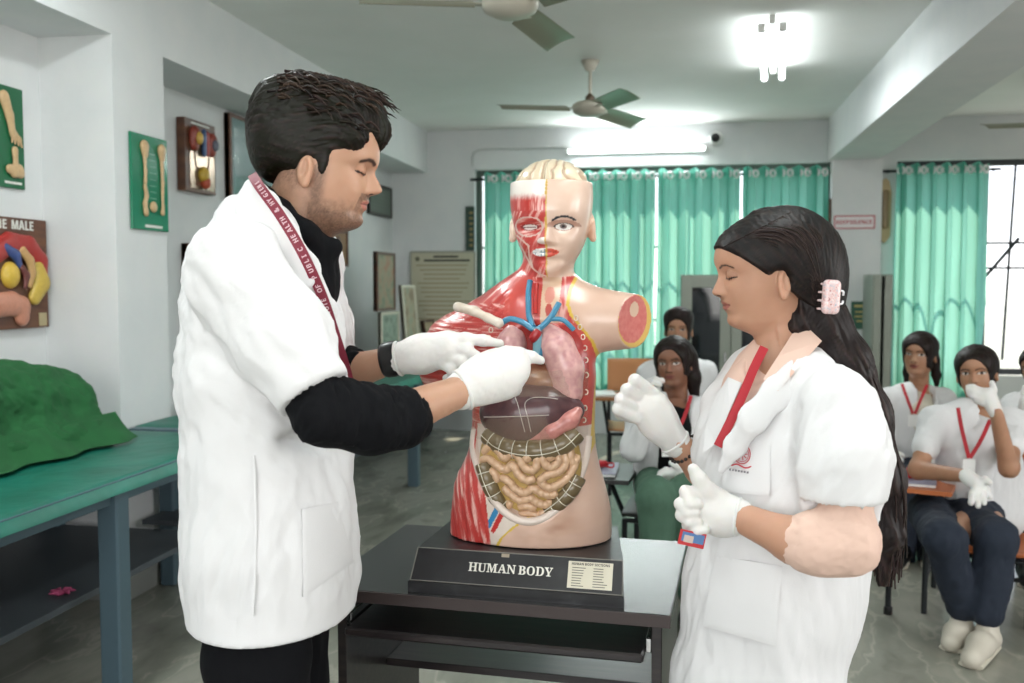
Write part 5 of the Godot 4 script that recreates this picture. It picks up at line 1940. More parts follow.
	g.chain([at(397, 359, 1.863), at(422, 354, 1.85), at(448, 348, 1.835)], [0.0315, 0.036, 0.034], 0.02, FW, 0.84)
	g.chain([at(448, 341, 1.835), at(466, 339, 1.825), at(483, 340.5, 1.825), at(500, 343.5, 1.835)], [0.0145, 0.0118, 0.0105, 0.0080], 0.008)
	g.chain([at(448, 348, 1.83), at(467, 350, 1.815), at(476, 357, 1.82), at(466, 363, 1.83)], [0.0145, 0.0118, 0.0108, 0.0085], 0.006)
	g.chain([at(445, 356, 1.83), at(461, 361, 1.815), at(467, 369, 1.82), at(456, 373, 1.835)], [0.0140, 0.0112, 0.0100, 0.0082], 0.006)
	g.chain([at(440, 362, 1.835), at(452, 369, 1.82), at(455, 376, 1.828), at(446, 378, 1.84)], [0.0128, 0.0102, 0.0092, 0.0075], 0.006)
	g.chain([at(424, 352, 1.865), at(446, 351, 1.885), at(464, 353, 1.89)], [0.015, 0.0118, 0.009], 0.008)
	wjob(g, 0.0028, "glove", M["glove latex"], root, null, folds(0.0010, FW, 24.0, 34.0, 3.0))
	cuff_ring(root, at(399, 358.5, 1.86), (at(440, 350, 1.84) - wr_l).normalized(), 0.0325, FW, "glove_cuff", M["glove latex"])
	# wrist watch
	cuff_ring(root, at(392.5, 359, 1.868), (at(440, 350, 1.84) - wr_l).normalized(), 0.0325, FW, "wrist_watch", M["black plastic"], 0.0075, 2.6)

func basis_along(d: Vector3) -> Basis:
	# z axis along d
	var u := Vector3.UP if absf(d.y) < 0.9 else Vector3.RIGHT
	var x := u.cross(d).normalized()
	return Basis(x, d.cross(x).normalized(), d)

func cuff_ring(root: Node3D, c: Vector3, d: Vector3, r: float, flat: Vector3, called: String, m: Material, th := 0.0035, wide := 1.0) -> MeshInstance3D:
	var b := Buf.new()
	var f := (flat - d * flat.dot(d)).normalized()
	var s := d.cross(f).normalized()
	var rings := []
	for k in 25:
		var a := TAU * k / 24.0
		var o := s * cos(a) + f * (sin(a) * 0.85)
		var p := c + o * r
		var q := []
		for j in 8:
			var e := TAU * j / 8.0
			q.append(p + o * cos(e) * th * (1.0 if wide == 1.0 else 0.45) + d * sin(e) * th * wide)
		rings.append(q)
	b.skin(rings, true, false, false)
	return wput(b, called, m, root)

func cap_head(f: SDF, hx_: Transform3D, hd: HeadShape, grow := 1.09):
	var c := Vector3(0, 0.13, -0.006)
	var b := hx_.basis.scaled(Vector3.ONE * grow) if false else hx_.basis * Basis.from_scale(Vector3.ONE * grow)
	f.head(Transform3D(b, hx_ * c - b * c), hd, 0.02)

# a thin stiff flap of cloth: outline of [x, y, depth]
func flap(b: Buf, pts: Array, th := 0.004):
	var pk := PackedVector2Array(pts.map(func(q): return Vector2(q[0], -q[1])))
	if Geometry2D.is_polygon_clockwise(pk):
		pts = pts.duplicate(); pts.reverse()
		pk = PackedVector2Array(pts.map(func(q): return Vector2(q[0], -q[1])))
	var ids := Geometry2D.triangulate_polygon(pk)
	var fr := []; var bk := []
	for q in pts:
		var p := at(q[0], q[1], q[2])
		var n := (CAM - p).normalized()
		fr.append(p + n * th * 0.5); bk.append(p - n * th * 0.5)
	for i in range(0, ids.size(), 3):
		var a := ids[i]; var c := ids[i + 1]; var d := ids[i + 2]
		if (pk[c] - pk[a]).cross(pk[d] - pk[a]) < 0:
			var t := c; c = d; d = t
		b.tri(fr[a], fr[c], fr[d]); b.tri(bk[a], bk[d], bk[c])
	for i in pts.size():
		var k := (i + 1) % pts.size()
		b.quad(bk[i], bk[k], fr[k], fr[i])
func build_woman():
	var D := 1.78
	var X := cam_basis.x; var FW := -cam_basis.z
	var fw2 := Vector3(FW.x, 0, FW.z).normalized()
	var base := at(790, 600, D)
	var root := person("woman in a white coat with long dark hair, holding up gloved fists", Vector3(base.x, 0, base.z))
	var foot := root.position
	# head: faces picture-left, slightly bowed
	var face := (-X * cos(deg_to_rad(7.0)) + Vector3.DOWN * sin(deg_to_rad(7.0)) - fw2 * 0.05).normalized()
	var side := Vector3.UP.cross(face).normalized()
	var hb := Basis(side, face.cross(side).normalized(), face)
	var hd := default_head()
	hd.nose = HeadShape.table([[0.066, 0.0], [0.072, 0.006], [0.078, 0.0185], [0.084, 0.0225], [0.092, 0.0175], [0.102, 0.0115], [0.112, 0.006], [0.122, 0.003], [0.134, 0.0]])
	hd.zf = HeadShape.table(crown([[-0.03, 0.020], [-0.008, 0.034], [0.006, 0.058], [0.015, 0.074], [0.026, 0.079], [0.036, 0.076], [0.050, 0.079], [0.064, 0.081], [0.075, 0.081], [0.10, 0.083], [0.115, 0.084], [0.130, 0.089], [0.150, 0.090], [0.175, 0.083], [0.20, 0.066], [0.22, 0.036], [0.228, 0.016], [0.233, 0.0]], 0.220))
	var hs := 0.965
	var hx_ := Transform3D(hb.scaled(Vector3.ONE * hs), at(737, 333, D) - hb * Vector3(0, 0.0, 0.064) * hs)
	var hf := SDF.new()
	hf.head(hx_, hd, 0.015)
	for s in [-1.0, 1.0]:
		ear(hf, hx_, s, 1.0, -0.008)
		hf.ball(hx_ * Vector3(s * 0.031, 0.1135, 0.0665), 0.0125, 0.005)
	hf.cone(hx_ * Vector3(0, 0.03, -0.045), at(779, 358, D), 0.044, 0.044, 0.018)
	hf.cone(at(779, 358, D), at(784, 395, D), 0.044, 0.055, 0.02)
	var bf := SDF.new()
	bf.chain([at(771, 358, D), at(795, 430, D), at(795, 520, D), at(785, 640, D)], [0.045, 0.08, 0.09, 0.09], 0.05, X, 0.75)
	var sh_l := at(842, 410, 1.60); var el_l := at(848, 547, 1.535); var wr_l := at(737, 516, 1.615)
	bf.chain([at(790, 400, 1.76), sh_l, el_l, at(795, 541, 1.56), wr_l], [0.035, 0.040, 0.040, 0.036, 0.025], 0.02)
	var sh_r := at(775, 385, 1.93); var el_r := at(742, 500, 1.96); var wr_r := at(674, 440, 1.865)
	bf.chain([at(780, 400, 1.80), sh_r, el_r, at(704, 470, 1.90), wr_r], [0.035, 0.040, 0.038, 0.033, 0.025], 0.02)
	bf.cone(wr_l, at(710, 510, 1.635), 0.022, 0.014, 0.01)
	bf.cone(wr_r, at(652, 415, 1.85), 0.022, 0.014, 0.01)
	for s in [-1.0, 1.0]:
		var o: Vector3 = fw2 * (s * 0.07)
		bf.chain([at(785, 620, D) + o, foot + o - X * 0.02 + Vector3(0, 0.45, 0), foot + o + X * 0.01 + Vector3(0, 0.09, 0)], [0.06, 0.048, 0.036], 0.02)
		bf.cone(foot + o + X * 0.03 + Vector3(0, 0.05, 0), foot + o - X * 0.12 + Vector3(0, 0.03, 0), 0.036, 0.026, 0.02)
	var pal := {"skin": hx("c0937a"), "lips": hx("a5675c"), "brow": hx("231815"), "brow_w": 0.0027, "warm": hx("a97a60"), "lid": hx("8f6450")}
	wjob([[hf, 0.0024], [bf, 0.008]], 0, "body", M["skin"], root, skin_fn(hx_.affine_inverse(), pal))
	# ---- hair: cap swept back to the clip, long tail
	var clip := at(826, 297, 1.72)
	var cap := SDF.new()
	cap_head(cap, hx_, hd, 1.05)
	cap.ell(at(784, 259, D), hb, Vector3(0.086, 0.100, 0.106), 0.03)
	cap.ell(at(815, 282, D), hb, Vector3(0.070, 0.090, 0.055), 0.04)
	var nrm := (-X * 0.55 + Vector3.DOWN * 0.84).normalized()
	var face_cut := nrm
	cap.cuts = [[face_cut, face_cut.dot(at(738, 263, D))]]
	for s in [-1.0, 1.0]:
		cap.ell(hx_ * Vector3(s * 0.094, 0.086, -0.004), hb, Vector3(0.034, 0.032, 0.022), 0.008, 1)
		cap.ell(hx_ * Vector3(s * 0.085, 0.062, 0.030), hb, Vector3(0.034, 0.050, 0.030), 0.012, 1)
	var hinv := hx_.affine_inverse()
	var cl: Vector3 = hinv * clip
	var strand := func(p: Vector3) -> float:
		var h := hinv * p - cl
		var ang := atan2(h.y + 0.02, h.z)
		var rad := Vector2(h.y, h.z).length()
		return ns.get_noise_3d(ang * 26.0 + h.x * 20.0, rad * 5.0, h.x * 46.0)
	var hcol := func(p: Vector3, _n: Vector3) -> Color:
		return hx("15100f").lerp(hx("2c221f"), smoothstep(-0.1, 0.7, strand.call(p)))
	wjob(cap, 0.0032, "hair", M["hair"], root, hcol, func(p: Vector3, _n: Vector3) -> float: return 0.0014 * strand.call(p))
	var tail := SDF.new()
	tail.chain([at(808, 300, 1.775), at(822, 325, 1.77), at(846, 362, 1.765), at(868, 415, 1.765), at(884, 478, 1.76), at(888, 535, 1.755), at(882, 582, 1.75)], [0.052, 0.046, 0.042, 0.038, 0.033, 0.027, 0.010], 0.03, FW, 0.85)
	tail.chain([at(806, 305, 1.76), at(796, 325, 1.755), at(812, 345, 1.76)], [0.030, 0.022, 0.015], 0.02)
	var tdir := (at(874, 480, 1.76) - at(838, 365, 1.765)).normalized()
	var tstr := func(p: Vector3) -> float:
		var l := p.dot(tdir)
		var q := (p - tdir * l)
		return ns.get_noise_3d(q.x * 90.0 + 1.5 * sin(l * 14.0), l * 5.0, q.z * 90.0 + q.y * 90.0)
	var tcol := func(p: Vector3, _n: Vector3) -> Color:
		return hx("1a1312").lerp(hx("382926"), smoothstep(-0.1, 0.7, tstr.call(p)))
	wjob(tail, 0.0035, "hair_tail", M["hair"], root, tcol, func(p: Vector3, _n: Vector3) -> float: return 0.0045 * tstr.call(p))
	var wisps := Buf.new()
	rng.seed = 9
	for i in 130:
		var a := rng.randf_range(-1, 1); var b := rng.randf_range(-1, 1)
		var off := X * a * 0.030 + fw2 * b * 0.026
		wisps.tint = hx("1a1312").lerp(hx("3d2d29"), rng.randf())
		var q := [at(824, 325, 1.765) + off, at(848, 368, 1.765) + off * 1.15, at(870, 425, 1.762) + off * 1.1, at(885, 500, 1.758) + off * (0.95 + 0.3 * rng.randf()), at(886 + rng.randf_range(-8, 8), 555 + rng.randf_range(-5, 32), 1.755) + off * 0.7]
		wisps.tube(curve(q, 14), 0.0012, 4, false)
	for i in 90:
		# fine strands over the crown towards the clip
		var t := rng.randf()
		var h0 := Vector2(719, 242).lerp(Vector2(786, 207), t)
		var dd := 1.78 - 0.085 * (0.5 + 0.4 * rng.randf())
		var m := Vector2(772, 240).lerp(Vector2(820, 240), t) + Vector2(rng.randf_range(-4, 4), rng.randf_range(-4, 4))
		var p0 := march(cap, h0.x + 4, h0.y + 5, 1.4); var p1 := march(cap, m.x, m.y, 1.4); var p2 := march(cap, 818 + rng.randf_range(-6, 6), 290 + rng.randf_range(-14, 14), 1.4)
		if p0.distance_to(at(760, 250, dd)) > 0.25 or p1.distance_to(at(790, 250, dd)) > 0.25 or p2.distance_to(clip) > 0.2: continue
		wisps.tint = hx("1a1312").lerp(hx("382a26"), rng.randf())
		wisps.tube(curve([p0, p1, p2], 12), 0.0011, 4, false)
	wput(wisps, "hair_strands", M["hair"], root).set_meta("kind", "stuff")
	# ---- pink shirt
	var shirt := SDF.new()
	shirt.cone(at(772, 372, D), at(757, 420, D), 0.058, 0.080, 0.03)
	shirt.cone(at(752, 392, 1.77), at(735, 430, 1.77), 0.055, 0.030, 0.03)
	# collar wings
	shirt.chain([at(772, 335, 1.765), at(762, 362, 1.725), at(752, 385, 1.71)], [0.044, 0.034, 0.008], 0.008, Vector3.ZERO, 1.0, 1)
	wjob(shirt, 0.0036, "shirt", M["pink cloth"], root)
	var wing := Buf.new()
	flap(wing, [[806, 326, 1.745], [822, 341, 1.70], [786, 382, 1.650], [778, 391, 1.648], [763, 379, 1.664], [778, 356, 1.695], [792, 334, 1.735]], 0.005)
	wput(wing, "shirt_collar", M["pink cloth"], root)
	wing = Buf.new()
	flap(wing, [[757, 336, 1.79], [764, 350, 1.745], [737, 386, 1.735], [725, 377, 1.775], [738, 355, 1.80]], 0.005)
	wput(wing, "shirt_collar", M["pink cloth"], root)
	wing = Buf.new()
	flap(wing, [[728, 377, 1.75], [742, 383, 1.72], [729, 412, 1.705], [716, 444, 1.70], [703, 452, 1.72], [706, 425, 1.755], [715, 398, 1.765]], 0.006)
	wput(wing, "coat_lapel", M["white cotton"], root)
	var sv := SDF.new()
	sv.chain([sh_l.lerp(el_l, 0.55), el_l + Vector3(0, 0.004, 0), at(818, 545, 1.545), at(801, 541, 1.555)], [0.042, 0.044, 0.043, 0.043], 0.03)
	var dir := (at(801, 541, 1.555) - at(830, 546, 1.54)).normalized()
	sv.rbox(at(801, 541, 1.555) + dir * 0.055, basis_along(dir), Vector3(0.08, 0.08, 0.05), 0.002, 0.004, 1)
	sv.cone(at(806, 542, 1.552), at(822, 545, 1.545), 0.046, 0.047, 0.006)
	wjob(sv, 0.004, "shirt_sleeve", M["pink cloth"], root, null, folds(0.006, Vector3(0.5, 1, 0), 14.0, 11.0, 2.0))
	# ---- coat
	var coat := SDF.new()
	coat.chain([at(784, 420, D), at(785, 460, D), at(782, 520, D), at(772, 590, D), at(757, 700, D), at(756, 780, D)], [0.122, 0.140, 0.152, 0.154, 0.150, 0.155], 0.04)
	coat.chain([at(800, 372, 1.765), at(840, 406, 1.62)], [0.046, 0.050], 0.06)
	coat.chain([at(772, 366, 1.82), at(752, 392, 1.91)], [0.050, 0.058], 0.05)
	coat.chain([at(745, 372, 1.86), at(724, 405, 1.86), at(712, 450, 1.83)], [0.026, 0.030, 0.036], 0.04)
	coat.chain([sh_l, at(845, 460, 1.575), at(848, 540, 1.545)], [0.054, 0.062, 0.060], 0.06)
	coat.chain([sh_r, sh_r.lerp(el_r, 0.6), el_r], [0.060, 0.062, 0.060], 0.04)
	coat.rbox(at(848, 596, 1.48), basis_along(Vector3(0.03, -1, 0.05).normalized()), Vector3(0.095, 0.125, 0.135), 0.002, 0.004, 1)
	coat.chain([at(764, 325, 1.77), at(755, 372, 1.74), at(733, 425, 1.71)], [0.058, 0.050, 0.016], 0.01, Vector3.ZERO, 1.0, 1)
	coat.cuts = [[Vector3.DOWN, -0.52]]
	var cd := func(p: Vector3, n: Vector3) -> float:
		var low := clampf((1.10 - p.y) / 0.3, 0, 1)
		var a: float = folds(0.013, Vector3(-0.15, 1, 0.1), 2.2, 8.0, 11.0).call(p, n)
		var b: float = folds(0.014, X * 0.5 + Vector3.UP * 0.8, 2.6, 8.0, 14.0).call(p, n)
		return lerpf(b, a, low)
	wjob(coat, 0.0062, "coat", M["white cotton"], root, null, cd)
	# lapels
	var lap := SDF.new()
	lap.chain([at(800, 362, 1.69), at(778, 392, 1.655), at(754, 418, 1.645), at(735, 446, 1.66), at(721, 470, 1.67)], [0.018, 0.026, 0.024, 0.018, 0.008], 0.02, fw2 + Vector3.DOWN * 0.3, 0.30)
	wjob(lap, 0.004, "coat_collar", M["white cotton"], root)
	wput(patch_on(coat, [[703, 626], [776, 646], [782, 566], [716, 556]], 0.005), "coat_pocket", M["white cotton"], root)
	wput(patch_on(coat, [[722, 492], [770, 496], [771, 440], [726, 436]], 0.004), "chest_pocket", M["white cotton"], root)
	# printed crest on the chest
	var crest := mat("crest red", Color("c8404a"), 0.7)
	var ec := march(coat, 742, 454, 1.2)
	var en := (CAM - ec).normalized()
	var er := Vector3.UP.cross(en).normalized()
	var eb := Basis(er, en.cross(er), en)
	var em := Buf.new()
	em.xf = Transform3D(eb, ec + en * 0.014)
	for rr in [[0.017, 0.0009], [0.0135, 0.0006]]:
		var ring := []
		for k in 29: ring.append(Vector3(cos(TAU * k / 28.0) * rr[0] * 0.82, sin(TAU * k / 28.0) * rr[0], 0))
		em.tube(ring, rr[1], 5)
	for k in 9:
		var a := TAU * k / 9.0
		em.tube([Vector3(cos(a) * 0.004, sin(a) * 0.004, 0), Vector3(cos(a) * 0.0095, sin(a) * 0.011, 0)], 0.0008, 5)
	em.lathe([[0.0, -0.004], [0.004, 0.0], [0.0, 0.004]], 10)
	em.tube(curve([Vector3(-0.018, -0.021, 0), Vector3(-0.008, -0.018, 0), Vector3(0.006, -0.024, 0), Vector3(0.018, -0.020, 0)], 12), 0.0013, 5)
	wput(em, "crest", crest, root)
	var tx := Buf.new()
	tx.xf = Transform3D(eb, ec + en * 0.014)
	for k in 9: tx.box(Vector3(-0.020 + k * 0.005, -0.028 - k * 0.0006, 0), Vector3(0.0032, 0.0036, 0.0006))
	wput(tx, "crest_print", mat("crest grey", Color("77747a"), 0.7), root)
	for yy in [465.0, 515.0]:
		var pb := march(coat, 722 if yy < 500 else 712, yy, 1.2)
		var bt := Buf.new()
		bt.lathe([[0.0, -0.001], [0.006, -0.001], [0.0065, 0.001], [0.003, 0.0018], [0.0, 0.0014]], 14, pb + (CAM - pb).normalized() * 0.007, Basis(Vector3.RIGHT, PI / 2))
		wput(bt, "button", M["white plastic"], root)
	# lanyard and card
	var stp := ribbon(curve([at(764, 348, 1.715), at(754, 368, 1.705), at(744, 392, 1.69), at(732, 418, 1.685), at(718, 446, 1.69)], 30), 0.016, 0.003)
	wput(stp, "lanyard", M["red strap"], root)
	# trousers, shoes
	var tr := SDF.new()
	for s in [-1.0, 1.0]:
		var o: Vector3 = fw2 * (s * 0.07)
		tr.chain([at(775, 640, D) + o, foot + o - X * 0.02 + Vector3(0, 0.45, 0), foot + o + Vector3(0, 0.06, 0)], [0.072, 0.068, 0.062], 0.02)
	tr.cuts = [[Vector3.DOWN, -0.04]]
	wjob(tr, 0.012, "trousers", M["navy cloth"], root, null, folds(0.008, Vector3.UP, 3.0, 9.0, 7.0))
	for s in [-1.0, 1.0]:
		var o: Vector3 = fw2 * (s * 0.07)
		var sh := SDF.new()
		sh.chain([foot + o + X * 0.05 + Vector3(0, 0.04, 0), foot + o - X * 0.14 + Vector3(0, 0.03, 0)], [0.046, 0.040], 0.02)
		sh.cuts = [[Vector3.DOWN, 0.0]]
		wjob(sh, 0.008, "shoe", M["black plastic"], root)
	# ---- gloves
	var g := SDF.new()     # raised right fist, knuckles to the left
	g.chain([at(676, 443, 1.868), at(660, 424, 1.855), at(650, 408, 1.848)], [0.0295, 0.033, 0.035], 0.02, FW, 0.85)
	g.cone(at(654, 414, 1.85), at(644, 404, 1.850), 0.035, 0.031, 0.02, FW, 0.75)
	var fy := [[651, 393, 635, 380], [646, 401, 627, 390], [641, 409, 621, 399.5], [637, 417, 618.5, 409]]
	for q in fy:
		g.chain([at(q[0], q[1], 1.840), at(q[2], q[3], 1.826), at(q[2] + 2, q[3] + 5, 1.850), at(q[2] + 14, q[3] + 10, 1.868)], [0.0145, 0.0126, 0.0112, 0.0090], 0.003)
	g.chain([at(662, 420, 1.865), at(648, 414, 1.885), at(634, 402, 1.890)], [0.016, 0.0125, 0.0100], 0.006)
	wjob(g, 0.0026, "glove", M["glove latex"], root, null, folds(0.0008, FW, 24.0, 34.0, 5.0))
	cuff_ring(root, at(675, 442, 1.868), (at(652, 412, 1.85) - wr_r).normalized(), 0.0295, FW, "glove_cuff", M["glove latex"])
	g = SDF.new()          # left fist with the thumb up
	g.chain([at(739, 517, 1.614), at(722, 515, 1.628), at(708, 508, 1.635)], [0.0300, 0.034, 0.036], 0.02, FW, 0.85)
	g.chain([at(715, 498, 1.625), at(707, 490, 1.618), at(699, 479, 1.614), at(693, 469, 1.614)], [0.0195, 0.0145, 0.0120, 0.0095], 0.010)
	for q in [[697, 494, 686, 492, 690, 504], [695, 505, 681, 504, 688, 513], [697, 515, 682, 515, 690, 522], [703, 524, 689, 526, 697, 530]]:
		g.chain([at(q[0] + 8, q[1], 1.635), at(q[0], q[1], 1.620), at(q[2], q[3], 1.616), at(q[4], q[5], 1.606), at(q[4] + 8, q[5], 1.606)], [0.0130, 0.0124, 0.0116, 0.0104, 0.0085], 0.003)
	wjob(g, 0.0026, "glove", M["glove latex"], root, null, folds(0.0008, FW, 24.0, 34.0, 8.0))
	cuff_ring(root, at(738, 517, 1.615), (at(710, 510, 1.635) - wr_l).normalized(), 0.0305, FW, "glove_cuff", M["glove latex"])
	# bracelet of dark beads
	var bc := at(684, 449, 1.876)
	var bd := (wr_r - at(704, 470, 1.90)).normalized()
	var bx := bd.cross(FW).normalized(); var by := bd.cross(bx).normalized()
	var bb := Buf.new()
	for k in 22:
		var a := TAU * k / 22.0
		var p := bc + (bx * cos(a) + by * sin(a)) * 0.0325
		bb.lathe([[0.0, -0.0038], [0.0034, -0.0018], [0.0034, 0.0018], [0.0, 0.0038]], 7, p)
	wput(bb, "bracelet", mat("bead", Color("3a3533"), 0.25, 0.4), root)
	# ---- claw clip: rests in the hair
	var cc := thing("hair_clip", "pink and white speckled claw clip in the standing woman's hair", "hair clip", at(831, 297, 1.695))
	cc.basis = Basis(X, Vector3.UP, -fw2) * Basis(Vector3(0, 0, 1), -0.05)
	var cm := mat("clip resin", Color.WHITE, 0.25)
	cm.albedo_texture = noise_tex(77, 0.06, 256, [[0.0, Color("8c93a5")], [0.3, Color("d9ccd0")], [0.5, Color("e3b8b4")], [0.62, Color("e9dcdc")], [0.8, Color("cf9a98")], [1.0, Color("8d6a70")]], 2)
	tri(cm, 6.0, false)
	var shell := SDF.new()
	shell.rbox(Vector3.ZERO, Basis.IDENTITY, Vector3(0.016, 0.031, 0.010), 0.009, 0.004)
	sdf_job(shell, 0.0022, "shell", cm, cc)
	for k in 2:
		put(Buf.new().tube(curve([Vector3(0.012, 0.012 - k * 0.024, 0.0), Vector3(0.020, 0.011 - k * 0.022, 0.002), Vector3(0.0215, 0.004 - k * 0.010, 0.0)], 8), 0.0022, 6).mesh(), "spring_arm", mat("clip clear", Color("d9d9dc"), 0.2), cc)
	for k in 4:
		put(Buf.new().tube(curve([Vector3(-0.013, -0.022 + k * 0.015, -0.006), Vector3(-0.018, -0.022 + k * 0.015, -0.014), Vector3(-0.012, -0.022 + k * 0.015, -0.022)], 6), [0.0024, 0.0024, 0.0023, 0.0022, 0.002, 0.0016, 0.001], 6).mesh(), "tooth", cm, cc)
	# identity card below her fist
	var card := thing("identity_card", "red and blue identity card hanging at the standing woman's fist", "card", at(692, 539, 1.60))
	card.basis = Basis(X, Vector3.UP, -fw2) * Basis(Vector3(0, 0, 1), -0.22)
	put(Buf.new().box(Vector3.ZERO, Vector3(0.045, 0.026, 0.0015), 0.0005).mesh(), "holder", mat("card red", Color("c2383c"), 0.3), card)
	put(Buf.new().box(Vector3(0.001, 0.002, 0.0010), Vector3(0.038, 0.016, 0.001)).mesh(), "picture", mat("card blue", Color("5a7fb0"), 0.3), card)
	put(Buf.new().box(Vector3(-0.006, -0.001, 0.0017), Vector3(0.016, 0.012, 0.0006)).mesh(), "portrait", mat("card pale", Color("c9b7ad"), 0.4), card)
# ---------------------------------------------------------------- tablet-arm chairs and seated students
func tablet_chair(pos: Vector3, turn: float, label: String, tablet_side := -1.0, wood := "c8763c", H := 0.33, lift := 0.235, out := 0.235) -> Node3D:
	var with_tablet := lift > 0.0
	# faces local +z
	var t := thing("tablet_chair", label, "chair", pos, turn, "tablet-arm chairs")
	var ply := mat("ply " + wood, Color(wood), 0.4)
	var tubem: Material = M["dark metal"]
	var seat := func(u: float, v: float) -> Vector3:
		return Vector3((u - 0.5) * 0.40, H + 0.012 * cos((v - 0.5) * 2.6) + 0.010 * (absf(u - 0.5) * 2.0) * (absf(u - 0.5) * 2.0), (0.5 - v) * 0.40)
	t.set_meta("tablet_height", H + lift)
	t.set_meta("tablet_out", out)
	put(Buf.new().sheet(seat, 10, 10, 0.012).mesh(), "seat", ply, t)
	var back := func(u: float, v: float) -> Vector3:
		return Vector3((u - 0.5) * 0.40, H + 0.22 + v * 0.22, -0.22 - v * 0.05 - 0.03 * (1.0 - 4.0 * (u - 0.5) * (u - 0.5)))
	put(Buf.new().sheet(back, 10, 5, 0.012).mesh(), "backrest", ply, t)
	for s in [-1.0, 1.0]:
		put(Buf.new().tube([Vector3(s * 0.19, 0.0, 0.19), Vector3(s * 0.19, H - 0.012, 0.17)], 0.012, 8).mesh(), "leg", tubem, t)
		put(Buf.new().tube(curve([Vector3(s * 0.19, 0.0, -0.20), Vector3(s * 0.19, H, -0.21), Vector3(s * 0.19, H + 0.30, -0.25), Vector3(s * 0.19, H + 0.43, -0.28)], 12), 0.012, 8).mesh(), "leg", tubem, t)
		put(Buf.new().tube([Vector3(s * 0.19, 0.14, 0.185), Vector3(s * 0.19, 0.14, -0.205)], 0.009, 8).mesh(), "stretcher", tubem, t)
	put(Buf.new().tube([Vector3(-0.19, H - 0.02, 0.17), Vector3(0.19, H - 0.02, 0.17)], 0.010, 8).mesh(), "seat_rail", tubem, t)
	put(Buf.new().tube([Vector3(-0.19, 0.14, 0.0), Vector3(0.19, 0.14, 0.0)], 0.009, 8).mesh(), "stretcher", tubem, t)
	if with_tablet:
		var x := tablet_side * out
		var TH := H + lift
		var poly := [Vector2(x - 0.15, -0.04), Vector2(x + 0.13, -0.04), Vector2(x + 0.15, 0.10), Vector2(x + 0.15, 0.34), Vector2(x - 0.15, 0.34)]
		if tablet_side < 0: poly = poly.map(func(q): return q)
		put(Buf.new().prism(poly, TH - 0.018, TH, Transform3D(Basis(Vector3(1, 0, 0), Vector3(0, 0, 1), Vector3(0, 1, 0)), Vector3.ZERO)).mesh(), "tablet", ply, t)
		put(Buf.new().tube([Vector3(x + tablet_side * 0.085, TH - 0.02, 0.29), Vector3(x + tablet_side * 0.085, 0.012, 0.27)], 0.012, 8).mesh(), "tablet_leg", tubem, t)
		put(Buf.new().tube([Vector3(x, TH - 0.02, 0.02), Vector3(tablet_side * 0.20, H - 0.02, 0.10)], 0.011, 8).mesh(), "tablet_strut", tubem, t)
		put(Buf.new().lathe([[0.0, 0.0], [0.018, 0.0], [0.018, 0.03], [0.012, 0.035], [0.0, 0.035]], 10, Vector3(x + tablet_side * 0.085, 0, 0.27)).mesh(), "rubber_foot", M["black plastic"], t)
	return t

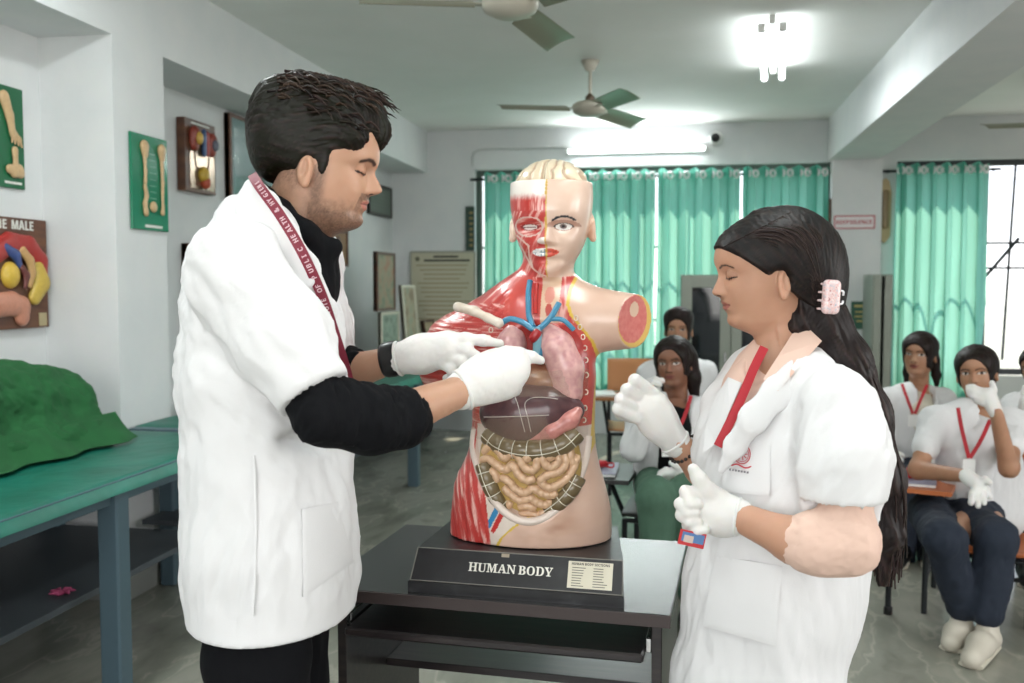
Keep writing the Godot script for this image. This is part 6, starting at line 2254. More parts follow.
# all joints are photo positions with a depth: [x, y, d]
func student(q: Dictionary) -> Node3D:
	var J := func(a: Array) -> Vector3: return at(a[0], a[1], a[2])
	var D: float = q.d
	var hip: Vector3 = J.call(q.hip)
	var root := person(q.label, Vector3(hip.x, 0, hip.z))
	var chin: Vector3 = at(q.chin[0], q.chin[1], D)
	var to_cam := (CAM - chin); to_cam.y = 0
	var face := to_cam.normalized().rotated(Vector3.UP, deg_to_rad(q.turn))
	face = (face + Vector3.DOWN * q.get("bow", 0.05)).normalized()
	var side := Vector3.UP.cross(face).normalized()
	var hb := Basis(side, face.cross(side).normalized(), face) * Basis(Vector3(0, 0, 1), q.get("tilt", 0.0))
	var hd := default_head()
	var hs: float = q.get("size", 0.95)
	var hx_ := Transform3D(hb.scaled(Vector3.ONE * hs) if false else hb * Basis.from_scale(Vector3.ONE * hs), chin - hb * Vector3(0, 0, 0.07) * hs)
	var hf := SDF.new()
	hf.head(hx_, hd, 0.015)
	for s in [-1.0, 1.0]: ear(hf, hx_, s, 1.0)
	var neck := hx_ * Vector3(0, -0.055, -0.035)
	hf.cone(hx_ * Vector3(0, 0.03, -0.03), neck + Vector3(0, -0.03, 0), 0.045, 0.048, 0.03)
	var bf := SDF.new()
	var shl: Vector3 = J.call(q.shl); var shr: Vector3 = J.call(q.shr)
	var mid := (shl + shr) / 2
	var across := (shr - shl).normalized()
	var fwd := across.cross(Vector3.UP).normalized()
	if fwd.dot(CAM - mid) < 0: fwd = -fwd
	bf.chain([neck, mid + Vector3(0, -0.08, 0), hip], [0.045, 0.07, 0.07], 0.04)
	var arms := [[shl, J.call(q.ell), J.call(q.wrl), q.handl], [shr, J.call(q.elr), J.call(q.wrr), q.handr]]
	for a in arms:
		bf.chain([mid + Vector3(0, -0.03, 0), a[0], a[1], a[2]], [0.04, 0.042, 0.037, 0.026], 0.02)
	var legs := []
	for l in q.get("legs", []):
		legs.append([J.call(l[0]), J.call(l[1])])
	for l in legs:
		bf.chain([hip, l[0], l[1]], [0.06, 0.050, 0.034], 0.02)
	wjob([[hf, q.get("cell", 0.0045)], [bf, 0.012]], 0, "body", M["skin"], root, skin_fn(hx_.affine_inverse(), q.pal))
	# hair
	var hair := SDF.new()
	cap_head(hair, hx_, hd, 1.075)
	for e in q.get("hair", []):
		hair.ell(hx_ * e[0], hb, e[1], 0.03)
	hair.ell(hx_ * Vector3(0, 0.058, 0.105), hb, Vector3(0.067, 0.116, 0.085), 0.012, 1)
	hair.ell(hx_ * Vector3(0, -0.02, 0.04), hb, Vector3(0.095, 0.085, 0.10), 0.012, 1)
	for s in [-1.0, 1.0]: hair.ell(hx_ * Vector3(s * 0.088, 0.08, 0.01), hb, Vector3(0.022, 0.028, 0.022), 0.006, 1)
	for e in q.get("locks", []):
		hair.chain(e[0].map(func(v): return hx_ * v), e[1], 0.02)
	wjob(hair, 0.005, "hair", M["hair"], root, func(p: Vector3, _n: Vector3) -> Color: return hx("120d0c").lerp(hx("2b201d"), 0.5 + 0.5 * ns.get_noise_3d(p.x * 30, p.y * 8, p.z * 30)), func(p: Vector3, _n: Vector3) -> float: return 0.002 * ns.get_noise_3d(p.x * 60, p.y * 12, p.z * 60))
	# coat
	var coat := SDF.new()
	coat.chain([mid + Vector3(0, -0.07, 0) - fwd * 0.01, mid.lerp(hip, 0.55), hip + Vector3(0, 0.02, 0)], [q.get("girth", 0.155), q.get("girth", 0.155) * 1.02, q.get("girth", 0.155) * 1.1], 0.04, fwd, 0.75)
	for a in arms:
		coat.cone(neck + Vector3(0, -0.065, 0) - fwd * 0.02, a[0] + Vector3(0, -0.01, 0), 0.045, 0.054, 0.05)
		var reach: float = q.get("sleeve", 0.85)
		coat.cone(a[0] + Vector3(0, -0.01, 0), a[0].lerp(a[1], reach), 0.056, 0.058, 0.04)
		if q.get("long", false):
			coat.chain([a[1], a[1].lerp(a[2], 0.9)], [0.056, 0.040], 0.03)
	for sk in q.get("skirts", []):
		coat.chain(sk[0].map(func(v): return J.call(v)), sk[1], 0.04)
	coat.cuts = [[Vector3.DOWN, -(hip.y - 0.085)]]
	# open front
	var fr := mid + fwd * 0.12
	coat.chain([neck + fwd * 0.05 + Vector3(0, 0.03, 0), fr + Vector3(0, -0.10, 0), fr + Vector3(0, -q.get("open", 0.25), 0.0)], [0.058, 0.045, 0.012], 0.01, Vector3.ZERO, 1.0, 1)
	wjob(coat, 0.009, "coat", M["white cotton"], root, null, folds(0.009, Vector3(0.2, 1, 0.1), 3.0, 8.0, q.d * 3.0))
	var shirt := SDF.new()
	shirt.chain([neck + Vector3(0, -0.03, 0) + fwd * 0.015, mid + fwd * 0.055 + Vector3(0, -0.07, 0), mid + fwd * 0.045 + Vector3(0, -q.get("open", 0.25) - 0.02, 0)], [0.050, 0.075, 0.070], 0.03)
	shirt.ell(neck + fwd * 0.055 + Vector3(0, 0.015, 0), Basis.IDENTITY, Vector3(0.042, 0.07, 0.045), 0.01, 1)
	wjob(shirt, 0.007, "shirt", q.shirt, root)
	if q.has("strap"):
		for ln in q.straps:
			wput(ribbon(curve(ln.map(func(v): return J.call(v)), 14), 0.015, 0.0), "lanyard", q.strap, root)
		var lp: Vector3 = J.call(q.straps[0][-1])
		wput(Buf.new().box(lp + Vector3(0, -0.035, 0), Vector3(0.05, 0.06, 0.003), 0.001, Basis(across, Vector3.UP, across.cross(Vector3.UP))), "card", M["white plastic"], root)
	if legs.size():
		var tr := SDF.new()
		for l in legs:
			var hj: Vector3 = hip + (l[0] - hip).dot(across) * across * 0.6
			tr.chain([hj, l[0], l[1]], [0.082, 0.074, q.get("ankle", 0.062)], 0.02)
		tr.cone(hip, hip.lerp((legs[0][0] + legs[-1][0]) / 2, 0.35), 0.092, 0.075, 0.03)
		wjob(tr, 0.01, "trousers", q.trousers, root, null, folds(0.010, Vector3.UP, 5.0, 9.0, 3.0))
		var k := 0
		for l in legs:
			var toe: Vector3 = J.call(q.toes[k])
			var heel := Vector3(l[1].x, 0.04, l[1].z)
			toe.y = 0.035
			var sh := SDF.new()
			sh.chain([heel - (toe - heel).normalized() * 0.03, heel.lerp(toe, 0.45) + Vector3(0, 0.014, 0), toe], [0.045, 0.046, 0.038], 0.025)
			sh.cone(heel + Vector3(0, 0.02, 0), heel + Vector3(0, 0.055, 0), 0.042, 0.040, 0.02)
			sh.cuts = [[Vector3.DOWN, 0.0]]
			var so := wjob(sh, 0.006, "shoe", q.shoes, root)
			var d2 := (toe - heel).normalized()
			var sd := d2.cross(Vector3.UP)
			var lace := Buf.new()
			for i in 4:
				var c := heel.lerp(toe, 0.25 + 0.13 * i) + Vector3(0, 0.060 - 0.004 * i, 0)
				lace.tube([c - sd * 0.020 + Vector3(0, -0.006, 0), c + Vector3(0, 0.002, 0), c + sd * 0.020 + Vector3(0, -0.006, 0)], 0.003, 5)
			var lo := wput(lace, "lace", M["cream"], root)
			var sole := Buf.new()
			sole.tube([heel - d2 * 0.04 + Vector3(0, -0.028, 0), toe + d2 * 0.01 + Vector3(0, -0.023, 0)], 0.043, 14, true, 0.28, Vector3.UP)
			wput(sole, "sole", M["cream"], root)
			k += 1
	# hands
	for a in arms:
		var h: Array = a[3]
		if h.is_empty(): continue
		var g := SDF.new()
		var palm: Vector3 = J.call(h[0])
		g.cone(a[2], palm, 0.028, 0.033, 0.02, fwd, 0.75)
		for i in range(1, h.size()):
			var pts := [palm]
			for v in h[i]: pts.append(J.call(v))
			var rs := [0.015]
			for v in h[i].size(): rs.append(0.0125 - 0.0012 * v)
			g.chain(pts, rs, 0.006)
		wjob(g, 0.0045, "glove", M["glove latex"], root)
	return root

func build_students():
	var brown := {"skin": hx("8a5f4a"), "lips": hx("7d4640"), "open": true, "brow_w": 0.0036, "warm": hx("744a38")}
	var tan := {"skin": hx("b08468"), "lips": hx("8f5148"), "open": true, "brow_w": 0.0036, "warm": hx("8d5f49")}
	var grn: Material = M["green cloth"]
	# woman resting her chin on her hand
	student({"label": "seated woman in white coat and green trousers resting chin on gloved hand", "d": 4.0, "chin": [671, 389], "turn": -14.0, "tilt": 0.06, "size": 0.95, "pal": brown,
		"shl": [640, 411, 4.05], "shr": [702, 411, 4.05], "hip": [672, 482, 4.12], "ell": [634, 449, 3.95], "wrl": [650, 410, 3.87], "elr": [712, 457, 4.0], "wrr": [692, 472, 3.85],
		"handl": [[652, 391, 3.84], [[648, 382, 3.83], [655, 379, 3.82], [663, 381, 3.82]], [[646, 386, 3.82], [653, 383, 3.81], [660, 385, 3.81]], [[645, 391, 3.82], [650, 388, 3.81]], [[657, 385, 3.86], [662, 380, 3.87]]],
		"handr": [[676, 473, 3.82], [[666, 470, 3.81], [660, 473, 3.81]], [[665, 474, 3.80], [658, 477, 3.80]], [[667, 478, 3.81], [661, 481, 3.81]], [[678, 467, 3.80], [671, 463, 3.80]]],
		"legs": [[[656, 497, 3.72], [656, 590, 3.78]], [[690, 492, 3.74], [692, 590, 3.82]]], "toes": [[650, 612, 3.62], [690, 612, 3.66]],
		"long": true, "open": 0.30, "shirt": M["black cloth"], "trousers": grn, "shoes": M["black plastic"], "strap": M["red strap"], "straps": [[[651, 398, 3.92], [657, 420, 3.885], [668, 441, 3.87]], [[691, 396, 3.93], [683, 420, 3.885], [670, 441, 3.87]]],
				"hair": [[Vector3(0, 0.13, -0.03), Vector3(0.082, 0.095, 0.085)]],
		"locks": [[[Vector3(0.055, 0.12, -0.04), Vector3(0.068, 0.03, -0.055), Vector3(0.075, -0.05, -0.06)], [0.045, 0.036, 0.02]], [[Vector3(-0.055, 0.12, -0.05), Vector3(-0.06, 0.03, -0.06), Vector3(-0.05, -0.04, -0.06)], [0.045, 0.032, 0.02]]]})
	# man behind her
	student({"label": "seated man with dark swept-up hair behind the chin-resting woman", "d": 5.2, "chin": [677, 350], "turn": -6.0, "pal": tan.merged({"beard": 0.7}), "size": 0.98, "cell": 0.006,
		"shl": [648, 372, 5.25], "shr": [706, 371, 5.25], "hip": [677, 440, 5.3], "ell": [644, 420, 5.2], "wrl": [660, 432, 5.0], "elr": [714, 420, 5.2], "wrr": [700, 432, 5.0], "handl": [[664, 433, 4.96], [[670, 435, 4.93], [674, 438, 4.92]], [[671, 431, 4.93], [676, 433, 4.92]]], "handr": [[696, 433, 4.96], [[690, 435, 4.93], [686, 438, 4.92]], [[689, 431, 4.93], [684, 433, 4.92]]],
		"legs": [[[664, 447, 4.85], [664, 525, 4.9]], [[692, 447, 4.85], [694, 525, 4.9]]], "toes": [[662, 540, 4.7], [694, 540, 4.7]],
		"open": 0.22, "long": true, "shirt": M["white cotton"], "trousers": M["navy cloth"], "shoes": M["black plastic"], "girth": 0.175,
		"hair": [[Vector3(0, 0.185, -0.01), Vector3(0.078, 0.050, 0.088)], [Vector3(0.01, 0.205, 0.045), Vector3(0.058, 0.028, 0.045)]]})
	# woman on the right covering her mouth
	student({"label": "seated woman in white coat and navy trousers covering mouth with gloved hand", "d": 3.9, "chin": [976, 400], "turn": -8.0, "tilt": 0.10, "size": 0.97, "pal": tan,
		"shl": [935, 419, 3.95], "shr": [1012, 420, 3.95], "hip": [985, 512, 4.0], "ell": [918, 470, 3.85], "wrl": [966, 476, 3.62], "elr": [1009, 468, 3.72], "wrr": [996, 412, 3.66],
		"handl": [[978, 485, 3.58], [[983, 494, 3.56], [984, 503, 3.55]], [[978, 496, 3.55], [978, 506, 3.54]], [[972, 494, 3.55], [971, 503, 3.54]], [[987, 490, 3.57], [990, 497, 3.56]], [[985, 479, 3.56], [990, 483, 3.55]]],
		"handr": [[988, 396, 3.68], [[982, 391, 3.69], [973, 387, 3.70], [968, 387, 3.71]], [[982, 395, 3.68], [973, 391, 3.69], [968, 390, 3.70]], [[981, 399, 3.68], [973, 396, 3.69], [969, 394, 3.70]], [[983, 403, 3.68], [976, 401, 3.69]], [[994, 390, 3.68], [992, 383, 3.69]]],
		"legs": [[[944, 539, 3.52], [962, 606, 3.62]], [[996, 539, 3.55], [988, 612, 3.55]]], "toes": [[952, 622, 3.55], [972, 652, 3.40]],
		"sleeve": 0.55, "open": 0.30, "shirt": M["white cotton"], "trousers": M["navy cloth"], "shoes": mat("sneaker white", Color("c9c2b4"), 0.6), "strap": M["red strap"], "straps": [[[958, 408, 3.85], [962, 430, 3.78], [969, 458, 3.765]], [[990, 420, 3.83], [981, 440, 3.775], [970, 458, 3.765]]], "ankle": 0.060, "girth": 0.16,
		"skirts": [[[[1004, 462, 3.98], [1008, 500, 3.95]], [0.06, 0.04]]],
		"hair": [[Vector3(0, 0.135, -0.035), Vector3(0.080, 0.090, 0.08)]]})
	# woman behind her
	student({"label": "seated woman in white coat listening behind the mouth-covering woman", "d": 5.0, "chin": [914, 377], "turn": -16.0, "tilt": -0.04, "size": 1.05, "cell": 0.0055, "pal": tan,
		"shl": [886, 398, 5.05], "shr": [944, 398, 5.05], "hip": [915, 470, 5.10], "ell": [879, 445, 5.00], "wrl": [890, 455, 4.80], "elr": [950, 445, 5.00], "wrr": [938, 460, 4.80], "handl": [[893, 456, 4.77], [[898, 458, 4.75], [902, 461, 4.74]], [[899, 454, 4.75], [903, 456, 4.74]]], "handr": [[932, 461, 4.77], [[927, 463, 4.75], [923, 466, 4.74]], [[926, 459, 4.75], [922, 461, 4.74]]],
		"legs": [[[900, 480, 4.70], [902, 565, 4.75]], [[930, 480, 4.70], [930, 565, 4.75]]], "toes": [[898, 578, 4.60], [930, 578, 4.60]],
		"long": true, "open": 0.26, "shirt": M["cream"], "trousers": M["navy cloth"], "shoes": M["black plastic"], "strap": M["red strap"], "straps": [[[902, 384, 4.93], [907, 398, 4.88], [913, 414, 4.865]], [[927, 385, 4.93], [921, 399, 4.88], [915, 414, 4.865]]], "girth": 0.16,
		"hair": [[Vector3(0, 0.135, -0.035), Vector3(0.080, 0.090, 0.08)]], "locks": [[[Vector3(0.06, 0.08, -0.05), Vector3(0.07, 0.0, -0.06), Vector3(0.075, -0.05, -0.06)], [0.03, 0.022, 0.012]], [[Vector3(-0.06, 0.08, -0.05), Vector3(-0.07, 0.0, -0.06), Vector3(-0.075, -0.05, -0.06)], [0.03, 0.022, 0.012]]]})
	# person cut off by the right edge
	student({"label": "person in white coat cut off by the picture's right edge", "d": 4.6, "chin": [1034, 392], "turn": -30.0, "bow": 0.25, "size": 0.97, "cell": 0.0055, "pal": tan,
		"shl": [1014, 404, 4.6], "shr": [1066, 404, 4.75], "hip": [1045, 478, 4.75], "ell": [1009, 440, 4.45], "wrl": [1022, 412, 4.35], "elr": [1072, 450, 4.7], "wrr": [1050, 462, 4.45], "handl": [[1026, 401, 4.33], [[1028, 393, 4.33], [1030, 387, 4.34]], [[1024, 393, 4.33], [1025, 387, 4.34]], [[1032, 394, 4.33], [1034, 388, 4.34]]], "handr": [],
		"legs": [[[1030, 488, 4.4], [1030, 570, 4.45]], [[1060, 488, 4.4], [1060, 570, 4.45]]], "toes": [[1028, 582, 4.3], [1058, 582, 4.3]],
		"long": true, "open": 0.2, "shirt": M["cream"], "trousers": M["navy cloth"], "shoes": M["black plastic"],
		"hair": [[Vector3(0, 0.135, -0.03), Vector3(0.080, 0.090, 0.08)]]})
	# chairs
	var yaw := func(px: float) -> float:
		var d := -ray_dir(px, 341)
		return atan2(d.x, d.z)
	var seat := func(a: Array) -> Vector3:
		var p := at(a[0], a[1], a[2]); p.y = 0
		return p
	# seats lie just under the hips
	tablet_chair(seat.call([674, 482, 4.16]), yaw.call(672) - 0.1, "chair with dark tablet arm under the chin-resting woman", -1.0, "2b2a2a", 0.388, 0.185, 0.30)
	tablet_chair(seat.call([678, 440, 5.32]), yaw.call(677), "chair under the seated man with swept-up hair", -1.0, "9a6238", 0.39, 0.0)
	tablet_chair(seat.call([980, 512, 4.02]), yaw.call(985) - 0.05, "orange wooden chair with tablet arm under the mouth-covering woman", -1.0, "b9683a", 0.282, 0.268)
	tablet_chair(seat.call([915, 470, 5.14]), yaw.call(915), "wooden chair under the woman seated behind the mouth-covering woman", -1.0, "b07a48", 0.262, 0.0)
	tablet_chair(seat.call([1045, 478, 4.77]), yaw.call(1045), "wooden chair under the person at the right edge", 1.0, "b0784a", 0.29, 0.0)
	tablet_chair(seat.call([638, 430, 6.35]), yaw.call(638) + 0.05, "empty brown wooden chair left of the man with swept-up hair", -1.0, "a87040", 0.42)
# ---------------------------------------------------------------- things on the walls
func wall_board(called: String, label: String, cat: String, X: float, z0: float, z1: float, y0: float, y1: float, m: Material, frame: Material = null, th := 0.02, lean := 0.0) -> Node3D:
	# hangs on a wall across x, faces +x; local x runs away from the camera, local y up from its foot
	var t := thing(called, label, cat, Vector3(X + th / 2 + 0.003, y0, (z0 + z1) / 2), PI / 2)
	var w := absf(z1 - z0); var h := y1 - y0
	if lean != 0.0: t.rotate_object_local(Vector3.RIGHT, -lean)
	put(Buf.new().box(Vector3(0, h / 2, 0), Vector3(w, h, th), 0.002).mesh(), "board", m, t)
	if frame:
		var b := Buf.new()
		for s in [-1.0, 1.0]:
			b.box(Vector3(s * (w / 2 - 0.012), h / 2, 0.004), Vector3(0.024, h, th + 0.012), 0.002)
			b.box(Vector3(0, h / 2 + s * (h / 2 - 0.012), 0.004), Vector3(w - 0.048, 0.024, th + 0.012), 0.002)
		put(b.mesh(), "frame", frame, t)
	return t

func relief(t: Node3D, called: String, col: Color, pts: Array, rs: Array, z := 0.014, flat := 0.5, k := 0.01):
	var f := SDF.new()
	var q := pts.map(func(p): return Vector3(p[0], p[1], z))
	if q.size() == 1: f.ell(q[0], Basis.IDENTITY, Vector3(rs[0], rs[1], rs[2]), k)
	else: f.chain(q, rs, k, Vector3(0, 0, 1), flat)
	return sdf_job(f, 0.005, called, vmat("painted plaster", 0.35), t, func(p: Vector3, _n: Vector3) -> Color: return col.lerp(col * 0.75, 0.5 + 0.5 * ns.get_noise_3d(p.x * 60, p.y * 60, p.z * 60)))

func print_bars(t: Node3D, called: String, m: Material, rows: Array, z: float):
	for r in rows:
		put(Buf.new().box(Vector3(r[0], r[1], z), Vector3(r[2], r[3], 0.0012)).mesh(), called, m, t)

func build_walls_decor():
	var green := mat("chart green", Color("12603c"), 0.35)
	var green2 := mat("chart green glazed", Color("1a7656"), 0.12)
	var wood := mat("board wood", Color.WHITE, 0.45)
	wood.albedo_texture = noise_tex(51, 0.012, 256, [[0.0, Color("4b2f22")], [0.5, Color("5d3b2a")], [1.0, Color("70492f")]], 4)
	tri(wood, 2.0, false)
	wood.uv1_scale = Vector3(1.0, 6.0, 6.0)
	var dark := mat("dark frame", Color("3a3a36"), 0.4)
	var bone := hx("cfae83")
	var white := mat("print white", Color("d8d8d2"), 0.6)
	# green bone chart at the left edge
	var t := wall_board("bone_chart", "green bone chart hanging high at the far left edge", "wall chart", XR, -3.12, -3.565, 1.765, 2.175, green, null, 0.012)
	relief(t, "arm_bone", bone, [[0.10, 0.36], [0.13, 0.29], [0.145, 0.22]], [0.028, 0.022, 0.018])
	for k in 4: relief(t, "finger_bone", bone, [[0.145, 0.24], [0.145 + 0.014 * k, 0.215 - 0.006 * absf(k - 1.0)], [0.152 + 0.020 * k - 0.012, 0.185 - 0.004 * k]], [0.011, 0.009, 0.007])
	relief(t, "thigh_bone", bone, [[0.155, 0.155], [0.158, 0.10], [0.150, 0.07]], [0.018, 0.013, 0.030])
	relief(t, "knee_bone", bone, [[0.12, 0.075], [0.175, 0.072], [0.19, 0.062]], [0.020, 0.028, 0.018])
	print_bars(t, "caption", white, [[0.15, 0.022, 0.10, 0.010]], 0.007)
	# brown board with the pelvis section
	t = wall_board("anatomy_board", "brown board with painted pelvis section of the male at left edge", "wall chart", XR, -3.0, -3.672, 1.19, 1.645, wood, null, 0.025)
	for w in [["THE", 0.045], ["MALE", 0.185]]:
		var tx := put(lettering(w[0], 0.052, 0.002, false, true), "lettering", white, t)
		tx.position = Vector3(w[1], 0.425, 0.014)
	relief(t, "red_tissue", hx("a92f2a"), [[0.02, 0.31], [0.10, 0.35], [0.22, 0.345], [0.29, 0.28], [0.30, 0.20]], [0.05, 0.045, 0.04, 0.04, 0.03])
	relief(t, "bladder", hx("d9b54a"), [[0.10, 0.22]], [0.050, 0.055, 0.03])
	relief(t, "blue_tissue", hx("3d4f86"), [[0.06, 0.33], [0.12, 0.30], [0.14, 0.26]], [0.022, 0.024, 0.016], 0.03)
	relief(t, "spine", hx("c9a06a"), [[0.16, 0.32], [0.205, 0.28], [0.215, 0.23], [0.20, 0.18]], [0.022, 0.022, 0.020, 0.015], 0.03)
	relief(t, "bowel", hx("6d3a36"), [[0.15, 0.25], [0.175, 0.22], [0.165, 0.17]], [0.016, 0.018, 0.012], 0.034)
	relief(t, "buttock", hx("cbae4f"), [[0.27, 0.26], [0.285, 0.19], [0.24, 0.13]], [0.030, 0.045, 0.035], 0.02)
	relief(t, "skin_rim", hx("c98a72"), [[0.02, 0.10], [0.10, 0.105], [0.16, 0.09], [0.16, 0.05]], [0.05, 0.05, 0.045, 0.04], 0.018)
	put(Buf.new().box(Vector3(0.295, 0.035, 0.014), Vector3(0.05, 0.055, 0.002)).mesh(), "paper_tag", mat("tag", Color("a89a78"), 0.7), t)
	# green chart on the pillar
	t = wall_board("bone_chart", "glazed green bone chart hanging on the near white pillar", "wall chart", XP, -3.79, -4.085, 1.615, 2.035, green2, null, 0.012)
	for x in [-0.055, 0.085]:
		relief(t, "bone_head", bone, [[x, 0.365], [x + 0.004, 0.335]], [0.030, 0.022])
		relief(t, "bone_shaft", bone, [[x, 0.33], [x + 0.005, 0.22], [x + 0.002, 0.17]] if x > 0 else [[x, 0.33], [x + 0.005, 0.26], [x + 0.002, 0.21]], [0.014, 0.011, 0.013])
	relief(t, "bone_shaft", bone, [[0.085, 0.18], [0.088, 0.11], [0.084, 0.085]], [0.012, 0.010, 0.016])
	relief(t, "collar_bone", bone, [[-0.055, 0.19], [-0.045, 0.15], [-0.06, 0.115], [-0.052, 0.075]], [0.014, 0.013, 0.014, 0.018])
	relief(t, "knee_cap", bone, [[0.008, 0.105]], [0.026, 0.026, 0.012])
	print_bars(t, "caption", white, [[0.02, 0.018, 0.14, 0.012]], 0.007)
	print_bars(t, "note_lines", mat("faint print", Color("6fae93"), 0.5), range(9).map(func(i): return [0.02, 0.34 - i * 0.028, 0.05, 0.003]), 0.007)
	# kidney board
	t = wall_board("kidney_board", "brown wooden board with red and yellow kidneys and bladder relief", "wall chart", XR, -4.80, -5.14, 1.885, 2.28, wood, null, 0.05)
	put(Buf.new().box(Vector3(0.01, 0.17, 0.027), Vector3(0.27, 0.30, 0.004)).mesh(), "metal_plate", mat("brass plate", Color("8d7a66"), 0.25, 0.6), t)
	relief(t, "kidney", hx("8e3a2c"), [[-0.09, 0.31], [-0.095, 0.26]], [0.050, 0.042], 0.04)
	relief(t, "kidney", hx("8e3a2c"), [[0.105, 0.30], [0.10, 0.25]], [0.048, 0.040], 0.04)
	relief(t, "kidney_core", hx("cda64a"), [[-0.085, 0.29]], [0.028, 0.036, 0.02], 0.065)
	relief(t, "kidney_core", hx("6b6f7d"), [[0.10, 0.275]], [0.026, 0.034, 0.02], 0.062)
	relief(t, "vein", hx("31507f"), [[0.005, 0.33], [0.005, 0.22]], [0.024, 0.022], 0.045)
	relief(t, "artery", hx("a83a33"), [[0.045, 0.33], [0.045, 0.22]], [0.016, 0.016], 0.045)
	for x in [-0.075, 0.085]: relief(t, "ureter", hx("7d5a3c"), [[x, 0.22], [x * 0.9, 0.15], [x * 0.3, 0.11]], [0.008, 0.007, 0.007], 0.03)
	relief(t, "bladder", hx("c7a43e"), [[0.0, 0.10]], [0.042, 0.045, 0.03], 0.04)
	relief(t, "bladder_foot", hx("b04a2f"), [[0.01, 0.055]], [0.032, 0.034, 0.03], 0.045)
	print_bars(t, "caption", white, [[0.0, 0.375, 0.20, 0.008]], 0.026)
	# framed showcase behind the man
	t = wall_board("display_case", "brown framed display case with a red specimen behind the man's head", "display case", XR, -5.35, -6.15, 1.62, 2.40, mat("case back", Color("8fa5a4"), 0.4), wood, 0.03)
	var gl := mat("case glass", Color(0.55, 0.68, 0.68, 0.25), 0.05)
	gl.transparency = BaseMaterial3D.TRANSPARENCY_ALPHA
	relief(t, "specimen", hx("8e2f33"), [[-0.02, 0.34]], [0.11, 0.13, 0.012], 0.022)
	relief(t, "specimen_core", hx("c98f86"), [[-0.02, 0.34]], [0.05, 0.06, 0.014], 0.026)
	put(Buf.new().box(Vector3(0, 0.39, 0.030), Vector3(0.74, 0.72, 0.003)).mesh(), "pane", gl, t)
	# smaller boards
	t = wall_board("picture_board", "brown edged board half hidden behind the man's shoulder", "board", XR, -4.83, -5.3, 1.05, 1.60, mat("board grey", Color("7a6a60"), 0.5), wood, 0.03)
	relief(t, "faded_shape", hx("8c6a5a"), [[0.05, 0.40], [0.1, 0.2]], [0.10, 0.09], 0.012, 0.2)
	t = wall_board("framed_picture", "dark framed grey-green board high on wall beyond the man's mouth", "picture", XR, -7.95, -8.6, 1.99, 2.27, mat("slate green", Color("5d6a60"), 0.4), dark, 0.02)
	print_bars(t, "faint_lines", mat("faint line", Color("707c72"), 0.5), range(6).map(func(i): return [0.0, 0.06 + i * 0.034, 0.5, 0.006]), 0.012)
	t = wall_board("framed_picture", "small brown wooden frame below the man's chin", "picture", XR, -6.98, -7.4, 1.52, 1.81, mat("picture brown", Color("8a6a48"), 0.5), wood, 0.02)
	relief(t, "dark_shape", hx("5a3c2a"), [[0.0, 0.18], [0.02, 0.10]], [0.06, 0.05], 0.012, 0.2)
	# boards propped on the far bench
	var canvas := func(sd: int, a: String, b: String, c: String) -> Material:
		var m := mat("canvas %d" % sd, Color.WHITE, 0.6)
		m.albedo_texture = noise_tex(sd, 0.02, 128, [[0.0, Color(a)], [0.5, Color(b)], [1.0, Color(c)]], 4)
		return tri(m, 2.5, false)
	var cream: Material = M["cream"]
	wall_board("painted_board", "tall faded painted board propped upright on the far bench", "board", -2.36, -7.05, -7.52, 1.165, 1.63, canvas.call(81, "6d7a68", "9a8f78", "a4705c"), wood, 0.025)
	wall_board("painted_board", "pale green painted board under the tall faded board", "board", -2.36, -7.15, -7.62, 0.762, 1.155, canvas.call(82, "7d9186", "9aa596", "5d6a60"), cream, 0.025)
	wall_board("painted_board", "narrow painted board leaning on wall near the cream notice", "board", -2.30, -7.66, -8.05, 0.762, 1.37, canvas.call(83, "8f9a88", "b09f86", "7d6a58"), cream, 0.025, 0.08)
	wall_board("painted_board", "low tan painted board leaning beside the cream notice", "board", -2.24, -8.10, -8.45, 0.762, 1.06, canvas.call(84, "a08a6c", "b59f80", "8a7a66"), wood, 0.025, 0.15)
	# cream notice on the back wall
	var nb := thing("notice_board", "cream printed notice in thin frame left of the curtains", "notice", Vector3(-2.22, 0.80, ZB + 0.018))
	put(Buf.new().box(Vector3(0, 0.44, 0), Vector3(0.62, 0.88, 0.02), 0.002).mesh(), "sheet", mat("notice paper", Color("bcb7a0"), 0.5), nb)
	var fb := Buf.new()
	for s in [-1.0, 1.0]:
		fb.box(Vector3(s * 0.31, 0.44, 0.004), Vector3(0.016, 0.89, 0.03), 0.002)
		fb.box(Vector3(0, 0.44 + s * 0.44, 0.004), Vector3(0.604, 0.016, 0.03), 0.002)
	put(fb.mesh(), "frame", mat("frame grey", Color("9a9a90"), 0.4), nb)
	print_bars(nb, "heading", mat("ink", Color("2a2a2c"), 0.7), [[0.03, 0.835, 0.24, 0.018], [0.04, 0.800, 0.44, 0.018]], 0.011)
	print_bars(nb, "text_lines", mat("faded ink", Color("9c8f74"), 0.7), range(17).map(func(i): return [-0.01 + 0.012 * (i % 3), 0.755 - i * 0.042, 0.50 - 0.05 * (i % 4), 0.012]), 0.011)
	put(Buf.new().lathe([[0.0, 0.0], [0.022, 0.0], [0.022, 0.002], [0.0, 0.002]], 16, Vector3(-0.245, 0.815, 0.010), Basis(Vector3.RIGHT, PI / 2)).mesh(), "seal", mat("seal", Color("6d6a58"), 0.6), nb)
	# narrow dark board by the window
	var nd := thing("narrow_board", "narrow dark green board on the wall left of the curtains", "board", Vector3(-1.96, 1.69, ZB + 0.014))
	put(Buf.new().box(Vector3(0, 0.205, 0), Vector3(0.085, 0.41, 0.02), 0.002).mesh(), "board", mat("board deep green", Color("1f3a2e"), 0.4), nd)
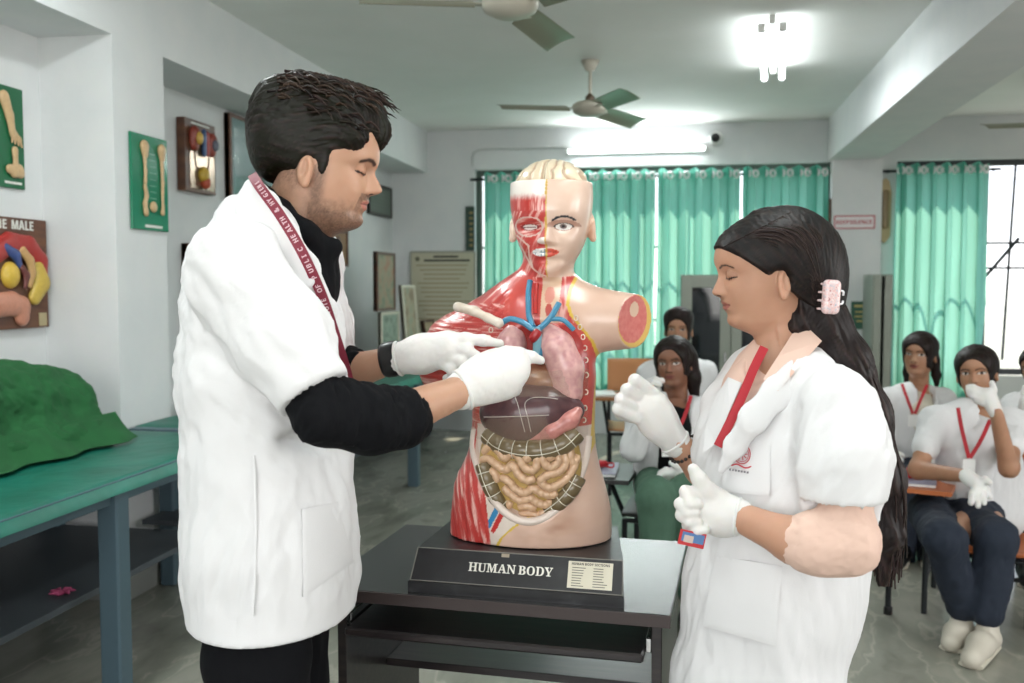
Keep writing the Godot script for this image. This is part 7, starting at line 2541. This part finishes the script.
	print_bars(nd, "gold_marks", mat("gold marks", Color("8d7a4a"), 0.5), range(7).map(func(i): return [0.012, 0.05 + i * 0.05, 0.03, 0.022]), 0.011)
	# KEEP SILENCE sign on the pillar
	var zp := ZB + 0.12
	var sg := thing("silence_sign", "white KEEP SILENCE sign with red border on the far pillar", "sign", Vector3(1.437, 1.845, zp + 0.006))
	put(Buf.new().box(Vector3(0, 0.063, 0), Vector3(0.35, 0.126, 0.008), 0.002).mesh(), "plate", mat("sign plate", Color("dcd6d8"), 0.4), sg)
	var rb := Buf.new()
	for s in [-1.0, 1.0]:
		rb.box(Vector3(s * 0.163, 0.063, 0.0048), Vector3(0.010, 0.108, 0.002))
		rb.box(Vector3(0, 0.063 + s * 0.052, 0.0048), Vector3(0.326, 0.009, 0.002))
	put(rb.mesh(), "border", mat("sign red", Color("b8424c"), 0.5), sg)
	for w in [["KEEP", -0.098], ["SILENCE", 0.053]]:
		var kt := put(lettering(w[0], 0.046, 0.002, false, true), "lettering", M["sign red"], sg)
		kt.position = Vector3(w[1], 0.063, 0.0055)
	# small green notice lower on the pillar
	var gp := thing("green_notice", "small dark green notice low on the far pillar", "notice", Vector3(1.50, 0.99, zp + 0.005))
	put(Buf.new().box(Vector3(0, 0.12, 0), Vector3(0.15, 0.24, 0.008), 0.001).mesh(), "plate", mat("notice green", Color("2f5a49"), 0.5), gp)
	print_bars(gp, "text_lines", mat("notice print", Color("b9a86a"), 0.6), [[0.0, 0.20, 0.10, 0.02], [0.0, 0.15, 0.08, 0.012], [0.0, 0.11, 0.09, 0.012], [0.0, 0.07, 0.06, 0.012]], 0.005)
	# brown plaques by the pillar
	var bp := thing("wooden_plaque", "brown wooden plaque on the left flank of far pillar", "plaque", Vector3(1.235, 1.87, ZB + 0.055), -PI / 2)
	put(Buf.new().box(Vector3(0, 0.12, 0), Vector3(0.11, 0.24, 0.025), 0.004).mesh(), "board", wood, bp)
	relief(bp, "carving", hx("8c5a42"), [[0.0, 0.15], [0.0, 0.08]], [0.04, 0.035], 0.014)
	var hp := thing("hanging_plaque", "tan rounded plaque hanging right of the far pillar", "plaque", Vector3(1.705, 1.76, ZB + 0.018))
	put(Buf.new().prism([Vector2(-0.04, 0), Vector2(0.0, -0.03), Vector2(0.045, 0.03), Vector2(0.05, 0.40), Vector2(0.03, 0.50), Vector2(0.0, 0.53), Vector2(-0.04, 0.50)], -0.015, 0.015).mesh(), "board", mat("plaque tan", Color("b39a74"), 0.5), hp)
	relief(hp, "carving", hx("8d7350"), [[0.0, 0.40], [0.005, 0.12]], [0.03, 0.03], 0.016)
	# camera and cable on the back wall
	var cc := thing("security_camera", "white dome security camera with black lens on back wall", "camera", Vector3(0.27, 2.665, ZB + 0.03))
	put(Buf.new().lathe([[0.0, -0.03], [0.065, -0.03], [0.065, 0.0], [0.055, 0.012], [0.0, 0.012]], 20, Vector3.ZERO, Basis(Vector3.RIGHT, PI / 2)).mesh(), "mount", M["white plastic"], cc)
	var ball := SDF.new()
	ball.ball(Vector3(0, 0, 0.03), 0.055, 0.002)
	sdf_job(ball, 0.006, "housing", M["white plastic"], cc)
	put(Buf.new().lathe([[0.0, 0.0], [0.040, 0.0], [0.037, 0.014], [0.0, 0.022]], 18, Vector3(-0.006, -0.006, 0.070), Basis(Vector3.RIGHT, PI / 2 + 0.1)).mesh(), "lens", M["black plastic"], cc)
	var zc := ZB + 0.012
	var cp := thing("cable_conduit", "thin white cable conduit bent along the back wall", "conduit", Vector3(-1.9, 2.44, zc))
	var path := [[473, 166], [473, 156], [476, 151], [486, 149], [520, 148.5], [566, 147]].map(func(q): return on_z(q[0], q[1], zc) - cp.position)
	put(Buf.new().tube(curve(path, 30), 0.010, 8).mesh(), "pipe", mat("conduit", Color("c4c7c6"), 0.5), cp)

func build_small_things():
	# green cloth over something lying on the near bench
	var cl := thing("green_drape", "dark green cloth draped over a lump on the near bench", "cloth", Vector3(-2.35, 0.768, -2.95))
	var cm := mat("drape green", Color.WHITE, 0.85)
	cm.albedo_texture = noise_tex(91, 0.02, 256, [[0.0, Color("0d4a22")], [0.5, Color("125528")], [1.0, Color("18602f")]], 4)
	tri(cm, 2.0)
	var f := SDF.new()
	f.chain([Vector3(-0.10, 0.18, 0.55), Vector3(-0.09, 0.20, 0.2), Vector3(-0.075, 0.165, -0.10), Vector3(-0.06, 0.135, -0.38)], [0.17, 0.165, 0.155, 0.138], 0.08)
	f.rbox(Vector3(-0.03, 0.02, 0.10), Basis.IDENTITY, Vector3(0.20, 0.06, 0.50), 0.03, 0.12)
	f.ell(Vector3(0.14, 0.06, 0.52), Basis.IDENTITY, Vector3(0.13, 0.095, 0.34), 0.03, 1)
	f.cuts = [[Vector3.DOWN, 0.0]]
	sdf_job(f, 0.008, "cloth", cm, cl, null, folds(0.020, Vector3(0.4, 0.3, 1), 3.5, 6.5, 21.0))
	var hem := func(u: float, v: float) -> Vector3:
		var z := lerpf(0.36, -0.46, u)
		var x := 0.135 + 0.075 * v + 0.02 * sin(u * 17.0) * v + 0.04 * u * v
		return Vector3(x, lerpf(0.10, 0.004, v) - 0.02 * sin(v * PI) * (0.5 + 0.5 * sin(u * 13.0)), z)
	put(Buf.new().sheet(hem, 40, 8, 0.003).mesh(), "cloth_fall", cm, cl)
	var lm := thing("specimen_limb", "flesh-coloured specimen showing from under the green cloth", "specimen", Vector3(-2.24, 0.768, -2.42))
	f = SDF.new()
	f.chain([Vector3(0.05, 0.045, 0.25), Vector3(0.055, 0.05, 0.05), Vector3(0.05, 0.045, -0.10)], [0.045, 0.04, 0.034], 0.02)
	sdf_job(f, 0.007, "limb", M["painted plaster"], lm, func(p: Vector3, _n: Vector3) -> Color: return hx("b9705a").lerp(hx("d19a80"), 0.5 + 0.5 * ns.get_noise_3d(p.x * 30, p.y * 30, p.z * 30)))
	# pink scrap on the lower shelf
	var sp := on_y(62, 593, 0.349)
	var sc := thing("pink_scrap", "crumpled pink scrap lying on the bench's lower shelf", "scrap", sp)
	var b := Buf.new()
	for k in 7:
		var a := TAU * k / 7.0
		b.tube([Vector3(0, 0.004, 0), Vector3(cos(a), 0.3, sin(a)) * 0.022, Vector3(cos(a + 0.4), 0.15, sin(a + 0.4)) * 0.042], [0.004, 0.008, 0.002], 5)
	put(b.mesh(), "petals", mat("pink scrap", Color("c0527c"), 0.7), sc)
	# notebooks and pouches on the tablets
	desk_things(Vector3.ZERO)

func desk_things(_o: Vector3):
	var red := mat("pouch red", Color("b32028"), 0.45)
	for c in get_children():
		if not c.name.begins_with("tablet_chair"): continue
		var lab: String = c.get_meta("label")
		var side := -1.0
		var who := ""
		if "mouth-covering" in lab and not "behind" in lab: who = "mouth-covering woman"
		elif "chin-resting" in lab: who = "chin-resting woman"
		elif "empty" in lab: who = "nobody"; side = 1.0
		else: continue
		if who == "nobody": side = -1.0
		var o: Vector3 = c.global_transform * Vector3(side * (c.get_meta("tablet_out") + 0.02), c.get_meta("tablet_height") + 0.001, 0.175)
		var nbk := thing("notebook", "grey notebook lying on the tablet of the %s" % who if who != "nobody" else "white sheets lying on the empty chair's tablet", "notebook", o, c.rotation.y + 0.1)
		put(Buf.new().box(Vector3(0, 0.007, 0), Vector3(0.19, 0.012, 0.26), 0.002).mesh(), "pages", M["white plastic"], nbk)
		put(Buf.new().box(Vector3(0, 0.0145, 0), Vector3(0.195, 0.003, 0.265), 0.001).mesh(), "cover", mat("cover grey", Color("8e8fa3"), 0.5) if who != "nobody" else M["white plastic"], nbk)
		if who == "nobody": continue
		var pch := thing("red_pouch", "small red pouch on the notebook of the %s" % who, "pouch", c.global_transform * Vector3(side * (c.get_meta("tablet_out") + 0.03), c.get_meta("tablet_height") + 0.018, 0.2), c.rotation.y + 0.3)
		var f := SDF.new()
		f.chain([Vector3(-0.07, 0.016, 0), Vector3(0.0, 0.018, 0.01), Vector3(0.06, 0.016, -0.01)], [0.017, 0.019, 0.015], 0.02)
		f.cuts = [[Vector3.DOWN, 0.0]]
		sdf_job(f, 0.005, "pouch", red, pch, null, folds(0.004, Vector3.RIGHT, 20.0, 30.0, 2.0))
		put(Buf.new().tube(curve([Vector3(0.06, 0.02, 0), Vector3(0.09, 0.024, 0.02), Vector3(0.085, 0.012, 0.045), Vector3(0.06, 0.012, 0.03)], 12), 0.004, 6).mesh(), "loop", red, pch)
